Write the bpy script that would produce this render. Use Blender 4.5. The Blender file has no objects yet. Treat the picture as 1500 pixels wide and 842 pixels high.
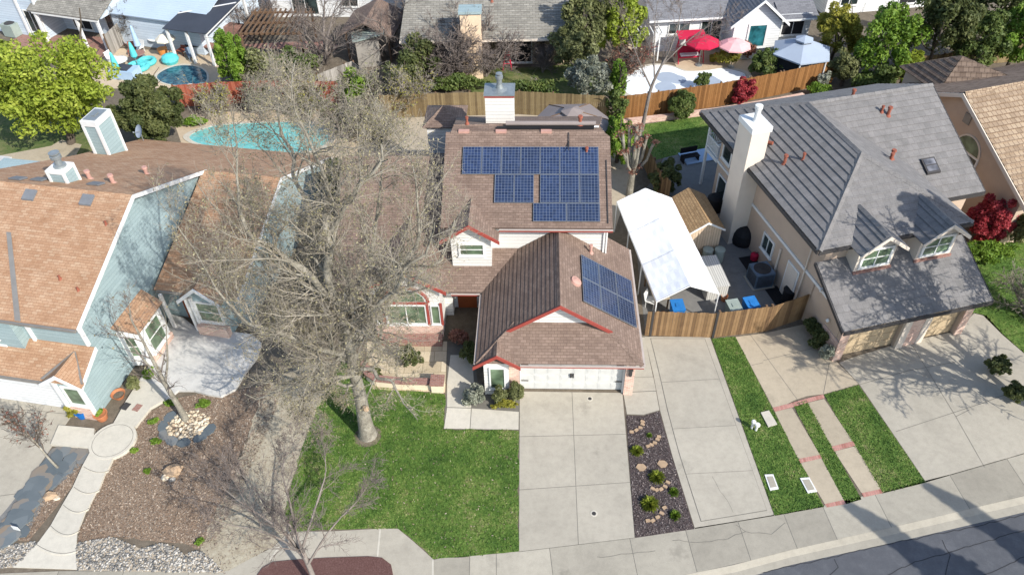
import bpy, math, random
import numpy as np
from mathutils import Vector, Matrix
random.seed(7)
RNG = np.random.default_rng(7)
scene = bpy.context.scene
COL = scene.collection
# ---------------------------------------------------------------- camera
F_PX, PITCH, ROLL, CAM_H = 1116.0, math.radians(43.0), math.radians(-1.48), 28.4
SN, CS = math.sin(PITCH), math.cos(PITCH)
RC, RS = math.cos(ROLL), math.sin(ROLL)
cd = bpy.data.cameras.new("camera"); cam = bpy.data.objects.new("camera", cd); COL.objects.link(cam)
right, down, fwd = Vector((1, 0, 0)), Vector((0, -SN, -CS)), Vector((0, CS, -SN))
ex = RC * right - RS * down
ey = RS * right + RC * down
m = Matrix((ex, -ey, -fwd)).transposed().to_4x4(); m.translation = (0, 0, CAM_H)
cam.matrix_world = m
cd.sensor_width = 36; cd.lens = F_PX / 1500 * 36; cd.clip_end = 1500; cd.clip_start = 0.5
scene.camera = cam

def ray(px, py):
    X, Y = (px - 750) / F_PX, (py - 421) / F_PX
    u, v = RC * X + RS * Y, -RS * X + RC * Y
    return u, CS - v * SN, -(SN + v * CS)
def P(px, py, z=0.0):
    """surveyed point: where the sight line of a photo point meets height z"""
    a, b, c = ray(px, py); t = (z - CAM_H) / c
    return (a * t, b * t, z)
def zat(px, py, Y):
    a, b, c = ray(px, py); t = Y / b
    return (a * t, Y, CAM_H + c * t)
def FR(o, deg):
    a = math.radians(deg); ca, sa = math.cos(a), math.sin(a)
    return lambda x, y, z=0.0: (o[0] + x * ca - y * sa, o[1] + x * sa + y * ca, z)

# ---------------------------------------------------------------- mesh builder
ORIG = {}
PIECES = {'post', 'rake_board', 'gutter', 'fascia', 'ridge_cap', 'brick_column', 'brick_facing', 'brick_base', 'downpipe', 'hinge', 'door_jamb', 'corner_trim', 'pole', 'flashing', 'conduit', 'ridge_vent', 'belt_trim'}
class MB:
    def __init__(s): s.v = []; s.f = []; s.t = []; s.m = []; s.sm = []; s.pc = []; s.lock = False
    def cut(s):
        if not s.lock: s.pc.append(len(s.f))
    def face(s, pts, tint=.5, mi=0, smooth=False):
        k = len(s.v); s.v += [tuple(p) for p in pts]; s.f.append(tuple(range(k, k + len(pts)))); s.t.append(tint); s.m.append(mi); s.sm.append(smooth)
    def box(s, W, x0, x1, y0, y1, z0, z1, tint=.5, mi=0):
        s.cut()
        c = [W(x, y, z) for z in (z0, z1) for y in (y0, y1) for x in (x0, x1)]
        for q in ((0, 2, 3, 1), (4, 5, 7, 6), (0, 1, 5, 4), (2, 6, 7, 3), (0, 4, 6, 2), (1, 3, 7, 5)):
            s.face([c[i] for i in q], tint, mi)
    def prism(s, poly, z0, z1, tint=.5, mi=0, bottom=True):
        poly = [(p[0], p[1]) for p in poly]
        A = sum(poly[i][0] * poly[(i + 1) % len(poly)][1] - poly[(i + 1) % len(poly)][0] * poly[i][1] for i in range(len(poly)))
        if A < 0: poly = poly[::-1]
        n = len(poly)
        s.face([(x, y, z1) for x, y in poly], tint, mi)
        if bottom: s.face([(x, y, z0) for x, y in poly[::-1]], tint, mi)
        for i in range(n):
            a, b = poly[i], poly[(i + 1) % n]
            s.face([(a[0], a[1], z0), (b[0], b[1], z0), (b[0], b[1], z1), (a[0], a[1], z1)], tint, mi)
    def sheet(s, poly, z, tint=.5, mi=0):
        poly = [(p[0], p[1], z) for p in poly]
        A = sum(poly[i][0] * poly[(i + 1) % len(poly)][1] - poly[(i + 1) % len(poly)][0] * poly[i][1] for i in range(len(poly)))
        if A < 0: poly = poly[::-1]
        s.face(poly, tint, mi)
    def slab(s, pts, off, tint=.5, mi=0):
        """planar polygon extruded by vector off"""
        s.cut()
        o = Vector(off); a = [Vector(p) for p in pts]; b = [p + o for p in a]; n = len(a)
        s.face(a, tint, mi); s.face(b[::-1], tint, mi)
        for i in range(n): s.face([a[i], b[i], b[(i + 1) % n], a[(i + 1) % n]], tint, mi)
    def tube(s, p0, p1, r0, r1=None, n=8, tint=.5, mi=0, smooth=True, caps=True):
        s.cut(); r1 = r0 if r1 is None else r1
        p0, p1 = Vector(p0), Vector(p1); d = (p1 - p0).normalized()
        a = d.orthogonal().normalized(); b = d.cross(a)
        A = [p0 + (a * math.cos(i * 2 * math.pi / n) + b * math.sin(i * 2 * math.pi / n)) * r0 for i in range(n)]
        B = [p1 + (a * math.cos(i * 2 * math.pi / n) + b * math.sin(i * 2 * math.pi / n)) * r1 for i in range(n)]
        for i in range(n): s.face([A[i], A[(i + 1) % n], B[(i + 1) % n], B[i]], tint, mi, smooth)
        if caps: s.face(A[::-1], tint, mi); s.face(B, tint, mi)
    def lathe(s, c, prof, n=16, tint=.5, mi=0, smooth=True, sx=1, sy=1):
        rings = [[(c[0] + r * sx * math.cos(i * 2 * math.pi / n), c[1] + r * sy * math.sin(i * 2 * math.pi / n), c[2] + z) for i in range(n)] for r, z in prof]
        for A, B in zip(rings, rings[1:]):
            for i in range(n): s.face([A[i], A[(i + 1) % n], B[(i + 1) % n], B[i]], tint, mi, smooth)
        if prof[0][0] > .001: s.face(rings[0][::-1], tint, mi)
        if prof[-1][0] > .001: s.face(rings[-1], tint, mi)
    def line(s, pts, w, z, tint=.5, mi=0):
        """thin strip on the ground along a polyline"""
        for a, b in zip(pts, pts[1:]):
            d = Vector((b[0] - a[0], b[1] - a[1])); L = d.length
            if L < 1e-5: continue
            q = Vector((-d.y, d.x)) / L * w / 2
            s.face([(a[0] - q.x, a[1] - q.y, z), (b[0] - q.x, b[1] - q.y, z), (b[0] + q.x, b[1] + q.y, z), (a[0] + q.x, a[1] + q.y, z)], tint, mi)
    def build(s, name, mats, parent=None, origin=None, **props):
        if name in PIECES and parent is not None and len(s.pc) > 1 and not getattr(s, 'one', False):
            o = None; cuts = s.pc + [len(s.f)]; cuts[0] = 0
            for a, b_ in zip(cuts, cuts[1:]):
                q = MB()
                for i in range(a, b_): q.face([s.v[k] for k in s.f[i]], s.t[i], s.m[i], s.sm[i])
                if q.f: o = q.build(name, mats, parent, origin, **props)
            return o
        if origin is None:
            if parent is not None: origin = ORIG[parent.name]
            else:
                V = np.array(s.v); origin = (float(V[:, 0].mean()), float(V[:, 1].mean()), float(V[:, 2].min()))
        me = bpy.data.meshes.new(name)
        me.from_pydata([(x - origin[0], y - origin[1], z - origin[2]) for x, y, z in s.v], [], s.f)
        if not isinstance(mats, (list, tuple)): mats = [mats]
        for mt in mats: me.materials.append(mt)
        me.polygons.foreach_set("material_index", s.m)
        me.polygons.foreach_set("use_smooth", s.sm)
        at = me.attributes.new("tint", 'FLOAT', 'FACE'); at.data.foreach_set("value", [float(x) for x in s.t])
        uv = me.uv_layers.new(name="UVMap"); arr = []
        for poly, f in zip(me.polygons, s.f):
            n = poly.normal
            if n.z < -0.01: n = -n
            u = Vector((0, 0, 1)).cross(n)
            u = Vector((1, 0, 0)) if u.length < .02 else u.normalized()
            w = n.cross(u)
            for i in f:
                p = Vector(s.v[i]); arr += [p.dot(u), p.dot(w)]
        uv.data.foreach_set("uv", arr)
        return link(name, me, parent, origin, **props)

def link(name, me, parent, origin, **props):
    o = bpy.data.objects.new(name, me); COL.objects.link(o)
    if parent is not None:
        po = ORIG[parent.name]; o.parent = parent
        o.location = (origin[0] - po[0], origin[1] - po[1], origin[2] - po[2])
    else: o.location = origin
    ORIG[o.name] = origin
    for k, v in props.items(): o[{'cat': 'category'}.get(k, k)] = v
    return o
def thing(name, label, cat, loc, group=None):
    o = bpy.data.objects.new(name, None); COL.objects.link(o); o.location = loc; o.empty_display_size = .3
    ORIG[o.name] = tuple(loc); o['label'] = label; o['category'] = cat
    if group: o['group'] = group
    return o
def fast_mesh(name, V, Fc, mat, parent=None, tint=None, smooth=False, origin=None, uv=None, **props):
    """V (n,3), Fc (m,k) equal-size faces"""
    V = np.asarray(V, dtype=np.float64)
    if origin is None: origin = ORIG[parent.name] if parent is not None else (float(V[:, 0].mean()), float(V[:, 1].mean()), float(V[:, 2].min()))
    V = (V - np.array(origin)).astype(np.float32); Fc = np.asarray(Fc, dtype=np.int32); mm, k = Fc.shape
    me = bpy.data.meshes.new(name)
    me.vertices.add(len(V)); me.vertices.foreach_set("co", V.ravel())
    me.loops.add(mm * k); me.loops.foreach_set("vertex_index", Fc.ravel())
    me.polygons.add(mm); me.polygons.foreach_set("loop_start", np.arange(0, mm * k, k, dtype=np.int32)); me.polygons.foreach_set("loop_total", np.full(mm, k, dtype=np.int32))
    if smooth: me.polygons.foreach_set("use_smooth", np.ones(mm, dtype=bool))
    me.materials.append(mat)
    me.update(calc_edges=True)
    at = me.attributes.new("tint", 'FLOAT', 'FACE'); at.data.foreach_set("value", (np.full(mm, .5) if tint is None else tint).astype(np.float32))
    return link(name, me, parent, origin, **props)
def dup(root, delta=None, label=None):
    def cp(o, par):
        c = o.copy(); COL.objects.link(c); ORIG[c.name] = ORIG.get(o.name, (0, 0, 0))
        if par is not None: c.parent = par
        for ch in list(o.children): cp(ch, c)
        return c
    kids = cp(root, None)
    if label: kids['label'] = label
    return kids

# ---------------------------------------------------------------- materials
def lin(h):
    h = h.lstrip('#'); r = [int(h[i:i + 2], 16) / 255 for i in (0, 2, 4)]
    return tuple((c / 12.92 if c <= .04045 else ((c + .055) / 1.055) ** 2.4) for c in r) + (1,)
def G(r, g, b): return (r, g, b, 1)
class NT:
    def __init__(s, name):
        s.mat = bpy.data.materials.new(name); s.mat.use_nodes = True; s.t = s.mat.node_tree; s.n = s.t.nodes
        s.p = s.n["Principled BSDF"]; s.p.inputs['Specular IOR Level'].default_value = .3
        s.geo = None
    def add(s, ty, **kw):
        x = s.n.new(ty)
        for k, v in kw.items(): setattr(x, k, v)
        return x
    def l(s, a, b): s.t.links.new(a, b)
    def pos(s):
        if s.geo is None: s.geo = s.add('ShaderNodeNewGeometry')
        return s.geo.outputs['Position']
    def noise(s, scale, detail=4, rough=.6, vec=None, dist=0):
        x = s.add('ShaderNodeTexNoise'); x.inputs['Scale'].default_value = scale; x.inputs['Detail'].default_value = detail; x.inputs['Roughness'].default_value = rough; x.inputs['Distortion'].default_value = dist
        s.l(vec if vec is not None else s.pos(), x.inputs['Vector']); return x.outputs['Fac']
    def ramp(s, fac, stops):
        x = s.add('ShaderNodeValToRGB'); e = x.color_ramp.elements
        while len(e) < len(stops): e.new(.5)
        for q, (p, c) in zip(e, stops): q.position = p; q.color = c
        s.l(fac, x.inputs['Fac']); return x.outputs['Color']
    def mix(s, f, a, b, mode='MIX'):
        x = s.add('ShaderNodeMix', data_type='RGBA', blend_type=mode)
        for v, i in ((f, 0), (a, 6), (b, 7)):
            if hasattr(v, 'is_linked') or hasattr(v, 'links'): s.l(v, x.inputs[i])
            else: x.inputs[i].default_value = v
        return x.outputs[2]
    def math(s, op, a, b=0.0):
        x = s.add('ShaderNodeMath', operation=op)
        for v, i in ((a, 0), (b, 1)):
            if hasattr(v, 'links'): s.l(v, x.inputs[i])
            else: x.inputs[i].default_value = v
        return x.outputs[0]
    def attr(s, nm='tint'):
        x = s.add('ShaderNodeAttribute'); x.attribute_name = nm; return x.outputs['Fac']
    def uv(s): return s.add('ShaderNodeUVMap').outputs['UV']
    def bump(s, h, strength=.3, dist=.02):
        x = s.add('ShaderNodeBump'); x.inputs['Strength'].default_value = strength; x.inputs['Distance'].default_value = dist
        s.l(h, x.inputs['Height']); s.l(x.outputs['Normal'], s.p.inputs['Normal'])
    def out(s, col, rough=.85, metal=0):
        if hasattr(col, 'links'): s.l(col, s.p.inputs['Base Color'])
        else: s.p.inputs['Base Color'].default_value = col
        s.p.inputs['Roughness'].default_value = rough; s.p.inputs['Metallic'].default_value = metal
        return s.mat
def sc(c, k): return (min(1, c[0] * k), min(1, c[1] * k), min(1, c[2] * k), 1)

def mat_plain(name, col, rough=.6, metal=0, var=.12, scale=3, bump=0):
    t = NT(name); n = t.noise(scale, 5)
    c = t.ramp(n, [(.25, sc(col, 1 - var)), (.75, sc(col, 1 + var))])
    if bump: t.bump(t.noise(scale * 12, 3), bump, .02)
    return t.out(c, rough, metal)
def mat_tint(name, c0, c1, rough=.8, metal=0, nscale=2, namt=.35, c2=None, bump=0):
    """colour varies per piece (tint attribute) plus a soft noise"""
    t = NT(name); f = t.math('ADD', t.math('MULTIPLY', t.attr(), 1 - namt), t.math('MULTIPLY', t.noise(nscale, 3), namt))
    stops = [(.15, c0), (.85, c1)] if c2 is None else [(.12, c0), (.5, c1), (.9, c2)]
    if bump: t.bump(t.noise(nscale * 10, 3), bump, .02)
    return t.out(t.ramp(f, stops), rough, metal)
def mat_leaf(name, c0, c1, c2):
    t = NT(name); f = t.math('ADD', t.math('MULTIPLY', t.attr(), .6), t.math('MULTIPLY', t.noise(.9, 3), .4))
    col = t.ramp(f, [(.2, c0), (.5, c1), (.82, c2)])
    t.l(col, t.p.inputs['Base Color']); t.p.inputs['Roughness'].default_value = .6
    tr = t.add('ShaderNodeBsdfTranslucent'); t.l(t.mix(.5, col, sc(c2, 1.2)), tr.inputs['Color'])
    ms = t.add('ShaderNodeMixShader'); ms.inputs[0].default_value = .3
    t.l(t.p.outputs[0], ms.inputs[1]); t.l(tr.outputs[0], ms.inputs[2]); t.l(ms.outputs[0], t.n['Material Output'].inputs[0])
    return t.mat
def mat_brick(name, c1, c2, cm, w, h, mortar=.01, off=.5, rough=.85, namt=.25, nscale=1.2, bump=.3, c3=None, squash=1):
    t = NT(name); b = t.add('ShaderNodeTexBrick'); b.offset = off; b.squash = squash
    for k, v in (('Color1', G(0, 0, 0)), ('Color2', G(1, 1, 1)), ('Mortar', G(.5, .5, .5)), ('Scale', 1), ('Mortar Size', mortar), ('Mortar Smooth', .2), ('Brick Width', w), ('Row Height', h), ('Bias', 0)): b.inputs[k].default_value = v
    t.l(t.uv(), b.inputs['Vector'])
    r = t.ramp(b.outputs['Color'], [(0, c1), (.55, c2), (1, c3 or c2)])
    n = t.noise(nscale, 5, .65); n2 = t.noise(26, 2)
    r = t.mix(namt, r, t.ramp(n, [(.3, sc(c1, .75)), (.7, sc(c3 or c2, 1.12))]))
    r = t.mix(.3, r, t.ramp(n2, [(.3, G(.3, .3, .3)), (.7, G(.75, .75, .75))]), 'OVERLAY')
    col = t.mix(b.outputs['Fac'], r, cm)
    if bump: t.bump(t.math('SUBTRACT', t.math('MULTIPLY', n2, .5), b.outputs['Fac']), bump, .012)
    return t.out(col, rough)
def mat_ground(name, stops, s1, s2, bump=.3, rough=.95, s3=.35, a3=.35):
    t = NT(name); n1 = t.noise(s1, 6, .7); n2 = t.noise(s2, 3, .7); n3 = t.noise(s3, 4, .55)
    f = t.math('ADD', t.math('ADD', t.math('MULTIPLY', n1, .45), t.math('MULTIPLY', n2, .55 - a3 * .5)), t.math('MULTIPLY', n3, a3 * .5))
    t.bump(n2, bump, .03)
    return t.out(t.ramp(f, stops), rough)
def mat_concrete(name, c, dark=.72, light=1.15, warm=None):
    t = NT(name); n1 = t.noise(.55, 6, .65, dist=.6); n2 = t.noise(3.2, 6, .7); n3 = t.noise(70, 2)
    col = t.ramp(n1, [(.28, sc(c, dark)), (.5, c), (.75, sc(c, light))])
    col = t.mix(.4, col, t.ramp(n2, [(.3, sc(c, .58)), (.55, c), (.8, sc(warm or c, 1.2))]))
    st_ = t.noise(.16, 3, .5); vo = t.add('ShaderNodeTexVoronoi'); vo.inputs['Scale'].default_value = .42; t.l(t.pos(), vo.inputs['Vector'])
    blot = t.ramp(t.math('ADD', vo.outputs['Distance'], t.math('MULTIPLY', n2, .45)), [(.24, G(1, 1, 1)), (.4, G(0, 0, 0))])
    col = t.mix(t.math('MULTIPLY', blot, .6), col, sc(c, .5))
    col = t.mix(.3, col, t.ramp(st_, [(.35, sc(c, .8)), (.65, sc(c, 1.12))]))
    col = t.mix(.2, col, t.ramp(n3, [(.3, G(.25, .25, .25)), (.7, G(.8, .8, .8))]), 'OVERLAY')
    tn = t.math('ADD', .8, t.math('MULTIPLY', t.attr(), .4))
    cc = t.add('ShaderNodeCombineColor');
    for i in range(3): t.l(tn, cc.inputs[i])
    col = t.mix(1.0, col, cc.outputs[0], 'MULTIPLY')
    t.bump(n3, .15, .01)
    return t.out(col, .9)
def mat_glass(name, c=G(.02, .03, .03), rough=.04):
    t = NT(name); t.p.inputs['Specular IOR Level'].default_value = .8
    return t.out(t.ramp(t.noise(1.3, 2), [(.35, sc(c, .5)), (.7, sc(c, 2))]), rough)
def mat_bark(name, c0, c1, c2=None):
    t = NT(name); n = t.noise(2.2, 6, .7); n2 = t.noise(14, 4)
    f = t.math('ADD', t.math('MULTIPLY', n, .6), t.math('MULTIPLY', n2, .4))
    t.bump(n2, .6, .03)
    return t.out(t.ramp(f, [(.3, c0), (.55, c1), (.7, c2 or c1)]), .9)

MT = {}
MT['shingle_brown'] = mat_brick('brown_shingles', lin('#6b5a50'), lin('#79675b'), lin('#5c4c43'), .28, .135, .01, .5, namt=.42, c3=lin('#877468'))
MT['shingle_orange'] = mat_brick('orange_shingles', lin('#977256'), lin('#a58164'), lin('#86664d'), .28, .135, .009, .5, namt=.42, c3=lin('#af947a'))
MT['tile_grey'] = mat_brick('grey_slates', lin('#6c6a68'), lin('#757270'), lin('#605e5d'), .34, .38, .008, .37, namt=.45, c3=lin('#7d7a78'), nscale=2.2)
MT['tile_tan'] = mat_brick('tan_tiles', lin('#84705b'), lin('#9a8670'), lin('#6d5a49'), .3, .33, .022, .5, namt=.3, c3=lin('#a9967e'))
MT['tile_dark'] = mat_brick('dark_brown_tiles', lin('#5c4d42'), lin('#77675a'), lin('#4a3d35'), .32, .33, .018, .5, namt=.25)
MT['shingle_grey'] = mat_brick('grey_shingles', lin('#737068'), lin('#87837a'), lin('#646059'), .45, .2, .016, .5, namt=.4, c3=lin('#98948a'))
MT['shingle_slate'] = mat_brick('slate_grey_shingles', lin('#67676a'), lin('#7b7b7e'), lin('#5a5a5e'), .4, .17, .01, .5, namt=.25)
MT['cream'] = mat_brick('cream_siding', lin('#cfcdc8'), lin('#d8d6d0'), lin('#aeaba5'), 60, .2, .012, 0, .7, namt=.1, bump=.5)
MT['blue'] = mat_brick('blue_grey_siding', lin('#899b9d'), lin('#93a5a7'), lin('#7e8e90'), 60, .2, .01, 0, .75, namt=.2, bump=.4)
MT['taupe'] = mat_plain('taupe_stucco', lin('#b5a18e'), .9, var=.07, scale=1.2, bump=.25)
MT['taupe_light'] = mat_plain('pale_chimney_stucco', lin('#cfc3b4'), .9, var=.06, scale=1.2, bump=.25)
MT['white'] = mat_plain('white_paint', lin('#d6d6d3'), .55, var=.05)
MT['gutter'] = mat_plain('pale_taupe_gutter', lin('#b3a79e'), .5, var=.1)
MT['white_siding'] = mat_brick('white_siding', lin('#cfd0d0'), lin('#d8d9d8'), lin('#adaeae'), 60, .2, .012, 0, .7, namt=.1, bump=.4)
MT['pale_blue'] = mat_brick('pale_blue_siding', lin('#b4c0cc'), lin('#c0ccd6'), lin('#9fabb6'), 60, .22, .012, 0, .7, namt=.12, bump=.4)
MT['red_trim'] = mat_plain('red_trim_paint', lin('#93443b'), .65, var=.12)
MT['dark_trim'] = mat_plain('dark_trim_paint', lin('#3c3a3a'), .6)
MT['grey_metal'] = mat_plain('grey_galvanised_metal', lin('#8f9596'), .45, .5, var=.2)
MT['flash'] = mat_plain('grey_flashing', lin('#8a8680'), .5, .3)
MT['brick_pink'] = mat_brick('pale_pink_brick', lin('#b08070'), lin('#c9a08e'), lin('#c9bdb0'), .21, .075, .012, .5, namt=.3, c3=lin('#d8bba8'))
MT['brick_red'] = mat_brick('red_brick', lin('#7a5147'), lin('#956b5f'), lin('#93857c'), .2, .09, .01, .5, namt=.25)
MT['brick_soldier'] = mat_brick('brick_edging', lin('#955e52'), lin('#b5857a'), lin('#8f7d73'), .1, .5, .008, 0, namt=.25)
MT['glass'] = mat_glass('window_glass')
MT['glass_green'] = mat_glass('green_tinted_glass', G(.085, .125, .075), .22)
MT['glass_teal'] = mat_glass('teal_window_shade', G(.02, .11, .13), .2)
MT['dark'] = mat_plain('dark_recess', G(.02, .02, .022), .9)
MT['black'] = mat_plain('black_cover', G(.012, .012, .014), .7, bump=.3)
MT['concrete'] = mat_concrete('driveway_concrete', G(.385, .352, .288))
MT['concrete_pale'] = mat_concrete('pale_concrete', G(.5, .465, .39), .85, 1.1)
MT['concrete_warm'] = mat_concrete('warm_concrete', G(.415, .352, .26), .8, 1.12)
MT['concrete_grey'] = mat_concrete('grey_concrete', G(.33, .302, .245))
MT['concrete_shade'] = mat_concrete('shade_darkened_concrete', G(.19, .185, .175))  # side yard concrete with its shade painted into a darker base colour
MT['slate_dust'] = mat_ground('slate_grit', [(.3, G(.09, .095, .1)), (.5, G(.17, .17, .165)), (.7, G(.27, .25, .22))], 4, 30, .4)
MT['stamped'] = mat_concrete('stamped_concrete', G(.52, .505, .47), .7, 1.12)
MT['patio_tan'] = mat_brick('flagstone_patio', lin('#a99a80'), lin('#bfb096'), lin('#8d8069'), .9, .7, .015, .4, namt=.35, c3=lin('#cdbfa5'))
MT['pool_deck'] = mat_concrete('pool_deck_concrete', G(.50, .40, .28), .8, 1.15)
MT['joint'] = mat_plain('concrete_joint', G(.15, .14, .12), .95)
MT['asphalt'] = mat_ground('asphalt', [(.28, G(.062, .066, .076)), (.5, G(.088, .092, .102)), (.72, G(.145, .148, .158))], 2.2, 90, .45, .8)
MT['asphalt_seam'] = mat_plain('tar_seam', G(.035, .035, .038), .7)
MT['vent_grey'] = mat_plain('grey_roof_vent', lin('#6f7276'), .8)
MT['soil'] = mat_ground('bare_soil', [(.3, G(.07, .055, .04)), (.5, G(.14, .115, .085)), (.7, G(.24, .2, .15))], 3, 25, .4)
MT['mulch'] = mat_ground('bark_mulch', [(.32, G(.135, .09, .064)), (.48, G(.23, .16, .11)), (.62, G(.315, .237, .17)), (.78, G(.41, .335, .26))], 14, 45, .8)
MT['gravel_rough'] = mat_ground('dry_granite_and_grass', [(.28, G(.16, .125, .085)), (.42, G(.28, .235, .165)), (.52, G(.38, .335, .25)), (.62, G(.44, .40, .30)), (.75, G(.55, .5, .41))], 5, 40, .6, s3=.7, a3=.6)
MT['mulch_dark'] = mat_ground('dark_bark_mulch', [(.32, G(.025, .018, .018)), (.5, G(.07, .052, .05)), (.72, G(.17, .14, .135))], 16, 50, .8)
MT['mulch_red'] = mat_ground('red_bark_mulch', [(.32, G(.05, .02, .018)), (.5, G(.12, .06, .052)), (.72, G(.22, .14, .125))], 16, 50, .8)
MT['gravel'] = mat_ground('decomposed_granite', [(.3, G(.22, .175, .125)), (.46, G(.37, .31, .23)), (.58, G(.45, .385, .295)), (.75, G(.55, .48, .38))], 10, 40, .5, s3=.5, a3=.5)
MT['lawn'] = mat_ground('lawn_turf', [(.30, G(.035, .068, .014)), (.43, G(.065, .115, .024)), (.53, G(.1, .155, .036)), (.63, G(.15, .185, .06)), (.74, G(.25, .22, .11))], 2.0, 28, .9, s3=.55, a3=.6)
def mat_turf(name, blade):
    t = NT(name); n = t.noise(.75, 5, .62); n2 = t.noise(4.5, 4, .7); n3 = t.noise(.23, 3)
    f = t.math('ADD', t.math('MULTIPLY', n, 1.3), t.math('ADD', t.math('MULTIPLY', n2, 1.0), t.math('MULTIPLY', n3, .7)))
    f = t.math('ADD', t.math('MULTIPLY', t.math('SUBTRACT', f, 1.5), .95), t.math('MULTIPLY', t.attr() if blade else t.noise(40, 3, .8), .5))
    f = t.math('ADD', f, .25)
    if not blade: t.bump(t.noise(40, 3, .8), .9, .03)
    return t.out(t.ramp(f, [(.08, G(.034, .078, .013)), (.36, G(.068, .135, .021)), (.6, G(.115, .19, .034)), (.78, G(.18, .218, .064)), (.92, G(.30, .265, .14))]), .8)
MT['lawn'] = mat_turf('lawn_turf_patchy', False)
MT['grass_old'] = mat_tint('grass_blades', G(.045, .09, .016), G(.105, .175, .036), .7, c2=G(.2, .23, .08), nscale=.8, namt=.6)
MT['grass'] = mat_turf('grass_blades_patchy', True)
MT['weeds'] = mat_ground('rough_grass', [(.3, G(.035, .06, .014)), (.46, G(.08, .12, .03)), (.58, G(.17, .165, .07)), (.72, G(.3, .26, .16))], 2.2, 20, .8, s3=.4, a3=.6)
MT['wood_fence'] = mat_tint('weathered_fence_boards', lin('#5c4733'), lin('#7d6345'), .85, c2=lin('#977b5a'), nscale=3, namt=.4)
MT['wood_golden'] = mat_tint('golden_fence_boards', lin('#684726'), lin('#805932'), .8, c2=lin('#946b40'), nscale=3, namt=.4)
MT['wood_olive'] = mat_tint('greyed_fence_boards', lin('#5e4f38'), lin('#776649'), .85, c2=lin('#8f7e5c'), nscale=3, namt=.4)
MT['wood_red'] = mat_tint('red_stained_boards', lin('#7d3d2e'), lin('#944c3a'), .8, c2=lin('#a8664f'), nscale=2, namt=.4)
MT['wood_grey'] = mat_tint('grey_weathered_wood', lin('#6d6862'), lin('#8f8a82'), .9, c2=lin('#aaa59d'), nscale=3)
MT['wood_brown'] = mat_plain('brown_wood', lin('#6b5542'), .8, var=.25, scale=6)
MT['bark_pale'] = mat_bark('pale_lichen_bark', G(.09, .08, .06), G(.26, .24, .195), G(.42, .40, .34))
MT['twig_pale'] = mat_bark('pale_twig', G(.19, .165, .13), G(.315, .28, .225), G(.41, .375, .31))
MT['bark_dark'] = mat_bark('dark_bark', G(.05, .038, .028), G(.11, .088, .068), G(.17, .14, .11))
MT['bark_grey'] = mat_bark('grey_bark', G(.12, .1, .085), G(.22, .19, .165), G(.3, .27, .24))
MT['twig_grey'] = mat_bark('grey_twig', G(.10, .082, .07), G(.2, .165, .145), G(.27, .225, .2))
MT['bud'] = mat_leaf('yellow_green_buds', G(.16, .14, .09), G(.29, .255, .14), G(.40, .365, .22))
MT['leaf_bright'] = mat_leaf('bright_spring_leaves', G(.11, .15, .016), G(.26, .33, .035), G(.42, .46, .08))
MT['leaf_lime'] = mat_leaf('lime_leaves', G(.06, .12, .012), G(.14, .24, .025), G(.24, .33, .05))
MT['leaf_mid'] = mat_leaf('mid_green_leaves', G(.04, .065, .016), G(.1, .145, .034), G(.2, .235, .07))
MT['leaf_dark'] = mat_leaf('dark_green_leaves', G(.034, .05, .016), G(.085, .105, .032), G(.17, .18, .065))
MT['leaf_olive'] = mat_leaf('olive_leaves', G(.06, .07, .025), G(.145, .16, .06), G(.26, .265, .12))
MT['leaf_silver'] = mat_leaf('silvery_leaves', G(.1, .115, .075), G(.24, .255, .19), G(.42, .43, .36))
MT['leaf_red'] = mat_leaf('red_leaves', G(.10, .012, .014), G(.22, .028, .032), G(.36, .07, .075))
MT['leaf_crimson'] = mat_leaf('crimson_leaves', G(.16, .014, .02), G(.34, .035, .045), G(.5, .1, .11))
MT['leaf_yellow'] = mat_leaf('yellow_green_leaves', G(.12, .12, .02), G(.26, .25, .035), G(.4, .36, .06))
MT['leaf_rust'] = mat_leaf('rusty_sprouts', G(.14, .05, .035), G(.27, .12, .085), G(.38, .22, .15))
MT['rock'] = mat_tint('river_pebbles', G(.10, .10, .098), G(.245, .23, .205), .75, c2=G(.48, .45, .4), nscale=5, namt=.15)
MT['boulder'] = mat_plain('tan_boulder', lin('#a58d73'), .9, var=.2, scale=4, bump=.4)
MT['pale_rock'] = mat_tint('tan_cobbles', G(.36, .28, .19), G(.55, .46, .33), .85, c2=G(.65, .57, .44), nscale=5, namt=.2)
MT['slate'] = mat_tint('slate_flagstones', lin('#545c60'), lin('#6c7376'), .75, c2=lin('#857562'), nscale=1.5, namt=.3)
MT['chip'] = mat_tint('bark_chips', G(.13, .092, .065), G(.245, .185, .136), .9, c2=G(.40, .33, .26), nscale=2, namt=.15)
MT['chip_dark'] = mat_tint('dark_bark_chips', G(.03, .024, .024), G(.1, .08, .075), .9, c2=G(.26, .22, .205), nscale=2, namt=.1)
MT['canvas'] = mat_plain('white_tarpaulin', lin('#eceef0'), .55, var=.05, scale=1.5, bump=.12)
MT['alu'] = mat_plain('aluminium', lin('#8d939b'), .4, .6, var=.08)
MT['bin_blue'] = mat_plain('blue_plastic', lin('#2c74b8'), .45, var=.1)
MT['bin_grey'] = mat_plain('grey_plastic', lin('#8f9a93'), .55, var=.12)
MT['ac'] = mat_plain('grey_blue_metal', lin('#66788a'), .5, .3, var=.15)
MT['shed'] = mat_brick('beige_shed_boards', lin('#bfa88e'), lin('#cbb59a'), lin('#95826d'), .15, 60, .012, 0, .8, namt=.15)
MT['shed_roof'] = mat_brick('tan_shed_shingles', lin('#8d7150'), lin('#a58863'), lin('#735a40'), .3, .15, .012, .5, namt=.3)
MT['resin'] = mat_brick('grey_resin_slats', lin('#b7b5ae'), lin('#c2c0b9'), lin('#8f8d88'), .12, 60, .015, 0, .6, namt=.1)
MT['terracotta'] = mat_plain('terracotta', lin('#b0714d'), .8, var=.2)
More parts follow.
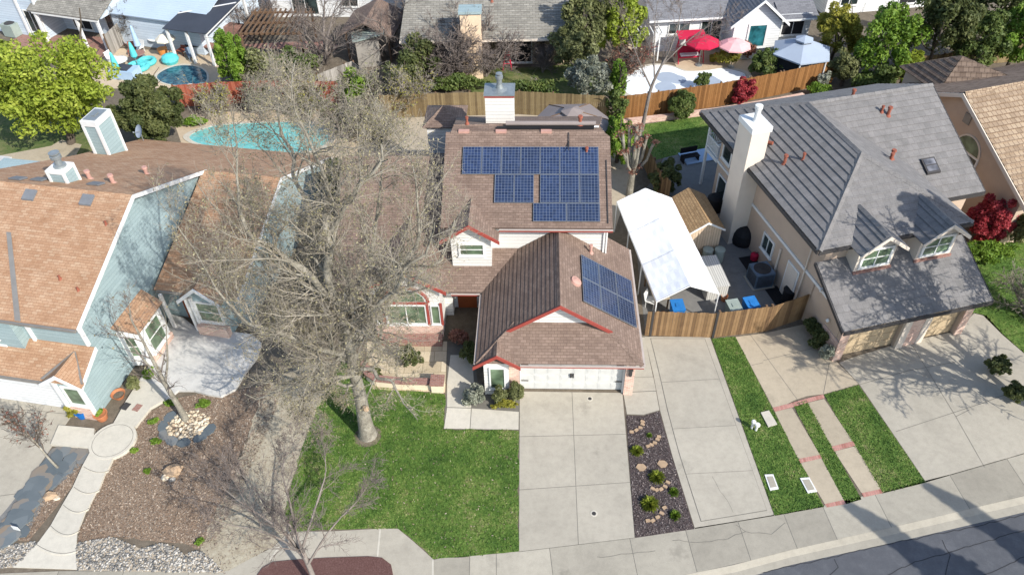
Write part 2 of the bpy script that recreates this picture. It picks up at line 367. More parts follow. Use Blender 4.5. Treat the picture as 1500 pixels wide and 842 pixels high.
MT['pot_blue'] = mat_plain('glazed_blue_pot', lin('#1e63a8'), .25, var=.15)
MT['gazebo'] = mat_plain('brown_grey_gazebo_roof', lin('#857b77'), .6, var=.1, scale=1)
MT['tarp_grey'] = mat_plain('grey_canopy_fabric', lin('#9ba6b4'), .8, var=.07, scale=1)
MT['navy'] = mat_plain('charcoal_canopy', lin('#3b3f47'), .6, var=.15, scale=.8)
MT['red_fabric'] = mat_plain('crimson_fabric', lin('#b51f3f'), .8, var=.1)
MT['pink_fabric'] = mat_plain('pale_pink_fabric', lin('#e0a8a8'), .8, var=.06)
MT['blue_fabric'] = mat_plain('pale_blue_fabric', lin('#9db6cf'), .8, var=.08)
MT['teal'] = mat_plain('turquoise_plastic', lin('#58bcbf'), .5, var=.2)
MT['cream_fabric'] = mat_plain('cream_fabric', lin('#d9d0bd'), .8, var=.08)
MT['orange_pot'] = mat_plain('orange_plastic', lin('#d08a4a'), .6, var=.2)
MT['vent_red'] = mat_plain('rusty_red_vent_paint', lin('#8a5140'), .75, var=.2)
MT['vent_pink'] = mat_plain('pinkish_vent_paint', lin('#b58d80'), .7, var=.12)
MT['door_rust'] = mat_plain('rust_brown_door', lin('#8a4a2a'), .5, var=.15)
MT['garage_beige'] = mat_brick('beige_garage_panels', lin('#a69479'), lin('#b09d80'), lin('#8a7a64'), 1.1, .5, .02, 0, .6, namt=.08)
def mat_water(name, c0, c1, c2):
    t = NT(name); n = t.noise(1.6, 3, dist=1.5); n2 = t.noise(6, 3)
    t.bump(n2, .25, .05); t.p.inputs['Specular IOR Level'].default_value = .5
    return t.out(t.mix(t.math('MULTIPLY', t.noise(.3, 2), .55), t.ramp(n, [(.3, c0), (.5, c1), (.7, c2)]), c0), .06)
MT['water_turq'] = mat_water('turquoise_pool_water', lin('#56a5a4'), lin('#76bab5'), lin('#97cbc4'))
MT['water_dark'] = mat_water('dark_blue_pool_water', lin('#14303f'), lin('#2c5a6c'), lin('#5d8d96'))
MT['plaster'] = mat_plain('white_pool_plaster', lin('#dfe4e6'), .7, var=.1, scale=.8)
def mat_solar(name):
    t = NT(name); b = t.add('ShaderNodeTexBrick'); b.offset = 0
    for k, v in (('Color1', G(0, 0, 0)), ('Color2', G(1, 1, 1)), ('Mortar', G(.5, .5, .5)), ('Scale', 1), ('Mortar Size', .006), ('Mortar Smooth', .1), ('Brick Width', .158), ('Row Height', .158), ('Bias', 0)): b.inputs[k].default_value = v
    t.l(t.uv(), b.inputs['Vector'])
    c = t.ramp(b.outputs['Color'], [(0, G(.012, .023, .06)), (1, G(.022, .04, .1))])
    ob = t.add('ShaderNodeObjectInfo')
    c = t.mix(t.math('MULTIPLY', ob.outputs['Random'], .55), c, G(.012, .018, .035))
    c = t.mix(t.math('MULTIPLY', b.outputs['Fac'], .5), c, G(.32, .37, .45))
    t.p.inputs['Specular IOR Level'].default_value = .5
    return t.out(c, .18)
MT['solar'] = mat_solar('solar_cells')
MT['collector'] = mat_plain('black_collector', G(.015, .015, .017), .5)

# ---------------------------------------------------------------- shared builders
def clip(poly, b, keep_above):
    out = []
    for i in range(len(poly)):
        p, q = poly[i], poly[(i + 1) % len(poly)]
        ip, iq = (p[1] >= b) == keep_above or p[1] == b, (q[1] >= b) == keep_above or q[1] == b
        if ip: out.append(p)
        if ip != iq:
            t = (b - p[1]) / (q[1] - p[1]); out.append((p[0] + t * (q[0] - p[0]), b))
    return out
def roof_plane(mb, pts, row=.3, step=.012, th=.1):
    """a pitched roof plane laid in overlapping courses, each course lifted at its lower edge"""
    p = [Vector(q) for q in pts]
    n = Vector((0, 0, 0))
    for i in range(len(p)): n += p[i].cross(p[(i + 1) % len(p)])
    n.normalize()
    if n.z < 0: n = -n
    u = Vector((0, 0, 1)).cross(n)
    u = Vector((1, 0, 0)) if u.length < .02 else u.normalized()
    w = n.cross(u); o = p[0]
    q = [((a - o).dot(u), (a - o).dot(w)) for a in p]
    A = sum(q[i][0] * q[(i + 1) % len(q)][1] - q[(i + 1) % len(q)][0] * q[i][1] for i in range(len(q)))
    if A < 0: q = q[::-1]; p = p[::-1]
    b0, b1 = min(a[1] for a in q), max(a[1] for a in q)
    nb = max(1, round((b1 - b0) / row)); h = (b1 - b0) / nb
    for k in range(nb):
        lo, hi = b0 + k * h, b0 + (k + 1) * h
        s = clip(clip(q, lo, True), hi, False) if nb > 1 else q
        if len(s) < 3: continue
        tt = random.random()
        mb.face([o + u * a + w * b + n * (step * (1 - (b - lo) / h)) for a, b in s], tt)
        for i in range(len(s)):
            a, c = s[i], s[(i + 1) % len(s)]
            if abs(a[1] - lo) < 1e-4 and abs(c[1] - lo) < 1e-4 and abs(a[0] - c[0]) > 1e-3:
                A0, C0 = o + u * a[0] + w * lo, o + u * c[0] + w * lo
                mb.face([A0 - n * .002, C0 - n * .002, C0 + n * step, A0 + n * step], tt)
    b_ = [a - n * th for a in p]
    mb.face(b_[::-1])
    for i in range(len(p)):
        j = (i + 1) % len(p); mb.face([b_[i], b_[j], p[j], p[i]])
def ridge(mb, a, b, w=.16, h=.07):
    """row of cap pieces along a ridge or hip"""
    mb.cut(); a, b = Vector(a), Vector(b); d = b - a; L = d.length; d.normalize()
    s = d.cross(Vector((0, 0, 1))).normalized(); up = s.cross(d)
    if up.z < 0: up = -up
    k = max(1, int(L / .35))
    for i in range(k):
        p, q = a + d * (L * i / k), a + d * (L * (i + 1) / k + .02); e = .012 * (i % 2)
        mb.face([p - s * w - up * .05, q - s * w - up * .05, q + up * (h + e), p + up * (h + e)], random.random())
        mb.face([p + up * (h + e), q + up * (h + e), q + s * w - up * .05, p + s * w - up * .05], random.random())
def board(mb, a, b, wv, off, tint=.5):
    """a board from a to b, as wide as vector wv, as thick as off"""
    a, b, wv = Vector(a), Vector(b), Vector(wv)
    mb.slab([a, b, b + wv, a + wv], off, tint)
def window(par, c, r, n, w, h, mull=1, bars=0, fw=.09, glass='glass', frame='white', depth=.07, sill=True):
    """c centre on the wall face, r along the wall, n outward; returns the window part"""
    c, r, n = Vector(c), Vector(r).normalized(), Vector(n).normalized(); z = Vector((0, 0, 1))
    f = MB()
    def bx(x0, x1, y0, y1, d0, d1, mb):
        q = [c + r * x + z * y + n * d for d in (d0, d1) for y in (y0, y1) for x in (x0, x1)]
        for k in ((0, 2, 3, 1), (4, 5, 7, 6), (0, 1, 5, 4), (2, 6, 7, 3), (0, 4, 6, 2), (1, 3, 7, 5)): mb.face([q[i] for i in k])
    W, H = w / 2, h / 2
    bx(-W - fw, W + fw, H, H + fw, -.02, depth, f); bx(-W - fw, W + fw, -H - fw, -H, -.02, depth, f)
    bx(-W - fw, -W, -H, H, -.02, depth, f); bx(W, W + fw, -H, H, -.02, depth, f)
    for i in range(1, mull + 1):
        x = -W + w * i / (mull + 1); bx(x - .025, x + .025, -H, H, 0, depth * .8, f)
    for i in range(1, bars + 1):
        y = -H + h * i / (bars + 1); bx(-W, W, y - .02, y + .02, 0, depth * .75, f)
    o = f.build('window', MT[frame], par)
    g = MB(); bx(-W + .002, W - .002, -H + .002, H - .002, -.015, depth * .35, g); g.build('pane', MT[glass], o)
    if sill:
        s = MB(); bx(-W - fw - .04, W + fw + .04, -H - fw - .05, -H - fw - .002, -.02, depth + .05, s); s.build('sill', MT[frame], o)
    return o
def vent(par, p, h=.35, r=.07, mat='vent_red', cap=True):
    v = MB(); v.tube((p[0], p[1], p[2] - .15), (p[0], p[1], p[2] + h), r, r, 10)
    if cap: v.tube((p[0], p[1], p[2] + h), (p[0], p[1], p[2] + h + .1), r * 1.5, r * 1.3, 10)
    v.tube((p[0], p[1], p[2] - .08), (p[0], p[1], p[2] + .05), r * 2.1, r * 1.1, 10)
    return v.build('vent_pipe', MT[mat], par)
def rotz(p, c, a): return p
def fence(name, label, pts, h, mat, post='wood_brown', pw=.14, cap=False, base=.03, posts=True, step=2.4):
    root = thing(name, label, 'fence', (pts[0][0], pts[0][1], 0))
    b, ps, rl = MB(), MB(), MB()
    for a, c in zip(pts, pts[1:]):
        d = Vector((c[0] - a[0], c[1] - a[1])); L = d.length; d.normalize(); nn = Vector((-d.y, d.x))
        W = lambda x, y, z, a=a, d=d, nn=nn: (a[0] + d.x * x + nn.x * y, a[1] + d.y * x + nn.y * y, z)
        k = int(L / pw)
        for i in range(k):
            x = L * i / k; j = random.uniform(-.012, .012)
            b.box(W, x + .006, x + L / k - .004, j * .4, .02 + j * .4, base, h + j * 1.6, random.random())
        for z in (.35, h - .35): rl.box(W, 0, L, .024, .07, z, z + .09)
        if cap: rl.box(W, 0, L, -.05, .09, h + .03, h + .07)
        for i in range(int(L / step) + 1):
            x = min(L - .1, i * step); ps.box(W, x, x + .1, .022, .14, 0, h + .06)
    b.build('boards', MT[mat], root); rl.build('rail', MT[post], root)
    if posts: ps.build('post', MT[post], root)
    return root
# ================================================================ GROUND AND PAVING
def PP(pts, z=0.0): return [P(x, y, z) for x, y in pts]
def rough(poly, amp, step=.28):
    out = []
    for a, c in zip(poly, poly[1:] + poly[:1]):
        k = max(1, int(math.dist(a[:2], c[:2]) / step))
        for i in range(k):
            t = i / k; out.append((a[0] + (c[0] - a[0]) * t + random.gauss(0, amp), a[1] + (c[1] - a[1]) * t + random.gauss(0, amp), 0))
    return out
def st(name, mb, mat, label, kind='structure', **kw):
    return mb.build(name, mat, None, (0, 0, 0), label=label, cat=name.replace('_', ' '), kind=kind, **kw)
# kerb lines in metres (the street bends gently)
GUT = [(-60, 9.0), (-25, 11.6), (-12, 12.0), (-4, 12.15), (0, 12.45), (4.5, 12.95), (8.56, 13.72), (10.67, 14.25), (15.64, 15.2), (20.76, 16.24), (28, 18.0), (60, 26)]
KBK = [(-60, 9.6), (-25, 12.25), (-12, 12.65), (-4, 12.8), (0, 13.1), (4.5, 13.55), (8.4, 14.25), (10.82, 14.81), (15.61, 15.77), (21.11, 16.93), (28, 18.7), (60, 26.8)]
SWI = [(-60, 12.1), (-25, 14.6), (-17.51, 14.72), (-12.72, 14.51), (-8, 14.6), (-3.39, 14.82), (0, 15.02), (4.69, 15.51), (10.52, 16.32), (12.75, 16.72), (17.33, 17.7), (22.14, 18.96), (30, 21.2), (60, 29.5)]
b = MB(); b.face([(x, y, -.003) for x, y in KBK] + [(400, 60, -.003), (400, 500, -.003), (-400, 500, -.003), (-400, -10, -.003)])
st('ground', b, MT['soil'], 'bare brown soil lying under all the yards and houses')
b = MB(); b.face([(-400, -400, -.12), (400, -400, -.12), (400, 40, -.12)] + [(x, y, -.12) for x, y in GUT[::-1]] + [(-400, 0, -.12)])
st('road', b, MT['asphalt'], 'dark grey asphalt street along the bottom of the block')
RDB = True
b = MB()
for i in range(len(GUT) - 1):
    a, c, d, e = GUT[i], GUT[i + 1], KBK[i + 1], KBK[i]
    md = lambda p, q, t: (p[0] + (q[0] - p[0]) * t, p[1] + (q[1] - p[1]) * t)
    b.face([(*a, -.118), (*c, -.118), (*md(c, d, .55), -.095), (*md(a, e, .55), -.095)], .5)
    b.face([(*md(a, e, .55), -.095), (*md(c, d, .55), -.095), (*d, .004), (*e, .004)], .6)
st('kerb', b, MT['concrete_grey'], 'rolled concrete kerb and gutter beside the asphalt street')
def lerp(poly, x):
    for a, c in zip(poly, poly[1:]):
        if a[0] <= x <= c[0]: return a[1] + (c[1] - a[1]) * (x - a[0]) / (c[0] - a[0])
b = MB(); j = MB()
xs = [-40, -36, -32, -28, -24.2, -21, -18.2, -15.6, -13, -10.4, -7.4, -3.5, -1.95, -.9, 1.35, 4.6, 6.9, 9.1, 11.05, 12.75, 15.1, 18.6, 21.4, 24, 27, 31, 36, 42]
for x0, x1 in zip(xs, xs[1:]):
    t = random.choice((.25, .4, .5, .6, .8))
    if x0 == -1.95: t = 1.1
    if x0 == -.9: t = 1.0
    def sk(x): return x - .12 * (1 if x > 0 else 0)
    b.sheet([(x0 + .012, lerp(KBK, x0)), (x1 - .012, lerp(KBK, x1)), (sk(x1) - .012, lerp(SWI, x1)), (sk(x0) + .012, lerp(SWI, x0))], .008, t)
j.face([(x, y, .004) for x, y in KBK[1:-1]] + [(x, y, .004) for x, y in SWI[1:-1]][::-1])
sw = st('sidewalk', b, MT['concrete_grey'], 'long concrete sidewalk of square slabs beside the kerb')
j.build('joint', MT['joint'], sw)
def crack(mb, pts, z, w=.02):
    w0 = PP(pts, z); out = [w0[0]]
    for a, c in zip(w0, w0[1:]):
        k = max(2, int(math.dist(a, c) / .22))
        for i in range(1, k + 1):
            t = i / k; jx = 0 if i == k else random.uniform(-.05, .05); out.append((a[0] + (c[0] - a[0]) * t + jx, a[1] + (c[1] - a[1]) * t + jx, z))
    mb.line(out, w, z)
c = MB()
for pts in ([(1078, 768), (1092, 778), (1060, 790), (1032, 793), (985, 791)], [(1092, 778), (1130, 782), (1150, 765)], [(875, 815), (960, 806)]): crack(c, pts, .013)
c.build('crack', MT['joint'], sw)

c = MB(); road_ = bpy.data.objects['road']; ORIG['road'] = (0, 0, 0)
for pts in ([(1098, 842), (1180, 824), (1290, 799), (1420, 772), (1530, 746)], [(1215, 842), (1228, 830), (1222, 818)], [(1300, 842), (1340, 822), (1420, 800), (1520, 770)], [(1385, 842), (1392, 812), (1380, 790)], [(1440, 842), (1500, 815)]): crack(c, pts, -.116, .035)
c.build('tar_seam', MT['asphalt_seam'], road_)
# main driveway
b, j = MB(), MB()
dl = lambda t: (P(761, 573)[0] + (P(760, 808)[0] - P(761, 573)[0]) * t, P(761, 573)[1] + (P(760, 808)[1] - P(761, 573)[1]) * t)
A, B_, C_, D_ = P(761, 573), P(912, 575), P(930, 787.5), P(760, 808); mid0, mid1 = P(839, 574), P(846, 798)
def quad_grid(mb, A, B, C, D, us, vs, z, tints=(.35, .5, .65), gap=.012):
    f = lambda u, v: (A[0] * (1 - u) * (1 - v) + B[0] * u * (1 - v) + C[0] * u * v + D[0] * (1 - u) * v, A[1] * (1 - u) * (1 - v) + B[1] * u * (1 - v) + C[1] * u * v + D[1] * (1 - u) * v)
    L = math.dist(A[:2], B[:2]); M_ = math.dist(A[:2], D[:2])
    for u0, u1 in zip(us, us[1:]):
        for v0, v1 in zip(vs, vs[1:]):
            gu, gv = gap / L, gap / M_
            mb.sheet([f(u0 + gu, v0 + gv), f(u1 - gu, v0 + gv), f(u1 - gu, v1 - gv), f(u0 + gu, v1 - gv)], z, random.choice(tints))
j.sheet([A, B_, C_, D_], .008); quad_grid(b, A, B_, C_, D_, (0, .51, 1), (0, .32, .655, 1), .012)
dv = st('driveway', b, MT['concrete'], 'wide two-panel concrete driveway below the white garage door'); j.build('joint', MT['joint'], dv)
for px, py in ((864, 584), (870, 752)):
    q = P(px, py); r = MB(); r.lathe((q[0], q[1], 0), [(.15, .013), (.15, .02), (.09, .022)], 20); o = r.build('drain_cover', MT['concrete_pale'], None, (q[0], q[1], 0), label='round drain cleanout in the driveway ' + ('close to the garage door' if py < 600 else 'close to the sidewalk'), cat='drain cover')
    r = MB(); r.lathe((q[0], q[1], 0), [(.09, .0225), (.088, .026), (0, .026)], 20); r.build('lid', MT['dark_trim'], o)
# walk beside the garage + side slab
b, j = MB(), MB()
poly = PP([(912.5, 575), (918, 607), (943, 608), (966, 601), (958, 560), (950, 520), (944, 493), (928, 493)]); j.sheet(poly, .004)
for q in ([(913, 575), (918.5, 606.5), (943, 607), (966, 600.5), (961, 573)], [(913, 574), (961, 572), (957, 552), (930, 553)], [(930, 552.5), (956.5, 551.5), (944.5, 494), (928, 494)]): b.sheet(PP(q), .008, random.choice((.35, .5, .6)))
w1 = st('side_path', b, MT['concrete'], 'concrete path between the garage wall and the boat parking pad'); j.build('joint', MT['joint'], w1)
# RV pad with a darker border band
out = [(944, 493), (1040, 494), (1134, 755), (1018, 774), (985, 668), (967, 601), (957, 548)]
inn = [(953, 496), (1032, 496), (1123, 747), (1027, 763), (995, 664), (978, 601), (968, 556), (958, 515)]
b, j = MB(), MB(); b.sheet(PP(out), .008, .45); pad = st('parking_pad', b, MT['concrete'], 'curved concrete parking pad with an edged border before the wooden gate')
j.sheet(PP([(952.4, 495.4), (1032.5, 495.6), (1123.6, 747.6), (1026.4, 763.8), (994.3, 664), (977.3, 601), (967.3, 556), (957.3, 515)]), .012); j.build('joint', MT['joint'], pad)
b = MB(); rows = [496, 560, 628, 694, 760]
lft = lambda y: np.interp(y, [496, 515, 556, 601, 664, 763], [953, 958, 968, 978, 995, 1027]); rgt = lambda y: np.interp(y, [496, 747], [1032, 1123])
for y0, y1 in zip(rows, rows[1:]):
    y0r, y1r = y0 - (0 if y0 == 496 else 5), (747 if y1 == 760 else y1 - 5)
    if y1 == 760: y1 = 763
    ys = [y0 + .25 + (y1 - .5 - y0) * i / 4 for i in range(5)]
    b.sheet(PP([(rgt(y0r + .25), y0r + .25), (rgt(y1r - .25), y1r - .25)] + [(lft(y) + .3, y) for y in ys[::-1]]), .016, random.choice((.4, .5, .62)))
b.build('panel', MT['concrete'], pad)
c = MB(); crack(c, [(1043, 697), (1060, 725), (1074, 750)], .02, .012); c.build('crack', MT['joint'], pad)
# entry walk to front door and patio
b, j = MB(), MB(); j.sheet(PP([(650, 628), (760, 629.5), (761, 573), (748, 575), (700, 560), (694, 520), (690, 500), (655, 500), (655, 560)]), .004)
for q in ([(650.5, 627.5), (688, 628), (690, 598), (655, 597)], [(689, 628), (759.6, 629), (760, 603), (691, 598)], [(655, 596), (690, 597), (694, 560), (692, 520), (660, 520), (655, 560)]): b.sheet(PP(q), .008, random.choice((.5, .7)))
w1 = st('entry_path', b, MT['concrete_pale'], 'pale concrete path turning from the driveway to the front door'); j.build('joint', MT['joint'], w1)
b = MB(); b.sheet(PP([(538, 500), (655, 500), (652, 575), (545, 570), (536, 545)]), .012); st('front_patio', b, MT['patio_tan'], 'tan flagstone patio below the arched window')
# brick-capped low wall around the patio
b, k = MB(), MB()
wl = PP([(534, 538), (541, 555), (553, 563), (590, 567), (634, 568)])
for a, c in zip(wl, wl[1:]):
    d = Vector((c[0] - a[0], c[1] - a[1])); L = d.length; d.normalize()
    W = lambda x, y, z: (a[0] + d.x * x - d.y * y, a[1] + d.y * x + d.x * y, z)
    b.box(W, 0, L, -.14, .14, 0, .42); k.box(W, -.02, L + .02, -.19, .19, .42, .5)
q = P(642, 569); W = FR((q[0], q[1]), -2.8); pw_ = thing('patio_wall', 'low stucco patio wall with a red brick cap and end pillar', 'wall', (wl[2][0], wl[2][1], 0))
b.box(W, -.28, .28, -.28, .28, 0, .56); k.box(W, -.33, .33, -.33, .33, .56, .66)
b.build('body', mat_plain('cream_stucco', lin('#d6c8ae'), .9, var=.08, bump=.2), pw_); k.build('cap', MT['brick_red'], pw_)
# planter under the arched window
b = MB(); W = FR((.26, 23.27), -2.8); b.box(W, -7.3, -4.0, 2.75, 3.3, 0, .35); st('planter_wall', b, MT['brick_red'], 'low red brick planter below the arched front window', kind='thing')

# lawns
LAWN1 = PP([(500, 528), (532, 545), (540, 558), (553, 566), (640, 576), (652, 578), (650, 629), (759.5, 630), (759.5, 807.5), (700, 813), (635, 818.5), (606, 792), (583, 773), (555, 773), (480, 777), (424, 777), (417, 752), (428, 705), (444, 650), (462, 605)])
LAWN1 = rough(LAWN1, .025)
LAWN2 = PP([(1042, 496), (1077, 493), (1140, 615), (1207, 742), (1135, 755)])
LAWN3 = PP([(1161, 591), (1182, 586), (1225, 665), (1262, 731), (1239, 738)])
LAWN4 = PP([(1207, 578), (1258, 564), (1305, 632), (1356, 706.5), (1292, 722.5)])
LAWN5 = PP([(1424, 372), (1500, 352), (1560, 380), (1560, 560), (1503, 520), (1468, 490), (1440, 462), (1424, 458)])
LAWN6 = PP([(940, 183), (1045, 168), (1048, 214), (1000, 225), (945, 238)])
for pl, lb in ((LAWN1, 'large green front lawn around the big bare tree'), (LAWN2, 'narrow green lawn strip beside the curved parking pad'), (LAWN3, 'thin green lawn strip between the two paved wheel tracks'), (LAWN4, 'green lawn wedge between wheel track and wide right driveway'), (LAWN5, 'sunny lawn beyond the grey-roofed house garage'), (LAWN6, 'half-shaded back lawn behind the grey-roofed house')):
    b = MB(); b.sheet(pl, .008); st('lawn', b, MT['lawn'], lb)
# wheel-track drive
b = MB()
for q in ([(1132, 597), (1152, 592), (1164, 586), (1182, 580), (1207, 577), (1258, 562.5), (1226, 530), (1190, 472), (1121, 488), (1077.5, 493.5)],): b.sheet(PP(q), .008, .5)
for q in ([(1135, 603), (1160, 597), (1201, 666), (1169, 672)], [(1173, 678), (1203, 671), (1236, 732), (1208, 738)], [(1183, 590), (1207, 584), (1249, 646), (1218, 654)], [(1222, 661), (1253, 653), (1290, 716), (1262, 722)]): b.sheet(PP(q), .012, random.choice((.35, .55)))
tr = st('wheel_track_drive', b, MT['concrete_warm'], 'warm concrete drive with two wheel tracks and brick bands')
k = MB()
for q in ([(1132, 597), (1160, 590), (1182, 583.5), (1206, 577.5), (1208, 583), (1183, 589.5), (1161, 596.5), (1135, 603)], [(1169, 672), (1201, 666), (1204, 671), (1172.5, 678)], [(1218, 654), (1249, 646), (1253, 652.5), (1221.5, 661)], [(1208, 738), (1236, 732), (1239, 738), (1211, 743)], [(1262, 722), (1290, 716), (1293, 722), (1265, 728)]): k.sheet(PP(q), .016)
k.build('brick_band', MT['brick_soldier'], tr)
j = MB()
for q in ([(1098, 489), (1170, 588)], [(1118, 528), (1171, 515), (1190, 510)], [(1215, 531), (1206, 577)], [(1101, 535), (1118, 531)]): j.line(PP(q), .02, .0125)
j.build('joint', MT['joint'], tr)
# right driveway
b, j = MB(), MB(); dr = PP([(1259, 563), (1229, 531), (1250, 523), (1310, 505), (1400, 485), (1428, 458), (1445, 462), (1470, 490), (1510, 525), (1560, 560), (1560, 650), (1500, 664.5), (1356.5, 706)]); b.sheet(dr, .008)
rd = st('driveway', b, MT['concrete'], 'wide concrete driveway below the brick-sided garage under tree shadows')
for q in ([(1312, 632), (1440, 590), (1520, 560)], [(1337, 507), (1400, 610), (1442, 684)], [(1260, 563), (1330, 543), (1400, 530)], [(1400, 610), (1420, 600)]): j.line(PP(q), .022, .0125)
j.build('joint', MT['joint'], rd)
# side yard concrete of the right house and back patio
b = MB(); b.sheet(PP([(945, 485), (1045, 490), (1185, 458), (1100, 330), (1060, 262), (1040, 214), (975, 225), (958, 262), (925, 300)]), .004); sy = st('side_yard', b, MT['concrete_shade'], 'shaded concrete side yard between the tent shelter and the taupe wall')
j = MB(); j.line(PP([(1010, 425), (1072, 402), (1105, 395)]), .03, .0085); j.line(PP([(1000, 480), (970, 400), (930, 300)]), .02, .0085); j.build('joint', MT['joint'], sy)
# planter bed with bark
b = MB(); b.sheet(PP([(917, 608), (943, 609), (966, 602), (985, 670), (1017, 774.5), (930, 787.5)]), .009); st('mulch_bed', b, MT['mulch_dark'], 'long bed of dark bark mulch between driveway and parking pad')
# left yard
MULCH = PP([(165, 640), (245, 588), (290, 578), (350, 570), (400, 560), (378, 600), (362, 640), (345, 690), (318, 745), (298, 800), (240, 793), (165, 786), (112, 795), (135, 735)])
MULCH = rough(MULCH, .05); b = MB(); b.sheet(MULCH, .004); st('mulch_yard', b, MT['mulch'], 'wide brown bark mulch yard left of the gravel strip')
MUL2 = PP([(134, 660), (140, 668), (125, 690), (96, 725), (72, 757), (42, 793), (20, 790), (60, 740), (95, 700)])
MUL2 = rough(MUL2, .03); b = MB(); b.sheet(MUL2, .004); st('mulch_strip', b, MT['mulch'], 'narrow mulch strip between slate paving and the stepped path')
GRAV = PP([(398, 560), (440, 535), (500, 528), (464, 605), (445, 650), (428, 705), (417, 752), (424, 777), (400, 800), (368, 817), (330, 838), (285, 838), (298, 800), (318, 745), (345, 690), (362, 640), (378, 600)])
GRAV = rough(GRAV, .07); b = MB(); b.sheet(GRAV, .0065); st('gravel_strip', b, MT['gravel_rough'], 'tan decomposed granite strip between mulch yard and green lawn')
PEB = [PP([(112, 795), (165, 786), (175, 790), (205, 803), (235, 795), (255, 800), (270, 812), (288, 806), (300, 810), (330, 838), (285, 838), (112, 835)]), PP([(-30, 812), (0, 800), (30, 795), (58, 793), (40, 812), (22, 831), (-30, 833)])]
b = MB()
for p_ in PEB: b.sheet(p_, .012)
st('pebble_bed', b, MT['gravel'], 'grey pebble bed between mulch yard and the sidewalk')
b = MB(); b.sheet(PP([(76, 657), (136, 660), (128, 672), (108, 692), (80, 715), (60, 745), (42, 780), (12, 800), (-30, 812), (-30, 790), (10, 745), (45, 700)]), .008); st('slate_bed', b, MT['slate_dust'], 'ground under the slate stepping stones beside left driveway')
b, j = MB(), MB(); b.sheet(PP([(-120, 590), (0, 577), (103, 588), (112, 600), (92, 628), (75, 656), (35, 715), (0, 765), (-60, 850), (-120, 800)]), .006); ld = st('driveway', b, MT['concrete'], 'grey concrete driveway left of the slate stepping stones')
j.line(PP([(0, 598), (50, 601), (104, 607)]), .025, .0105); j.line(PP([(0, 726), (30, 722)]), .025, .0105); j.build('joint', MT['joint'], ld)
# curved mulch island and the sidewalk branch around it
b, j = MB(), MB(); b.sheet(PP([(330, 838), (368, 817), (400, 801), (424, 778), (480, 778), (555, 774), (583, 774), (606, 793), (635, 819)]) + [(-3.2, 13.0), (-13, 12.75)], .0095, .45)
ba = st('sidewalk_bay', b, MT['concrete'], 'concrete sidewalk bay curving round the mulch island')
for q in ([(395, 820), (412, 797)], [(553, 815), (557, 774)], [(634, 819), (634, 850)]): j.line(PP(q), .07, .0135)
j.build('joint', MT['concrete_pale'], ba)
isl = PP([(377, 842), (385, 831), (400, 823), (430, 820), (480, 817), (540, 815), (560, 817), (573, 827), (576, 842)]); b = MB(); b.prism(isl + [(isl[-1][0] - .3, 13.1), (isl[0][0] + .3, 13.1)], .006, .05); st('mulch_island', b, MT['mulch_red'], 'rounded island of reddish bark mulch by the sidewalk')
# stepped path: pads with curved lips, round landing, upper walk, stamped patio
def arcpts(p, q, bulge, k=8):
    out = []
    for i in range(k + 1):
        t = i / k; s = 4 * t * (1 - t) * bulge; out.append((p[0] + (q[0] - p[0]) * t, p[1] + (q[1] - p[1]) * t + s))
    return out
b, j = MB(), MB()
edges = [((122, 686), (159, 692), 5), ((108, 716), (146, 720), 7), ((92, 742), (130, 747), 8), ((74, 773), (115, 780), 9), ((53, 800), (112, 809), 8), ((20, 831), (113, 834), 0)]
prev = [(134, 664), (170, 668)]
for i, (p, q, bl) in enumerate(edges):
    lip = arcpts(p, q, bl); z1 = .16 - .025 * i
    b.prism(PP([prev[0], prev[1]] + lip[::-1]), .0, z1, random.choice((.55, .7, .6)))
    if bl: j.line(PP([(x + .5, y - 3.2) for x, y in lip], z1), .022, z1 + .003)
    prev = [(p[0] + 1, p[1] - 3), (q[0] - 1, q[1] - 4)]
cx, cy = 167, 648; c0 = P(cx, cy)
circ = [(c0[0] + 1.02 * math.cos(t * math.pi / 16), c0[1] + 1.02 * math.sin(t * math.pi / 16)) for t in range(32)]
b.prism(circ, .0, .175, .65)
ring = [(c0[0] + .88 * math.cos(t * math.pi / 16), c0[1] + .88 * math.sin(t * math.pi / 16), 0) for t in range(33)]; j.line(ring, .02, .178)
b.prism(PP([(88, 625), (140, 630), (138, 659), (76, 653)]), 0, .155, .6)
b.prism(PP([(166, 626), (200, 628), (222, 600), (243, 588), (232, 566), (205, 560), (186, 590)]), 0, .16, .55)
sp = st('stepped_path', b, MT['concrete_pale'], 'pale stepped garden path with curved lips and a round landing'); j.build('joint', MT['joint'], sp)
b = MB(); b.prism(PP([(205, 560), (232, 520), (236, 498), (246, 480), (250, 462), (270, 468), (285, 480), (330, 487), (370, 492), (384, 505), (378, 525), (360, 548), (346, 572), (325, 583), (305, 580), (285, 574), (262, 574), (243, 590), (222, 588)]), 0, .14)
st('entry_patio', b, MT['stamped'], 'grey stamped concrete patio with tree shadows by the blue house')
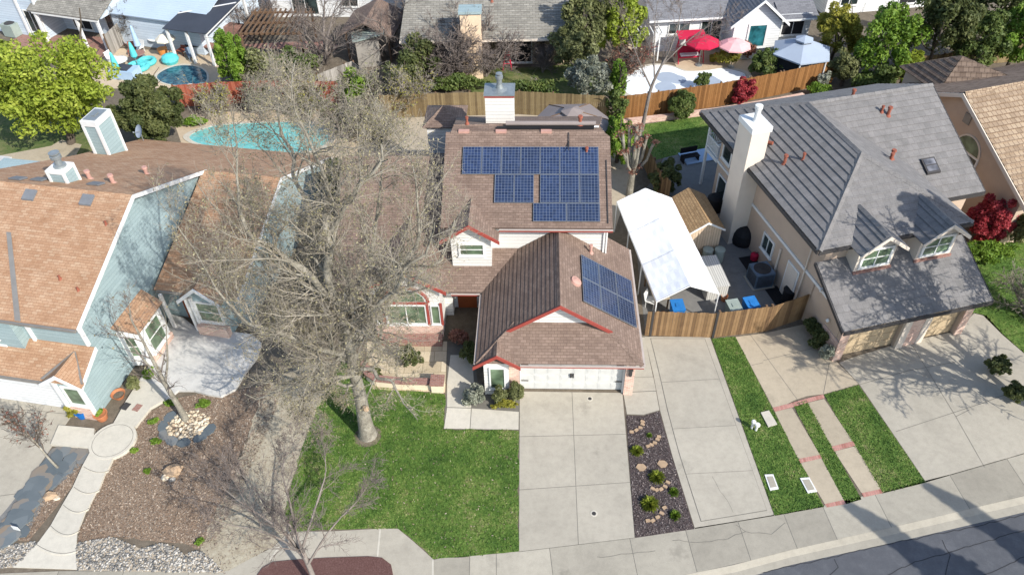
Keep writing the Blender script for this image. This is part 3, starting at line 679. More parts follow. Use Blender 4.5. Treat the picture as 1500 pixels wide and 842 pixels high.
# soft ground behind the houses
b = MB(); b.sheet(PP([(0, 150), (110, 150), (140, 225), (100, 245), (0, 260), (-60, 240)]), .004); st('back_lawn', b, MT['weeds'], 'patchy shaded back lawn behind the blue house chimney')
b = MB(); b.sheet(PP([(0, 228), (75, 214), (90, 205), (120, 212), (105, 240), (0, 262)]), .008); st('back_patio', b, MT['concrete_warm'], 'tan concrete patio behind the orange roof ridge')
b = MB(); b.sheet(PP([(255, 180), (300, 165), (480, 160), (560, 170), (560, 240), (430, 260), (270, 222)]), .004); st('pool_deck', b, MT['pool_deck'], 'tan concrete deck around the turquoise pool')
b = MB(); b.sheet(PP([(690, 118), (700, 98), (760, 100), (900, 90), (905, 150), (690, 145)]), .004); st('back_lawn', b, MT['weeds'], 'rough green back lawn below the grey shingle house')
b = MB(); b.sheet(PP([(555, 160), (890, 150), (925, 260), (900, 340), (555, 300)]), .004); st('back_yard', b, MT['concrete_warm'], 'tan back yard paving around the brown gazebo')
b = MB(); b.sheet(PP([(905, 165), (1000, 120), (985, 85), (930, 80), (910, 60), (1100, 75), (1110, 100), (1080, 120)]), .004); st('pool_deck', b, MT['pool_deck'], 'tan pool deck around the drained white pool')
b = MB(); b.sheet(PP([(130, 130), (150, 70), (250, 75), (330, 85), (320, 128), (180, 130)]), .004); st('pool_deck', b, MT['pool_deck'], 'cluttered tan deck around the dark kidney pool')
# pools
def pool(px, label, water, depth=-.06, coping='concrete_pale', inner=None):
    w = PP(px); cx = sum(p[0] for p in w) / len(w); cy = sum(p[1] for p in w) / len(w)
    t = thing('pool', label, 'swimming pool', (cx, cy, 0))
    big = [(cx + (x - cx) * 1.09, cy + (y - cy) * 1.09) for x, y, _ in w]
    k = MB(); n = len(w)
    for i in range(n):
        a, c_, d, e = w[i], w[(i + 1) % n], big[(i + 1) % n], big[i]
        k.face([(a[0], a[1], .05), (c_[0], c_[1], .05), (d[0], d[1], .05), (e[0], e[1], .05)]); k.face([(e[0], e[1], .0), (d[0], d[1], .0), (d[0], d[1], .05), (e[0], e[1], .05)])
        k.face([(a[0], a[1], .0), (c_[0], c_[1], .0), (c_[0], c_[1], .05), (a[0], a[1], .05)])
    k.build('coping', MT[coping], t)
    s = MB(); s.sheet(w, .016); s.build('water' if inner is None else 'basin', MT[water], t)
    return t, w
def smooth_loop(pts, k=6):
    out = []; n = len(pts)
    for i in range(n):
        p0, p1, p2, p3 = pts[i - 1], pts[i], pts[(i + 1) % n], pts[(i + 2) % n]
        for q in range(k):
            t = q / k
            out.append(tuple(.5 * (2 * p1[d] + (p2[d] - p0[d]) * t + (2 * p0[d] - 5 * p1[d] + 4 * p2[d] - p3[d]) * t * t + (-p0[d] + 3 * p1[d] - 3 * p2[d] + p3[d]) * t ** 3) for d in (0, 1)))
    return out
pool(smooth_loop([(278, 200), (310, 186), (350, 182), (400, 180), (455, 182), (482, 200), (470, 216), (440, 224), (390, 225), (340, 216), (295, 212)]), 'turquoise swimming pool behind the orange-roofed house', 'water_turq')
pool(smooth_loop([(230, 112), (245, 101), (268, 96), (292, 100), (303, 110), (298, 124), (270, 127), (240, 122)]), 'dark blue kidney-shaped pool beside the red fence', 'water_dark')
pt, pw2 = pool(smooth_loop([(915, 118), (935, 102), (960, 96), (985, 98), (1005, 105), (1035, 104), (1060, 101), (1090, 108), (1085, 120), (1040, 126), (1000, 134), (955, 142), (920, 138)]), 'drained white plaster pool behind the golden fence', 'plaster', inner=1)
b = MB()
for px, py, r in ((978, 114, .9), (992, 117, .7), (975, 128, .8), (1035, 118, .9), (1045, 121, .7)):
    q = P(px, py); PZ = .0165 + px * 4e-6; b.lathe((q[0], q[1], PZ), [(r, 0), (r * .9, .003 + px * 5e-6), (0, .003 + px * 5e-6)], 14)
b.build('puddle', MT['tarp_grey'], pt)

# scattered stuff
def inside(poly, X, Y):
    r = np.zeros(len(X), bool); n = len(poly)
    for i in range(n):
        x0, y0 = poly[i][:2]; x1, y1 = poly[(i + 1) % n][:2]
        c_ = ((y0 > Y) != (y1 > Y)); r ^= c_ & (X < (x1 - x0) * (Y - y0) / ((y1 - y0) + 1e-12) + x0)
    return r
def area(poly): return abs(sum(poly[i][0] * poly[(i + 1) % len(poly)][1] - poly[(i + 1) % len(poly)][0] * poly[i][1] for i in range(len(poly)))) / 2
def scatter(poly, dens):
    x = np.array([p[0] for p in poly]); y = np.array([p[1] for p in poly]); n = int((np.ptp(x)) * (np.ptp(y)) * dens)
    X = RNG.uniform(x.min(), x.max(), n); Y = RNG.uniform(y.min(), y.max(), n); k = inside(poly, X, Y); return X[k], Y[k]
def quads(C, U, W_):
    V = np.stack([C - U - W_, C + U - W_, C + U + W_, C - U + W_], 1).reshape(-1, 3); return V, np.arange(len(V)).reshape(-1, 4)
def unit(a): return a / np.linalg.norm(a, axis=-1, keepdims=True)
def grass(polys, dens, h, label):
    Vs, Ts = [], []
    for pl in polys:
        X, Y = scatter(pl, dens); n = len(X); a = RNG.uniform(0, 2 * np.pi, n); w = RNG.uniform(.012, .028, n); hh = h * RNG.uniform(.5, 1.3, n)
        b0 = np.stack([X, Y, np.full(n, .008)], 1); s = np.stack([np.cos(a) * w, np.sin(a) * w, np.zeros(n)], 1)
        tip = b0 + np.stack([RNG.normal(0, .035, n), RNG.normal(0, .035, n), hh], 1)
        Vs.append(np.stack([b0 - s, b0 + s, tip], 1).reshape(-1, 3)); Ts.append(RNG.uniform(0, 1, n))
    V = np.concatenate(Vs); fast_mesh('grass', V, np.arange(len(V)).reshape(-1, 3), MT['grass'], tint=np.concatenate(Ts), origin=(0, 0, 0), label=label, cat='grass', kind='stuff')
grass([LAWN1], 650, .05, 'short green grass of the lawn around the big tree'); grass([LAWN2, LAWN3, LAWN4], 650, .05, 'short green grass of the strips between the right driveways')
grass([LAWN5, LAWN6], 200, .06, 'sunlit green grass around the grey-roofed house')
def rocks(polys, dens, r0, r1, mat, name, label, z=.01):
    g = (1 + 5 ** .5) / 2; iv = unit(np.array([(-1, g, 0), (1, g, 0), (-1, -g, 0), (1, -g, 0), (0, -1, g), (0, 1, g), (0, -1, -g), (0, 1, -g), (g, 0, -1), (g, 0, 1), (-g, 0, -1), (-g, 0, 1)]))
    fi = np.array([(0, 11, 5), (0, 5, 1), (0, 1, 7), (0, 7, 10), (0, 10, 11), (1, 5, 9), (5, 11, 4), (11, 10, 2), (10, 7, 6), (7, 1, 8), (3, 9, 4), (3, 4, 2), (3, 2, 6), (3, 6, 8), (3, 8, 9), (4, 9, 5), (2, 4, 11), (6, 2, 10), (8, 6, 7), (9, 8, 1)])
    XY = [scatter(p, dens) for p in polys]; X = np.concatenate([a[0] for a in XY]); Y = np.concatenate([a[1] for a in XY]); n = len(X)
    R = RNG.uniform(r0, r1, n) * RNG.choice([.7, 1, 1.25], n); S = np.stack([R * RNG.uniform(.8, 1.4, n), R * RNG.uniform(.7, 1.1, n), R * RNG.uniform(.45, .8, n)], 1)
    V = iv[None] * S[:, None] * RNG.uniform(.85, 1.15, (n, 12, 1)); a = RNG.uniform(0, 6.28, n); ca, sa = np.cos(a)[:, None], np.sin(a)[:, None]
    V = np.stack([V[..., 0] * ca - V[..., 1] * sa, V[..., 0] * sa + V[..., 1] * ca, V[..., 2]], 2) + np.stack([X, Y, z + S[:, 2] * .5], 1)[:, None]
    Fc = (fi[None] + 12 * np.arange(n)[:, None, None]).reshape(-1, 3)
    return fast_mesh(name, V.reshape(-1, 3), Fc, MT[mat], tint=np.repeat(RNG.uniform(0, 1, n), 20), smooth=True, origin=(0, 0, 0), label=label, cat=name.replace('_', ' '), kind='stuff')
rocks(PEB, 300, .022, .055, 'rock', 'pebbles', 'grey and white river pebbles beside the sidewalk')
q = P(276, 622); ringp = [(q[0] + .95 * math.cos(t), q[1] + .8 * math.sin(t)) for t in np.linspace(0, 6.28, 20)]
rocks([ringp], 110, .05, .1, 'pale_rock', 'cobbles', 'tan cobbles around the trunk of the slender bare tree')
q2 = P(85, 686); rocks([[(q2[0] + .45 * math.cos(t), q2[1] + .4 * math.sin(t)) for t in np.linspace(0, 6.28, 16)]], 160, .025, .05, 'rock', 'white_pebbles', 'white pebbles around the small leaning tree in slate')
def chips(polys, dens, name, label, mat='chip', L=(.03, .07)):
    XY = [scatter(p, dens) for p in polys]; X = np.concatenate([a[0] for a in XY]); Y = np.concatenate([a[1] for a in XY]); n = len(X)
    a = RNG.uniform(0, 6.28, n); l = RNG.uniform(*L, n); w = l * RNG.uniform(.2, .5, n); t = RNG.normal(0, .35, n)
    U = np.stack([np.cos(a) * l, np.sin(a) * l, t * l], 1); W_ = np.stack([-np.sin(a) * w, np.cos(a) * w, RNG.normal(0, .3, n) * w], 1)
    V, Fc = quads(np.stack([X, Y, np.full(n, .022) + RNG.uniform(0, .015, n)], 1), U, W_)
    fast_mesh(name, V, Fc, MT[mat], tint=RNG.uniform(0, 1, n), origin=(0, 0, 0), label=label, cat='bark chips', kind='stuff')
chips([PP([(918, 609), (943, 610), (965, 603), (984, 670), (1016, 774), (930, 787)])], 420, 'bark_chips', 'loose dark bark chips in the bed between driveway and parking pad', 'chip_dark', L=(.015, .04))
chips([MULCH, MUL2], 330, 'bark_chips', 'loose brown bark chips over the left mulch yard', L=(.02, .045))
EDGE = [[(x + random.gauss(0, .0), y, 0) for x, y, _ in PP([(395, 555), (365, 640), (340, 695), (298, 795), (315, 800), (360, 700), (385, 645), (420, 560)])]]
chips(EDGE, 260, 'bark_chips', 'stray bark chips where mulch meets the granite strip', L=(.02, .05))
chips([LAWN1], 14, 'leaf_litter', 'scattered dead leaves and twigs on the front lawn', L=(.015, .04))
chips([GRAV], 70, 'leaf_litter', 'dry twigs and leaf litter on the granite strip', L=(.012, .035))
# slate flagstones ringed and in the bed: each stone is a piece
STZ = [0.0]
def stone(px, py, rx, ry, rot, z, mat, label, group, name='flagstone', k=7, h=.035):
    q = P(px, py); pts = []
    for i in range(k):
        t = 2 * math.pi * i / k + random.uniform(-.2, .2); r = random.uniform(.82, 1.12); x, y = rx * r * math.cos(t), ry * r * math.sin(t)
        pts.append((q[0] + x * math.cos(rot) - y * math.sin(rot), q[1] + x * math.sin(rot) + y * math.cos(rot)))
    m_ = MB(); STZ[0] += .0011; m_.prism(pts, z - .01 + STZ[0] * .1, z + h + STZ[0], random.random()); return m_.build(name, MT[mat], None, (q[0], q[1], z), label=label, cat='stepping stone', group=group)
for i, ang in enumerate((150, 185, 215, 245, 275, 310, 340)):
    a = math.radians(ang); q = P(276, 622)
    s_ = MB(); pts = []
    for t in range(7):
        tt = 2 * math.pi * t / 7; r = random.uniform(.85, 1.1); x, y = .36 * r * math.cos(tt), .27 * r * math.sin(tt); th_ = a + math.pi / 2
        pts.append((q[0] + 1.15 * math.cos(a) + x * math.cos(th_) - y * math.sin(th_), q[1] + 1.0 * math.sin(a) + x * math.sin(th_) + y * math.cos(th_)))
    s_.prism(pts, 0, .05 + i * .0015, random.uniform(0, .7)); s_.build('flagstone', MT['slate'], None, (pts[0][0], pts[0][1], 0), label='blue-grey slate stone in the ring around the slender tree', cat='stepping stone', group='slate ring around the slender tree')
for i, (px, py) in enumerate([(88, 660), (108, 659), (128, 660), (122, 672), (95, 690), (100, 684), (83, 697), (72, 695), (60, 700), (78, 706), (68, 712), (57, 722), (50, 735), (36, 722), (40, 750), (30, 752), (34, 764), (20, 760), (22, 774), (10, 772), (32, 778), (14, 788), (0, 783), (-8, 790), (95, 662), (118, 664), (84, 670), (103, 674), (70, 682), (58, 692), (78, 690), (92, 684), (66, 700), (52, 706), (45, 718), (60, 712), (38, 730), (50, 728), (30, 742), (43, 742), (24, 754), (36, 756), (16, 766), (28, 768), (8, 780), (20, 780), (3, 792), (12, 792), (-6, 800)]):
    stone(px, py, .42, .3, random.uniform(0, 3), .012, 'slate', 'slate flagstone in the strip beside the left driveway', 'slate strip by the left driveway')
# ================================================================ VEGETATION BUILDERS
def crown(name, c, rad, n, leaf, mat, parent=None, lumps=14, seed=None, low=-.6, flat=.55, shell=.8, cl=True, **props):
    """leaf-sized faces spread through overlapping lumps; uneven outline with gaps"""
    rg = np.random.default_rng(seed if seed is not None else int(abs(c[0] * 77 + c[1] * 31) * 10) % 99991)
    lumps = int(lumps * (2.6 if 14 <= lumps < 60 and cl else 1)); rad = np.array(rad); d = unit(rg.normal(size=(lumps, 3))); d[:, 2] = np.where(d[:, 2] < low, -d[:, 2], d[:, 2])
    big = 1.0 if lumps < 18 else .8; L = d * rg.uniform(.4, .85, (lumps, 1)); lr = rg.uniform(.2, .42, lumps) * big * (.62 if lumps > 30 and cl else 1)
    L = np.concatenate([L, [[0, 0, 0]]]); lr = np.concatenate([lr, [.6]])
    pw = lr ** 2; pw[-1] *= .5 + .5 * (lumps <= 30); k = rg.choice(len(lr), n, p=pw / pw.sum())
    s = unit(rg.normal(size=(n, 3))); s[:, 2] = np.where(rg.uniform(size=n) < .3, np.abs(s[:, 2]), s[:, 2])
    r = lr[k] * rg.uniform(shell * .6, 1.08, n) ** .7
    Cn = (L[k] + s * r[:, None]) * rad + np.array(c)
    nn = unit(s * flat + rg.normal(size=(n, 3)) * .55 + np.array([0, 0, .25])); t = unit(np.cross(nn, rg.normal(size=(n, 3)))); b_ = np.cross(nn, t)
    sz = leaf * rg.uniform(.6, 1.4, n)[:, None]
    a, e = t * sz, b_ * sz * .5
    V = np.stack([Cn - a, Cn - a * .1 + e, Cn + a, Cn - a * .1 - e], 1).reshape(-1, 3)
    tint = np.clip(rg.uniform(0, 1, n) * .5 + rg.uniform(0, .5, len(lr))[k], 0, 1)
    return fast_mesh(name, V, np.arange(4 * n).reshape(-1, 4), MT[mat], parent, tint, **props)
def tubes(segs, ns):
    """segs (n,8): p0 p1 r0 r1 -> verts, quad faces"""
    S = np.asarray(segs); p0, p1 = S[:, :3], S[:, 3:6]; d = unit(p1 - p0 + 1e-9); ref = np.where(np.abs(d[:, 2:3]) > .9, np.array([[1., 0, 0]]), np.array([[0, 0, 1.]])); a = unit(np.cross(d, ref)); b_ = np.cross(d, a)
    th = np.arange(ns) * 2 * np.pi / ns; ring_ = a[:, None] * np.cos(th)[None, :, None] + b_[:, None] * np.sin(th)[None, :, None]
    V = np.concatenate([p0[:, None] + ring_ * S[:, 6][:, None, None], p1[:, None] + ring_ * S[:, 7][:, None, None]], 1)
    i = np.arange(ns); j = (i + 1) % ns; f_ = np.stack([i, j, j + ns, i + ns], 1)
    Fc = (f_[None] + 2 * ns * np.arange(len(S))[:, None, None]).reshape(-1, 4)
    return V.reshape(-1, 3), Fc
class Grow:
    def __init__(s, seed, maxlev, kids, ratio, wig, trop, ang=(30, 60), nseg=(6, 6, 5, 4, 3), rr=.6, minr=.004, first=1, gravity=0.0, bounds=None):
        s.rg = random.Random(seed); s.maxlev, s.kids, s.ratio, s.wig, s.trop, s.ang, s.nseg, s.rr, s.minr, s.first = maxlev, kids, ratio, wig, trop, ang, nseg, rr, minr, first
        s.segs = {}; s.tips = []; s.bounds = bounds
    def branch(s, p, d, L, r, lev, endr=.35):
        rg = s.rg; n = s.nseg[min(lev, len(s.nseg) - 1)]; d = Vector(d).normalized(); p = Vector(p)
        for i in range(n):
            w = s.wig[min(lev, len(s.wig) - 1)]
            d = (d + Vector((rg.gauss(0, w), rg.gauss(0, w), rg.gauss(0, w) + s.trop[min(lev, len(s.trop) - 1)]))).normalized()
            q = p + d * (L / n); r0 = r * (1 - (1 - endr) * i / n); r1 = r * (1 - (1 - endr) * (i + 1) / n)
            s.segs.setdefault(lev, []).append((*p, *q, max(r0, s.minr), max(r1, s.minr * .8)))
            p = q
            if s.bounds and not s.bounds(p): return
            if lev < s.maxlev and i >= (s.first if lev == 0 else 0):
                k = s.kids[lev]; k = int(k) + (rg.random() < k - int(k))
                for _ in range(k):
                    a = math.radians(rg.uniform(*s.ang)); o = d.orthogonal().normalized(); o.rotate(__import__('mathutils').Quaternion(d, rg.uniform(0, 6.283)))
                    nd = d * math.cos(a) + o * math.sin(a)
                    LL = L * s.ratio[lev] * rg.uniform(.6, 1.15) * (1 - .35 * i / n)
                    s.branch(p, nd, LL, max(r1 * s.rr, s.minr), lev + 1)
            if lev == s.maxlev: s.tips.append(tuple(p))
        if lev < s.maxlev: s.branch(p, d, L * s.ratio[lev] * .9, max(r * endr, s.minr), lev + 1)
    def mesh(s, levs, ns):
        Vs, Fs, off = [], [], 0
        for l in levs:
            if l not in s.segs: continue
            V, Fc = tubes(s.segs[l], ns.get(l, 3)); Vs.append(V); Fs.append(Fc + off); off += len(V)
        return np.concatenate(Vs), np.concatenate(Fs)
def limb(g, pts, rads, lev=0):
    """explicit limb polyline, smoothed, registered as segments"""
    P_ = [Vector(p) for p in pts]; out = []
    for i in range(len(P_) - 1):
        p0, p1, p2, p3 = P_[max(i - 1, 0)], P_[i], P_[i + 1], P_[min(i + 2, len(P_) - 1)]
        for k in range(4):
            t = k / 4; out.append(((p1 * 2 + (p2 - p0) * t + (p0 * 2 - p1 * 5 + p2 * 4 - p3) * t * t + (-p0 + p1 * 3 - p2 * 3 + p3) * t ** 3) * .5, rads[i] + (rads[i + 1] - rads[i]) * t))
    out.append((P_[-1], rads[-1]))
    for (a, ra), (b_, rb) in zip(out, out[1:]): g.segs.setdefault(-1, []).append((*a, *b_, ra, rb))
    return out
def leafy(name, label, px, py, zc, rad, n, leaf, mat, cat='tree', trunk=True, bark='bark_dark', lumps=14, group=None, low=-.6, tr=.16, flat=.55, at=None):
    c = at or P(px, py, zc); root = thing(name, label, cat, (c[0], c[1], 0), group)
    if trunk:
        g = Grow(int(px * 3 + py), 1, [2.2], [.7], [.12, .2], [.02, .05], (25, 55), (5, 4), minr=.015)
        g.branch((c[0], c[1], -.05), (0, 0, 1), max(.6, zc + rad[2] * .35), tr, 0); V, Fc = g.mesh([0, 1], {0: 8, 1: 5}); fast_mesh('trunk', V, Fc, MT[bark], root, smooth=True)
    crown('crown' if cat == 'tree' else 'foliage', c, rad, n, leaf, mat, root, lumps, low=low, flat=flat)
    return root
# ================================================================ MAIN HOUSE
Mf = FR((.26, 23.27), -2.8); MD = lambda dx, dy, dz=0: Vector(Mf(dx, dy, dz)) - Vector(Mf(0, 0, 0))
X1, Y1 = MD(1, 0), MD(0, 1)
mh = thing('brown_roof_house', 'two-storey cream house with brown shingle roof, red trim and solar panels', 'house', Mf(2, 5))
w = MB()
w.box(Mf, -1.62, 5.15, .22, 7.6, 0, 2.45)
w.box(Mf, 0, 4.87, -.08, .22, 2.12, 2.46)                     # header over the garage door
w.box(Mf, -1.65, -.5, -.28, .22, 0, 2.4)                       # window bay
w.slab([Mf(-1.9, -.28, 2.4), Mf(-.1, -.28, 2.4), Mf(-1.0, -.28, 3.0)], MD(0, .6))
w.box(Mf, -3.6, 4.15, 6.1, 14.4, 0, 5.3)
w.box(Mf, -9.2, -3.6, 5.0, 16.2, 0, 2.7)
w.box(Mf, -4.1, -1.9, 5.6, 6.1, 0, 2.6); w.box(Mf, -5.6, -3.6, 14.5, 16.6, 2, 5.6)
w.box(Mf, -7.35, -4.0, 3.55, 6, 0, 3.15)
w.slab([Mf(-7.35, 3.55, 3.15), Mf(-4.0, 3.55, 3.15), Mf(-5.7, 3.55, 4.35)], MD(0, 3))
w.slab([Mf(-.25, .95, 3.35), Mf(3.85, .95, 3.35), Mf(1.8, .95, 4.85)], MD(0, .2))
w.box(Mf, -3.45, -1.5, 5.28, 6.2, 3.0, 5.1); w.slab([Mf(-3.45, 5.28, 5.1), Mf(-1.5, 5.28, 5.1), Mf(-2.5, 5.28, 5.82)], MD(0, 1.2))
for x in (-3.5, 4.05): w.slab([Mf(x, 6.2, 5.3), Mf(x, 14.3, 5.3), Mf(x, 10.6, 7.5)], MD(.1, 0))
w.slab([Mf(-9.2, 5.0, 2.7), Mf(-9.2, 16, 2.7), Mf(-9.2, 10.4, 6.0)], MD(.15, 0))
w.build('wall', MT['cream'], mh)
r = MB(); S = .2
E5 = (-.15, 6.1, 3.7)
def RP(pts, row=.21, step=.014, **k): roof_plane(r, [Mf(*p) for p in pts], row, step, **k)
RP([(-1.95, -.55, 2.5), (-.56, .65, 3.43), (1.8, .65, 5), (1.8, 6.1, 5), E5, (-1.95, 4.1, 2.5)], .235, .026)
RP([(5.55, -.55, 2.5), (5.55, 7.5, 2.5), (4.2, 7.5, 3.4), (4.2, 6.1, 3.4), (1.8, 6.1, 5.0), (1.8, .65, 5.0), (4.16, .65, 3.43)])
RP([(-1.95, -.55, 2.5), (5.55, -.55, 2.5), (4.16, .65, 3.43), (3.9, .95, 3.66), (-.3, .95, 3.66), (-.56, .65, 3.43)])
RP([(-3.95, 5.7, 5.3), (4.4, 5.7, 5.3), (4.4, 10.25, 7.6), (4.1, 10.5, 7.7), (-3.7, 10.5, 7.7), (-3.95, 10.5, 7.7)])
RP([(-3.7, 10.5, 7.7), (4.1, 10.5, 7.7), (3.9, 11.05, 7.76), (-3.6, 11.05, 7.76)])
RP([(-3.95, 15.6, 5.6), (4.4, 15.6, 5.6), (3.9, 11.05, 7.76), (-3.6, 11.05, 7.76)])
RP([(-2.5, 4.95, 6), (-2.5, 7.1, 6), (-3.55, 5.7, 5.3), (-3.9, 5.7, 5.07), (-3.9, 4.95, 5.07)], .235, .026)
RP([(-2.5, 4.95, 6), (-2.5, 7.1, 6), (-1.45, 5.7, 5.3), (-1.1, 5.7, 5.07), (-1.1, 4.95, 5.07)])
RP([(-9.5, 4.1, 2.5), (-1.95, 4.1, 2.5), E5, (-3.6, 6.1, 3.7), (-3.6, 10.4, 6.28), (-9.5, 10.4, 6.28)])
RP([(-9.5, 16.7, 2.5), (-3.6, 16.7, 2.5), (-3.6, 10.4, 6.28), (-9.5, 10.4, 6.28)])
RP([(-5.7, 3.25, 4.6), (-5.7, 7.6, 4.6), (-7.75, 4.4, 3.3), (-7.75, 3.25, 3.3)]); RP([(-5.7, 3.25, 4.6), (-5.7, 7.6, 4.6), (-3.65, 4.4, 3.3), (-3.65, 3.25, 3.3)])
RP([(-1.0, -.65, 3.12), (-1.0, .7, 3.12), (-2.05, .3, 2.4), (-2.05, -.65, 2.4)]); RP([(-1.0, -.65, 3.12), (-1.0, .7, 3.12), (.03, .3, 2.4), (.03, -.65, 2.4)])
for p in ([(-5.8, 14.3, 5.65), (-3.4, 14.3, 5.65), (-4.7, 15.5, 6.35)], [(-3.4, 14.3, 5.65), (-3.4, 16.8, 5.65), (-4.7, 15.5, 6.35)], [(-5.8, 16.8, 5.65), (-3.4, 16.8, 5.65), (-4.7, 15.5, 6.35)], [(-5.8, 14.3, 5.65), (-5.8, 16.8, 5.65), (-4.7, 15.5, 6.35)]): RP(p)
r.build('roof', MT['shingle_brown'], mh)
c = MB()
for a, b_ in (((1.8, .65, 5.0), (1.8, 6.1, 5.0)), ((-1.95, -.55, 2.5), (-.56, .65, 3.43)), ((5.55, -.55, 2.5), (4.16, .65, 3.43)), ((-3.7, 10.5, 7.7), (4.1, 10.5, 7.7)), ((-3.6, 11.05, 7.76), (3.9, 11.05, 7.76)), ((-2.5, 4.95, 6), (-2.5, 7.1, 6)), ((-9.5, 10.4, 6.28), (-3.6, 10.4, 6.28)), ((-5.7, 3.25, 4.6), (-5.7, 7.5, 4.6)), ((-1, -.65, 3.12), (-1, .6, 3.12)), ((-5.8, 14.3, 5.65), (-4.7, 15.5, 6.35)), ((-3.4, 14.3, 5.65), (-4.7, 15.5, 6.35))): ridge(c, Mf(*a), Mf(*b_), .14, .05)
c.build('ridge_cap', MT['shingle_brown'], mh)
rk = MB()
def rake(mb, F, a, b_, y, d=.2, t=.05):
    """sloping barge board from a to b (x,z) on plane y"""
    mb.slab([F(a[0], y, a[1]), F(b_[0], y, b_[1]), F(b_[0], y, b_[1] - d), F(a[0], y, a[1] - d)], Vector(F(0, -t, 0)) - Vector(F(0, 0, 0)))
for a, b_, y in (((-.6, 3.45), (1.8, 5.06), .62), ((4.2, 3.45), (1.8, 5.06), .62), ((-3.95, 5.1), (-2.5, 6.07), 4.93), ((-1.05, 5.1), (-2.5, 6.07), 4.93), ((-7.8, 3.33), (-5.7, 4.67), 3.23), ((-3.6, 3.33), (-5.7, 4.67), 3.23), ((-2.1, 2.42), (-1, 3.19), -.67), ((.07, 2.42), (-1, 3.19), -.67)): rake(rk, Mf, a, b_, y)
rk.build('rake_board', MT['red_trim'], mh)
g, f = MB(), MB()
def gutter(a, b_, dn): 
    a, b_ = Vector(Mf(*a)), Vector(Mf(*b_)); d = dn
    g.slab([a, b_, b_ + d * .09, a + d * .09], (0, 0, -.035)); f.slab([a - Vector((0, 0, .037)), b_ - Vector((0, 0, .037)), b_ - Vector((0, 0, .17)), a - Vector((0, 0, .17))], d * .03)
gutter((.05, -.57, 2.46), (5.6, -.57, 2.46), -Y1); gutter((-1.1, 5.68, 5.26), (4.42, 5.68, 5.26), -Y1); gutter((5.57, -.55, 2.46), (5.57, 7.5, 2.46), X1); gutter((-1.97, -.55, 2.46), (-1.97, 4.05, 2.46), -X1); gutter((-3.5, 4.08, 2.46), (-1.95, 4.08, 2.46), -Y1)
g.build('gutter', MT['gutter'], mh); f.build('fascia', MT['red_trim'], mh)
ds = MB(); ds.box(Mf, 4.02, 4.1, 6.02, 6.09, 3.5, 5.2); ds.box(Mf, 4.16, 4.23, 6.02, 6.09, 3.45, 5.2); ds.build('downpipe', MT['white'], mh)
# garage door with eight by four raised panels, straps and handle
gd = MB(); gd.box(Mf, .02, 4.85, .1, .215, .01, 2.115)
for i in range(8):
    for k in range(4): (gd.box(Mf, .09 + i * .6, .56 + i * .6, .088, .1, .09 + k * .52, .47 + k * .52), gd.box(Mf, .16 + i * .6, .49 + i * .6, .08, .088, .16 + k * .52, .40 + k * .52))
gdo = gd.build('garage_door', mat_plain('white_garage_door', lin('#c2c2be'), .5, var=.08), mh)
hh = MB()
for z in (.62, 1.75):
    hh.box(Mf, .06, .4, .035, .054, z, z + .05); hh.box(Mf, 4.47, 4.8, .035, .054, z, z + .05)
hh.build('hinge', MT['dark_trim'], gdo)
hh = MB(); hh.box(Mf, 2.35, 2.42, .02, .1, .9, 1.15); hh.box(Mf, 2.46, 2.53, .02, .1, .9, 1.15); hh.build('handle', MT['dark_trim'], gdo)
b = MB(); b.box(Mf, 4.87, 5.3, -.22, .23, 0, 2.44); b.box(Mf, -.49, -.01, -.1, .22, 0, 2.38); b.build('brick_column', MT['brick_pink'], mh)
jb = MB(); jb.box(Mf, 4.8, 4.87, -.1, .1, 0, 2.12); jb.box(Mf, 0, .05, -.1, .1, 0, 2.12); jb.build('door_jamb', MT['white'], mh)
lp = MB(); lp.box(Mf, 5.02, 5.16, -.33, -.22, 1.5, 1.85); lp.box(Mf, 4.99, 5.19, -.36, -.2, 1.85, 1.9); lp.box(Mf, 5.04, 5.14, -.31, -.24, 1.42, 1.5); lp.build('wall_lamp', MT['dark_trim'], mh)
window(mh, Mf(-1.03, -.28, 1.2), X1, -Y1, .62, 1.35, 0, 0, .07, 'glass_green')
window(mh, Mf(-2.45, 5.28, 4.3), X1, -Y1, 1.1, .62, 0, 1, .1, 'glass_green')
window(mh, Mf(-5.75, 3.55, 1.5), X1, -Y1, 1.9, 1.2, 1, 0, .1, 'glass_green'); window(mh, Mf(-4.28, 3.55, 1.5), X1, -Y1, .36, 1.2, 0, 0, .05, 'glass_green'); window(mh, Mf(-7.1, 3.55, 1.5), X1, -Y1, .3, 1.2, 0, 0, .05, 'glass_green')
aw, ap = MB(), MB(); n = 14
arc = [(-5.75 + 1.1 * math.cos(math.pi * i / n), 2.42 + .85 * math.sin(math.pi * i / n)) for i in range(n + 1)]
arc2 = [(-5.75 + 1.0 * math.cos(math.pi * i / n), 2.45 + .75 * math.sin(math.pi * i / n)) for i in range(n + 1)]
arc3 = [(-5.75 + 1.24 * math.cos(math.pi * i / n), 2.38 + 1.0 * math.sin(math.pi * i / n)) for i in range(n + 1)]
aw.slab([Mf(x, 3.54, z) for x, z in arc], -Y1 * .06); a_ = aw.build('arch_window', MT['white'], mh); ap.slab([Mf(x, 3.475, z) for x, z in arc2], -Y1 * .012); ap.build('pane', MT['glass_green'], a_)
at = MB()
for (x0, z0), (x1, z1) in zip(arc3, arc3[1:]):
    at.slab([Mf(x0, 3.545, z0), Mf(x1, 3.545, z1), Mf(x1 + (-5.75 - x1) * .1, 3.545, z1 + (2.38 - z1) * .1), Mf(x0 + (-5.75 - x0) * .1, 3.545, z0 + (2.38 - z0) * .1)], -Y1 * .1)
for x in (-6.92, -4.66, -3.98): at.box(Mf, x - .06, x + .06, 3.46, 3.545, .8, 2.3)
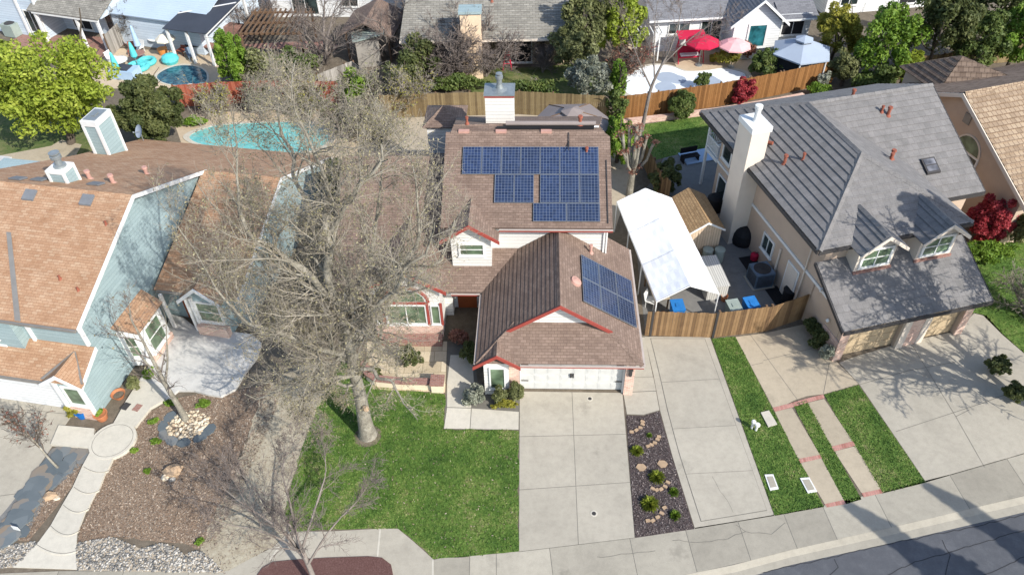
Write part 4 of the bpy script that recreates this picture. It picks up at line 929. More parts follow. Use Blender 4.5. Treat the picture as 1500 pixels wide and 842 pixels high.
at.box(Mf, -6.9, -4.7, 3.45, 3.54, 2.26, 2.36); at.build('window_trim', MT['red_trim'], mh)
b = MB(); b.box(Mf, -7.38, -3.97, 3.44, 3.545, 0, .7); b.build('brick_base', MT['brick_pink'], mh)
d = MB(); d.box(Mf, -3.4, -2.4, 5.52, 5.6, .05, 2.1); d_ = d.build('front_door', MT['door_rust'], mh); d = MB(); d.tube(Mf(-2.55, 5.5, 1.0), Mf(-2.55, 5.44, 1.0), .04, .04, 8); d.build('handle', MT['grey_metal'], d_)
# chimney
cb = MB(); cb.box(Mf, -2.0, -.52, 12.0, 13.2, 3, 8.82); ch = cb.build('chimney', MT['cream'], mh)
cb = MB(); cb.box(Mf, -2.04, -.48, 11.96, 13.24, 8.821, 8.92); cb.build('trim_band', MT['red_trim'], ch)
cb = MB(); cb.box(Mf, -2.06, -.46, 11.94, 13.26, 8.921, 8.97)
q = Mf(-1.26, 12.6, 8.97); cb.lathe(q, [(.4, 0), (.2, .1), (.15, .3)], 14); cb.build('chimney_cap', MT['grey_metal'], ch)
cb = MB(); cb.lathe(q, [(.14, .3), (.14, .6), (.2, .62), (.2, .76), (.08, .82), (.17, .85), (.17, .9), (0, .93)], 16); cb.build('flue', MT['grey_metal'], ch)
for p, h, rr, mt in (((3.2, 9.4, 7.12), .3, .06, 'vent_red'), ((3.4, 5.5, 3.98), .35, .07, 'vent_pink'), ((-2.9, 11.1, 7.9), .25, .06, 'vent_red'), ((2.9, 11.0, 7.9), .35, .09, 'vent_red')): vent(mh, Mf(*p), h, rr, mt)
vb = MB()
for x in (-3.3, -1.4, .9): vb.box(Mf, x, x + .55, 10.4, 10.62, 7.62, 7.8)
vb.build('ridge_vent', MT['vent_pink'], mh)
q = Mf(2.55, 2.75, 4.5); nv = Vector(MD(.667, 0, 0)) + Vector((0, 0, 1)); nv.normalize(); dv_ = MB(); dv_.tube(Vector(q) - nv * .05, Vector(q) + nv * .1, .3, .27, 18); dv_.tube(Vector(q) + nv * .1, Vector(q) + nv * .16, .22, .08, 18); dv_.build('round_vent', MT['vent_pink'], mh)
cl = MB(); cl.box(Mf, 2.28, 2.32, 9.2, 10.5, 7.45, 7.48); cl.slab([Mf(2.3, 10.4, 7.73), Mf(2.34, 10.4, 7.73), Mf(2.34, 9.1, 7.09), Mf(2.3, 9.1, 7.09)], (0, 0, .03)); cl.slab([Mf(4.16, 9.0, 7.0), Mf(4.2, 9.0, 7.0), Mf(4.2, 5.9, 5.45), Mf(4.16, 5.9, 5.45)], (0, 0, .04)); cl.build('conduit', MT['dark_trim'], mh)
co = MB(); co.box(Mf, -1.35, 3.6, 10.68, 10.86, 7.74, 7.84); cl_ = co.build('heat_collector', MT['collector'], None, label='long black and grey solar heating roll along the ridge above the panels', cat='solar collector')
co = MB(); co.tube(Mf(-.9, 10.98, 7.93), Mf(3.7, 10.98, 7.93), .12, .12, 12); co.build('rolled_mat', MT['gazebo'], cl_); co = MB(); co.tube(Mf(3.61, 10.78, 7.85), Mf(3.85, 10.78, 7.85), .05, .05, 8); co.build('header_pipe', MT['white'], cl_)
# solar panels
def solar(corner, ux, uy, W_, H_, label, group):
    c0 = Vector(corner); n = ux.cross(uy).normalized(); ctr = c0 + ux * (W_ / 2) + uy * (H_ / 2)
    t = thing('solar_panel', label, 'solar panel', ctr, group); fr, ce = MB(), MB()
    def bx(mb, x0, x1, y0, y1, d0, d1):
        q = [c0 + ux * x + uy * y + n * dd for dd in (d0, d1) for y in (y0, y1) for x in (x0, x1)]
        for k in ((0, 2, 3, 1), (4, 5, 7, 6), (0, 1, 5, 4), (2, 6, 7, 3), (0, 4, 6, 2), (1, 3, 7, 5)): mb.face([q[i] for i in k])
    e = .022
    bx(fr, 0, W_, 0, e, .07, .115); bx(fr, 0, W_, H_ - e, H_, .07, .115); bx(fr, 0, e, e, H_ - e, .07, .115); bx(fr, W_ - e, W_, e, H_ - e, .07, .115); bx(fr, .2, .24, .1, H_ - .1, -.02, .069)
    bx(ce, e, W_ - e, e, H_ - e, .075, .11); fr.build('frame', MT['alu'], t); ce.build('cell_sheet', MT['solar'], t)
ordn = ['first', 'second', 'third', 'fourth', 'fifth', 'sixth', 'seventh']
sl = Vector(MD(0, 1)) + Vector((0, 0, .5)); sl.normalize()
def upl(px, py): # point on the upper front slope
    o = Vector(Mf(0, 5.7, 5.3)); n = X1.cross(sl); d = Vector(ray(px, py)); s0 = Vector((0, 0, CAM_H)); return s0 + d * ((o - s0).dot(n) / d.dot(n))
r1, r2, r3 = upl(677, 256.5), upl(724, 298), upl(779.5, 325.5); W1 = .955
for i in range(7): solar(r1 + X1 * (i * .975), X1, sl, W1, 1.55, f'{ordn[i]} panel from the left in the top solar row of the upper roof', 'solar panels on the upper roof')
y2 = r1 - sl * 1.575
for i, x in enumerate((1.65, 2.625, 3.9, 4.875, 5.85)): solar(y2 + X1 * x, X1, sl, W1, 1.55, f'{ordn[i]} panel from the left in the middle solar row of the upper roof', 'solar panels on the upper roof')
y3 = y2 - sl * 1.0
for i, x in enumerate((3.57, 5.2)): solar(y3 + X1 * x, X1, sl, 1.61, .975, f'{("left", "right")[i]} of the two wide panels in the bottom solar row', 'solar panels on the upper roof')
dn = Vector(MD(1, 0)) + Vector((0, 0, -.667)); dn.normalize()
for i in range(2):
    for k in range(3):
        c0 = Vector(Mf(2.83, 1.6 + i * 1.62, 5.0 - .667 * 1.03)) + dn * (k * 1.03)
        solar(c0, dn, Y1, 1.01, 1.6, f'garage roof panel in the {("front", "rear")[i]} row, {("closest to the ridge", "in the middle", "closest to the gutter")[k]}', 'solar panels on the garage roof')

# ================================================================ GREY-ROOFED TAUPE HOUSE
Rf = FR((15.606, 24.609), 13); RX = Vector(Rf(1, 0)) - Vector(Rf(0, 0)); RY = Vector(Rf(0, 1)) - Vector(Rf(0, 0))
rh = thing('grey_roof_house', 'taupe stucco house with grey slate roof, two dormers and tall chimney', 'house', Rf(4, 7))
w = MB(); w.box(Rf, 0, 7.1, .3, 2.9, 0, 2.7); w.box(Rf, 0, 7.1, .0, .3, 2.1, 2.7); w.box(Rf, 0, 7.0, 2.8, 13.9, 0, 5.2); w.box(Rf, 2.4, 7.0, 13.9, 15, 0, 5.2); w.box(Rf, 7.0, 10.6, 6.0, 15, 0, 4.2)
w.slab([Rf(10.45, 6.3, 4.2), Rf(10.45, 15, 4.2), Rf(10.45, 15, 5.3), Rf(10.45, 11.6, 6.95)], RX * .15)
w.slab([Rf(.01, .4, 2.6), Rf(.01, 2.85, 2.6), Rf(.01, 2.85, 3.95)], RX * .15); w.slab([Rf(6.95, .4, 2.6), Rf(6.95, 2.85, 2.6), Rf(6.95, 2.85, 3.95)], RX * .15)
for x in (0, 3.35, 4.55, 6.75): w.box(Rf, x + .02, x + .36, .0, .32, 0, 2.15)
w.build('wall', MT['taupe'], rh)
r = MB()
def RP2(pts, row=.37, step=.045): roof_plane(r, [Rf(*p) for p in pts], row, step)
RP2([(-.75, 2.45, 5.2), (3.38, 6.55, 7.25), (3.38, 11.6, 7.25), (-.75, 15.6, 5.2)], .385, .05)
RP2([(-.75, 2.45, 5.2), (7.5, 2.45, 5.2), (3.38, 6.55, 7.25)], step=.02)
RP2([(7.5, 2.45, 5.2), (7.5, 7.5, 5.2), (3.38, 11.6, 7.25), (3.38, 6.55, 7.25)], step=.02)
RP2([(3.38, 11.6, 7.25), (7.5, 7.5, 5.2), (7.5, 5.5, 4.2), (11, 5.5, 4.2), (11, 11.6, 7.25)], step=.02)
RP2([(-.75, 15.6, 5.2), (11, 15.6, 5.2), (11, 11.6, 7.25), (3.38, 11.6, 7.25)])
RP2([(-.4, -.4, 2.55), (7.55, -.4, 2.55), (7.55, 2.78, 4.15), (-.4, 2.78, 4.15)], row=.45, step=.012)
for cx in (2.15, 5.45):
    RP2([(cx, 1.62, 6.05), (cx, 4.15, 6.05), (cx - 1.25, 2.45, 5.15), (cx - 1.25, 1.62, 5.15)]); RP2([(cx, 1.62, 6.05), (cx, 4.15, 6.05), (cx + 1.25, 2.45, 5.15), (cx + 1.25, 1.62, 5.15)])
r.build('roof', MT['tile_grey'], rh)
c = MB()
for a, b_ in (((3.38, 6.55, 7.27), (3.38, 11.6, 7.27)), ((-.75, 2.45, 5.22), (3.38, 6.55, 7.27)), ((7.5, 2.45, 5.22), (3.38, 6.55, 7.27)), ((3.38, 11.6, 7.27), (11, 11.6, 7.27)), ((-.75, 15.6, 5.22), (3.38, 11.6, 7.27)), ((2.15, 1.62, 6.06), (2.15, 4.1, 6.06)), ((5.45, 1.62, 6.06), (5.45, 4.1, 6.06))): ridge(c, Rf(*a), Rf(*b_), .16, .06)
c.build('ridge_cap', MT['tile_grey'], rh)
f = MB()
def fas(mb, a, b_, d, h=.2, t=.06): a, b_ = Vector(a), Vector(b_); mb.slab([a, b_, b_ - Vector((0, 0, h)), a - Vector((0, 0, h))], Vector(d) * t)
fas(f, Rf(-.77, 2.45, 5.18), Rf(-.77, 15.6, 5.18), -RX); fas(f, Rf(-.75, 2.43, 5.18), Rf(7.5, 2.43, 5.18), -RY); fas(f, Rf(-.4, -.42, 2.53), Rf(7.55, -.42, 2.53), -RY); fas(f, Rf(7.5, 5.48, 4.18), Rf(11, 5.48, 4.18), -RY); fas(f, Rf(11.02, 5.5, 4.2), Rf(11.02, 11.6, 7.25), RX); fas(f, Rf(-.42, -.4, 2.55), Rf(-.42, 2.8, 4.15), -RX); fas(f, Rf(7.57, -.4, 2.55), Rf(7.57, 2.8, 4.15), RX)
f.build('fascia', MT['dark_trim'], rh)
# dormers
for i, cx in enumerate((2.15, 5.45)):
    d = MB(); d.box(Rf, cx - .98, cx + .98, 2.0, 2.9, 3.5, 5.2); d.slab([Rf(cx - .98, 2.0, 5.2), Rf(cx + .98, 2.0, 5.2), Rf(cx, 2.0, 5.9)], RY * 1.2)
    dm = d.build('dormer', MT['taupe_light'], rh)
    k = MB(); rake(k, Rf, (cx - 1.28, 5.17), (cx, 6.1), 1.6, .2, .05); rake(k, Rf, (cx + 1.28, 5.17), (cx, 6.1), 1.6, .2, .05); k.build('rake_board', MT['taupe_light'], dm)
    k = MB(); k.box(Rf, cx - 1.02, cx + 1.02, 1.9, 1.998, 3.68, 3.84); k.build('brick_sill', MT['brick_red'], dm)
    window(dm, Rf(cx, 2.0, 4.55), RX, -RY, 1.4, .95, 1, 1, .12, 'glass_green', sill=False)
# chimney with pipe
cb = MB(); cb.box(Rf, -1.0, .02, 9.5, 10.9, 0, 7.3); ch = cb.build('chimney', MT['taupe_light'], rh)
cb = MB(); cb.box(Rf, -1.06, .08, 9.44, 10.96, 7.301, 7.6); cb.build('chimney_cap', MT['white'], ch)
q = Rf(-.5, 10.2, 7.6); cb = MB(); cb.lathe(q, [(.2, 0), (.15, .1), (.15, .7), (.2, .72), (.2, .9), (0, .93)], 16); cb.build('flue', MT['white'], ch)
for p, h, rr in (((.55, 10.4, 5.85), .2, .07), ((.6, 8.5, 5.87), .45, .08), ((1.35, 8.1, 6.25), .3, .06), ((7.6, 10.3, 6.6), .4, .09), ((7.3, 10.5, 6.75), .25, .06), ((6.1, 7.4, 5.95), .4, .09), ((5.9, 7.2, 6.0), .3, .07), ((6.3, 11.9, 7.1), .3, .08)): vent(rh, Rf(*p), h, rr)
vb = MB(); vb.tube(Rf(.35, 10.7, 6.0), Rf(.75, 10.1, 6.1), .1, .1, 8); vb.build('flue_pipe', MT['vent_red'], rh)
sk = MB(); z = lambda y: 1.45 + .5 * y
sk.slab([Rf(8.2, 6.8, z(6.8) + .02), Rf(9.0, 6.8, z(6.8) + .02), Rf(9.0, 7.6, z(7.6) + .02), Rf(8.2, 7.6, z(7.6) + .02)], (0, 0, .12)); so = sk.build('skylight', MT['dark_trim'], rh)
sk = MB()
for y0, y1 in ((6.88, 7.16), (7.22, 7.52)): sk.slab([Rf(8.28, y0, z(y0) + .15), Rf(8.92, y0, z(y0) + .15), Rf(8.92, y1, z(y1) + .15), Rf(8.28, y1, z(y1) + .15)], (0, 0, .01))
sk.build('pane', mat_glass('skylight_glass', G(.12, .12, .13), .15), so)
b = MB(); b.box(Rf, -.06, -.002, .5, 9.48, 2.62, 2.78); b.box(Rf, -.06, -.002, 10.92, 13.9, 2.62, 2.78); b.build('belt_trim', MT['white'], rh)
window(rh, Rf(0, 7.2, 1.55), -RY, -RX, .95, .9, 1, 0, .1); window(rh, Rf(0, 12.9, 1.3), -RY, -RX, .9, 1.5, 0, 0, .1); window(rh, Rf(0, 13.0, 3.9), -RY, -RX, .9, 1.2, 0, 0, .1)
d = MB(); d.box(Rf, -.05, -.002, 4.1, 5.2, .02, 2.2); do = d.build('side_door', MT['white'], rh); d = MB(); d.box(Rf, -.075, -.051, 4.2, 5.1, .05, 2.1); d.build('door_panel', MT['taupe_light'], do)
d = MB(); d.tube(Rf(-.08, 3.75, 0), Rf(-.08, 3.75, 5.1), .04, .04, 8); d.tube(Rf(-.06, 6.0, .6), Rf(-.06, 6.0, 2.3), .06, .06, 8); d.build('downpipe', MT['taupe_light'], rh)
for k, (x0, x1) in enumerate(((.4, 3.33), (4.95, 6.72))):
    d = MB(); d.box(Rf, x0, x1, .22, .3, .01, 2.1)
    for i in range(int((x1 - x0) / .7)):
        for jz in range(4): d.box(Rf, x0 + .08 + i * .7, x0 + .68 + i * .7, .205, .22, .08 + jz * .52, .46 + jz * .52)
    d.build('garage_door', MT['garage_beige'], rh)
b = MB(); b.box(Rf, -.05, .42, -.04, .015, 0, 2.0); b.box(Rf, -.05, .0, .0, 1.3, 0, 1.3); b.box(Rf, 3.75, 4.5, -.05, .1, 0, 2.05); b.box(Rf, 6.76, 7.2, -.05, .02, 0, 2.05); b.build('brick_facing', MT['brick_pink'], rh)
b = MB(); b.box(Rf, 3.36, 3.74, -.12, .02, 0, 2.45); b.box(Rf, 4.52, 4.9, -.06, .02, 0, 2.45); b.build('post', MT['taupe_light'], rh)
l_ = MB(); q = Rf(-.1, 1.1, 1.75); l_.lathe(q, [(.04, -.1), (.1, 0), (.05, .1), (0, .12)], 10); l_.build('wall_lamp', MT['white'], rh)
cm_ = MB(); cm_.tube(Rf(-.02, 2.2, 2.9), Rf(-.25, 2.05, 2.85), .06, .06, 10); cm_.build('security_camera', MT['white'], rh)
# balcony at the rear corner
bl = MB(); bl.box(Rf, -.1, 2.4, 13.92, 15.5, 2.55, 2.75)
for x, y in ((-.02, 15.42), (2.3, 15.42)): bl.box(Rf, x - .07, x + .07, y - .07, y + .07, 0, 5.05)
ba_ = bl.build('balcony', MT['white'], rh); bl = MB()
for z0 in (2.9, 3.6): bl.box(Rf, -.06, 2.36, 15.42, 15.48, z0, z0 + .07); bl.box(Rf, -.09, -.03, 13.95, 15.4, z0, z0 + .07)
for i in range(18): bl.box(Rf, -.02 + i * .13, .03 + i * .13, 15.43, 15.47, 2.97, 3.6)
for i in range(9): bl.box(Rf, -.08, -.04, 14.05 + i * .15, 14.1 + i * .15, 2.97, 3.6)
bl.build('railing', MT['white'], ba_)

# ================================================================ BLUE HOUSE WITH ORANGE ROOF
Lf = FR((-19.48, 22.53), -11.5); LX = Vector(Lf(1, 0)) - Vector(Lf(0, 0)); LY = Vector(Lf(0, 1)) - Vector(Lf(0, 0))
lh = thing('orange_roof_house', 'blue-grey sided house with big orange-brown shingle roof and white trim', 'house', Lf(-3, 7))
w = MB(); w.box(Lf, -12, 0, 1.25, 12.6, 0, 4.75); w.slab([Lf(-.3, 1.25, 4.75), Lf(-.3, 12.6, 4.75), Lf(-.3, 12.6, 4.95), Lf(-.3, 7.1, 7.3), Lf(-.3, 1.25, 4.85)], LX * .3)
w.box(Lf, -12, 0, .1, 1.25, 0, 2.5); w.slab([Lf(-.3, .1, 2.5), Lf(-.3, 1.3, 2.5), Lf(-.3, 1.3, 3.15)], LX * .295)
w.box(Lf, -7.6, 4.45, 6.6, 18.4, 0, 2.35); w.slab([Lf(4.3, 6.6, 2.35), Lf(4.3, 18.4, 2.35), Lf(4.3, 12.7, 4.85)], LX * .15); w.box(Lf, 2.2, 3.9, 5.75, 7, 0, 2.5)
w.slab([Lf(2.0, 5.75, 2.5), Lf(4.05, 5.75, 2.5), Lf(3.05, 5.75, 3.35)], LY * .5)
w.build('wall', MT['blue'], lh)
wf = MB(); wf.box(Lf, -12, -1.25, 0, .098, 0, 2.42); wf.build('garage_wall', MT['white_siding'], lh)
r = MB()
def RP3(pts, row=.24, step=.012, **k): roof_plane(r, [Lf(*p) for p in pts], row, step, **k)
RP3([(-14, .84, 4.85), (.35, .84, 4.85), (.35, 7.1, 7.5), (-9.2, 7.1, 7.5), (-14, 7.1, 7.5)])
RP3([(.35, 7.1, 7.5), (.35, 12.7, 5.098), (4.8, 12.7, 5.098), (4.8, 19, 2.395), (-8.1, 19, 2.395), (-8.0, 13.5, 4.75), (-9.2, 7.1, 7.5)])
RP3([(.3, 5.9, 2.55), (4.8, 5.9, 2.55), (4.8, 12.7, 5.1), (.3, 12.7, 5.1)])
RP3([(-12, -.42, 2.5), (-1.45, -.42, 2.5), (.32, -.42, 2.5), (.32, 1.24, 3.3), (-12, 1.24, 3.3)])
RP3([(-.5, -.6, 3.25), (-.5, .85, 3.25), (-1.55, -.35, 2.55), (-1.55, -.6, 2.55)]); RP3([(-.5, -.6, 3.25), (-.5, .85, 3.25), (.5, -.35, 2.6), (.5, -.6, 2.6)])
RP3([(3.05, 5.35, 3.5), (3.05, 8.2, 3.5), (1.9, 5.95, 2.55), (1.9, 5.35, 2.55)]); RP3([(3.05, 5.35, 3.5), (3.05, 8.2, 3.5), (4.2, 5.95, 2.55), (4.2, 5.35, 2.55)])
RP3([(.02, 2.75, 2.95), (.02, 5.45, 2.95), (1.15, 5.2, 2.5), (1.15, 3.0, 2.5)])
r.build('roof', MT['shingle_orange'], lh)
c = MB()
for a, b_ in (((-14, 7.1, 7.5), (.35, 7.1, 7.5)), ((.35, 12.7, 5.1), (4.8, 12.7, 5.1)), ((3.05, 5.35, 3.5), (3.05, 8.1, 3.5))): ridge(c, Lf(*a), Lf(*b_), .14, .04)
c.build('ridge_cap', MT['shingle_orange'], lh)
f = MB()
def rk2(a, b_, d, h=.22, t=.05): fas(f, Lf(*a), Lf(*b_), d, h, t)
rk2((.36, .84, 4.87), (.36, 7.1, 7.53), LX); rk2((.36, 12.9, 5.05), (.36, 7.1, 7.53), LX); rk2((.33, -.42, 2.52), (.33, 1.24, 3.32), LX); rk2((4.81, 5.9, 2.57), (4.81, 12.7, 5.12), LX); rk2((4.81, 19, 2.4), (4.81, 12.7, 5.12), LX)
rk2((-.5, -.62, 3.3), (.52, -.62, 2.63), -LY); rk2((-.5, -.62, 3.3), (-1.57, -.62, 2.58), -LY); rk2((3.05, 5.33, 3.55), (1.88, 5.33, 2.58), -LY); rk2((3.05, 5.33, 3.55), (4.22, 5.33, 2.58), -LY)
f.build('rake_board', MT['white'], lh)
g = MB(); fas(g, Lf(-14, .82, 4.86), Lf(.35, .82, 4.86), -LY, .12, .09); fas(g, Lf(-12, -.44, 2.52), Lf(-1.5, -.44, 2.52), -LY, .12, .09); fas(g, Lf(.5, 5.88, 2.57), Lf(1.9, 5.88, 2.57), -LY, .12, .08)
for y in ((-1.45, -.3, 2.62), (.4, -.3, 2.62)): pass
g.build('gutter', MT['flash'], lh)
fl = MB(); zf = lambda y: 4.85 + .4233 * (y - .84) + .035
fl.slab([Lf(-5.05, 4.7, zf(4.7)), Lf(-4.8, 4.7, zf(4.7)), Lf(-2.35, .86, zf(.86)), Lf(-2.65, .86, zf(.86))], (0, 0, .012))
fl.slab([Lf(-.55, .9, 3.2), Lf(-.45, .9, 3.2), Lf(-1.48, -.4, 2.62), Lf(-1.62, -.4, 2.62)], (0, 0, .03)); fl.slab([Lf(-.55, .9, 3.2), Lf(-.45, .9, 3.2), Lf(.52, -.4, 2.66), Lf(.4, -.4, 2.66)], (0, 0, .03)); fl.build('flashing', MT['flash'], lh)
tr_ = MB()
for y in (1.2, 4.0): pass
for a, b_ in (((.03, 1.3, 3.3), (.03, 1.3, 4.8)), ((.03, .15, .0), (.03, .15, 2.5))): tr_.box(Lf, -.07, .05, a[1] - .08, a[1] + .08, a[2], b_[2])
tr_.box(Lf, -2.75, -2.6, 1.15, 1.3, 3.2, 4.75); tr_.box(Lf, -4.6, -4.45, .75, .9, 3.0, 4.6); tr_.box(Lf, -4.6, -3.9, .75, .9, 3.05, 3.2); tr_.slab([Lf(-4.55, .74, 3.1), Lf(-4.4, .74, 3.1), Lf(-4.0, .74, 3.5), Lf(-4.15, .74, 3.5)], LY * .1)
tr_.build('corner_trim', MT['white'], lh)
b = MB(); b.box(Lf, -5.6, -3.0, .78, 1.25, 3.1, 4.8); b.build('bay', MT['blue'], lh)
# little gabled window bay at the front corner
b = MB(); b.box(Lf, -1.25, .25, -.3, .1, 0, 2.55); b.slab([Lf(-1.4, -.3, 2.55), Lf(.4, -.3, 2.55), Lf(-.5, -.3, 3.1)], LY * .4); b.build('bay', MT['blue'], lh)
for x in (-1.15, .12): 
    t_ = MB(); t_.box(Lf, x - .09, x + .09, -.4, -.29, 0, 2.5); t_.build('post', MT['white'], lh)
window(lh, Lf(-.45, -.3, 1.55), LX, -LY, .75, 1.1, 0, 0, .1, 'glass_green'); b = MB(); b.box(Lf, -1.05, .05, -.42, -.305, 0, .7); b.build('brick_base', MT['brick_pink'], lh)
# bow window on the side wall
b = MB(); b.prism([Lf(0.0, 2.9), Lf(.95, 3.15), Lf(.95, 5.05), Lf(0.0, 5.3)], .1, 2.5); b.build('bow_window_box', MT['white'], lh)
window(lh, Lf(.96, 4.1, 1.4), LY, LX, 1.1, 1.5, 0, 1, .12, 'glass_green'); b = MB(); b.box(Lf, .95, 1.06, 3.15, 5.05, .0, .5); b.build('brick_base', MT['brick_pink'], lh)
window(lh, Lf(.5, 3.0, 1.5), Vector(Lf(.95, 3.15)) - Vector(Lf(0, 2.9)), Vector(Lf(.25, -.95)) - Vector(Lf(0, 0)), .45, 1.3, 0, 1, .06, 'glass_green', sill=False)
# entry
d = MB(); d.box(Lf, 1.1, 2.0, 6.5, 6.59, .1, 2.2); d_ = d.build('front_door', MT['door_rust'], lh); d = MB(); d.tube(Lf(1.9, 6.5, 1.1), Lf(1.9, 6.42, 1.1), .05, .05, 8); d.build('handle', MT['dark_trim'], d_)
for x in (.75, 2.1, 2.35): 
    t_ = MB(); t_.box(Lf, x - .07, x + .07, 5.6, 5.74, 0, 2.5); t_.build('post', MT['white'], lh)
window(lh, Lf(3.1, 5.75, 1.55), LX, -LY, 1.15, 1.2, 0, 1, .1, 'glass_green'); b = MB(); b.box(Lf, 2.3, 3.95, 5.4, 5.74, 0, .75); b.build('brick_base', MT['brick_pink'], lh)
# boxed chimney and tall chimney
zr = lambda y: 7.5 - .429 * (y - 7.1)
c = MB(); c.box(Lf, -4.6, -3.75, 7.95, 8.75, 6.4, 7.65); ch = c.build('chimney', MT['blue'], lh); c = MB(); c.box(Lf, -4.66, -3.69, 7.89, 8.81, 7.651, 7.8)
for x, y in ((-4.6, 7.95), (-3.75, 7.95), (-3.75, 8.75), (-4.6, 8.75)): c.box(Lf, x - .06, x + .06, y - .06, y + .06, 6.5, 7.65)
c.build('corner_trim', MT['white'], ch); q = Lf(-4.15, 8.4, 7.8); c = MB(); c.lathe(q, [(.3, 0), (.28, .1), (.17, .15), (.17, .42), (.26, .46), (.26, .6), (.1, .7), (.25, .72), (.25, .78), (0, .82)], 18); c.build('flue', MT['grey_metal'], ch)
c = MB(); c.box(Lf, -7.35, -6.5, 14.2, 15.6, 2, 6.3); ch = c.build('chimney', MT['blue'], lh); c = MB(); c.box(Lf, -7.41, -6.44, 14.14, 15.66, 6.301, 6.62)
for x, y in ((-7.35, 14.2), (-6.5, 14.2), (-6.5, 15.6), (-7.35, 15.6)): c.box(Lf, x - .07, x + .07, y - .07, y + .07, 2, 6.3)
c.build('corner_trim', MT['white'], ch); c = MB(); c.box(Lf, -7.3, -6.55, 14.3, 15.5, 6.621, 6.66); c.box(Lf, -7.05, -6.8, 14.7, 15.1, 6.66, 6.72); c.build('chimney_cap', MT['grey_metal'], ch)
for p, h in (((-3.5, 9.1, zr(9.1)), .4), ((-1.97, 8.8, zr(8.8)), .4), ((-1.77, 11.0, zr(11)), .35)): vent(lh, Lf(*p), h, .1, 'vent_pink')
for p in ((-.32, 5.6, 6.88), (-.31, 2.5, 5.56), (-1.4, 2.9, 5.75)): vent(lh, Lf(*p), .18, .05, 'vent_red', False)
for k, (x, y, dn_) in enumerate(((-4.75, 6.55, 1), (-1.75, 6.6, 1), (-6.3, 7.8, 0), (-5.3, 8.0, 0), (-2.4, 8.2, 0))):
    zz = (lambda y_: 4.85 + .4233 * (y_ - .84)) if dn_ else zr
    s_ = MB(); s_.slab([Lf(x - .3, y - .25, zz(y - .25) + .03), Lf(x + .3, y - .25, zz(y - .25) + .03), Lf(x + .3, y + .25, zz(y + .25) + .03), Lf(x - .3, y + .25, zz(y + .25) + .03)], (0, 0, .09)); s_.build('roof_vent', MT['vent_grey'], lh)
# satellite dish at the rear eave
q = zat(217, 196, Lf(-3.9, 14.5)[1]); dt = thing('satellite_dish', 'pale grey satellite dish on the orange roof edge before a dark tree', 'satellite dish', Lf(-7.6, 18.6, 2.5))
q = Vector(Lf(-7.6, 18.6, 2.5)); d = MB(); d.tube(q, q + Vector((0, 0, .7)), .03, .03, 8); d.build('mast', MT['grey_metal'], dt)
d = MB(); ax = Vector((-.6, -.6, .5)).normalized(); ct = q + Vector((0, 0, .75)); a1 = ax.orthogonal().normalized(); a2 = ax.cross(a1); prev = None
for k in range(5):
    rr = .42 * k / 4; ring_ = [ct + ax * (.5 * rr * rr) + (a1 * math.cos(t * math.pi / 10) + a2 * math.sin(t * math.pi / 10)) * rr for t in range(20)]
    if prev:
        for t in range(20): d.face([prev[t], prev[(t + 1) % 20], ring_[(t + 1) % 20], ring_[t]], .5, 0, True)
    prev = ring_
d.build('dish', MT['tarp_grey'], dt); d = MB(); d.tube(ct, ct + ax * .5 + Vector((0, 0, -.15)), .02, .02, 6); d.tube(ct + ax * .5 + Vector((0, 0, -.15)), ct + ax * .42 + Vector((0, 0, -.1)), .05, .05, 8); d.build('feed_arm', MT['grey_metal'], dt)

# ================================================================ TAN TILED HOUSE (far right)
Tf = FR((25.9, 38.6), 15); TX = Vector(Tf(1, 0)) - Vector(Tf(0, 0))
th_ = thing('tan_roof_house', 'tan tile-roofed stucco house with arched gable window', 'house', Tf(5, 0))
w = MB(); w.box(Tf, .3, 12, -6.0, 6, 0, 3.4); w.slab([Tf(.3, -6.0, 3.4), Tf(.3, 6, 3.4), Tf(.3, 0, 6.3)], TX * .2); w.build('wall', MT['taupe'], th_)
r = MB(); roof_plane(r, [Tf(0, -6.8, 3.15), Tf(13, -6.8, 3.15), Tf(13, 0, 6.5), Tf(0, 0, 6.5)], .35, .05); r.build('roof', MT['tile_tan'], th_)
r = MB(); roof_plane(r, [Tf(0, 7.0, 3.1), Tf(13, 7.0, 3.1), Tf(13, 0, 6.5), Tf(0, 0, 6.5)], .35, .05)
ap = Tf(4.3, 5.0, 5.75)
for p in ([Tf(2.6, 4.2, 3.9), Tf(6.9, 3.1, 4.8), ap], [Tf(2.6, 4.2, 3.9), Tf(2.6, 8.0, 3.9), ap], [Tf(6.9, 3.1, 4.8), Tf(6.9, 8.0, 3.9), ap], [Tf(2.6, 8.0, 3.9), Tf(6.9, 8.0, 3.9), ap]): roof_plane(r, p, .35, .05)
r.build('rear_roof', MT['tile_dark'], th_)
w = MB(); w.box(Tf, 3.0, 6.6, 5.4, 7.7, 0, 3.85); w.build('rear_wall', MT['taupe'], th_)
c = MB(); ridge(c, Tf(0, 0, 6.53), Tf(13, 0, 6.53), .17, .09); c.build('ridge_cap', MT['tile_tan'], th_)
f = MB(); fas(f, Tf(-.03, -6.8, 3.15), Tf(-.03, 0, 6.52), -TX, .25); fas(f, Tf(-.03, 7, 3.1), Tf(-.03, 0, 6.52), -TX, .25); f.build('rake_board', MT['taupe_light'], th_)
TY = Vector(Tf(0, 1)) - Vector(Tf(0, 0))
wo = window(th_, Tf(.3, -1.5, 2.7), -TY, -TX, 1.8, 1.5, 1, 0, .1, sill=False)
a1 = MB(); a1.slab([Tf(.3, -1.5 + 1.0 * math.cos(math.pi * i / 12), 3.55 + 1.0 * math.sin(math.pi * i / 12)) for i in range(13)], -TX * .06); a_ = a1.build('arch_window', MT['taupe_light'], th_)
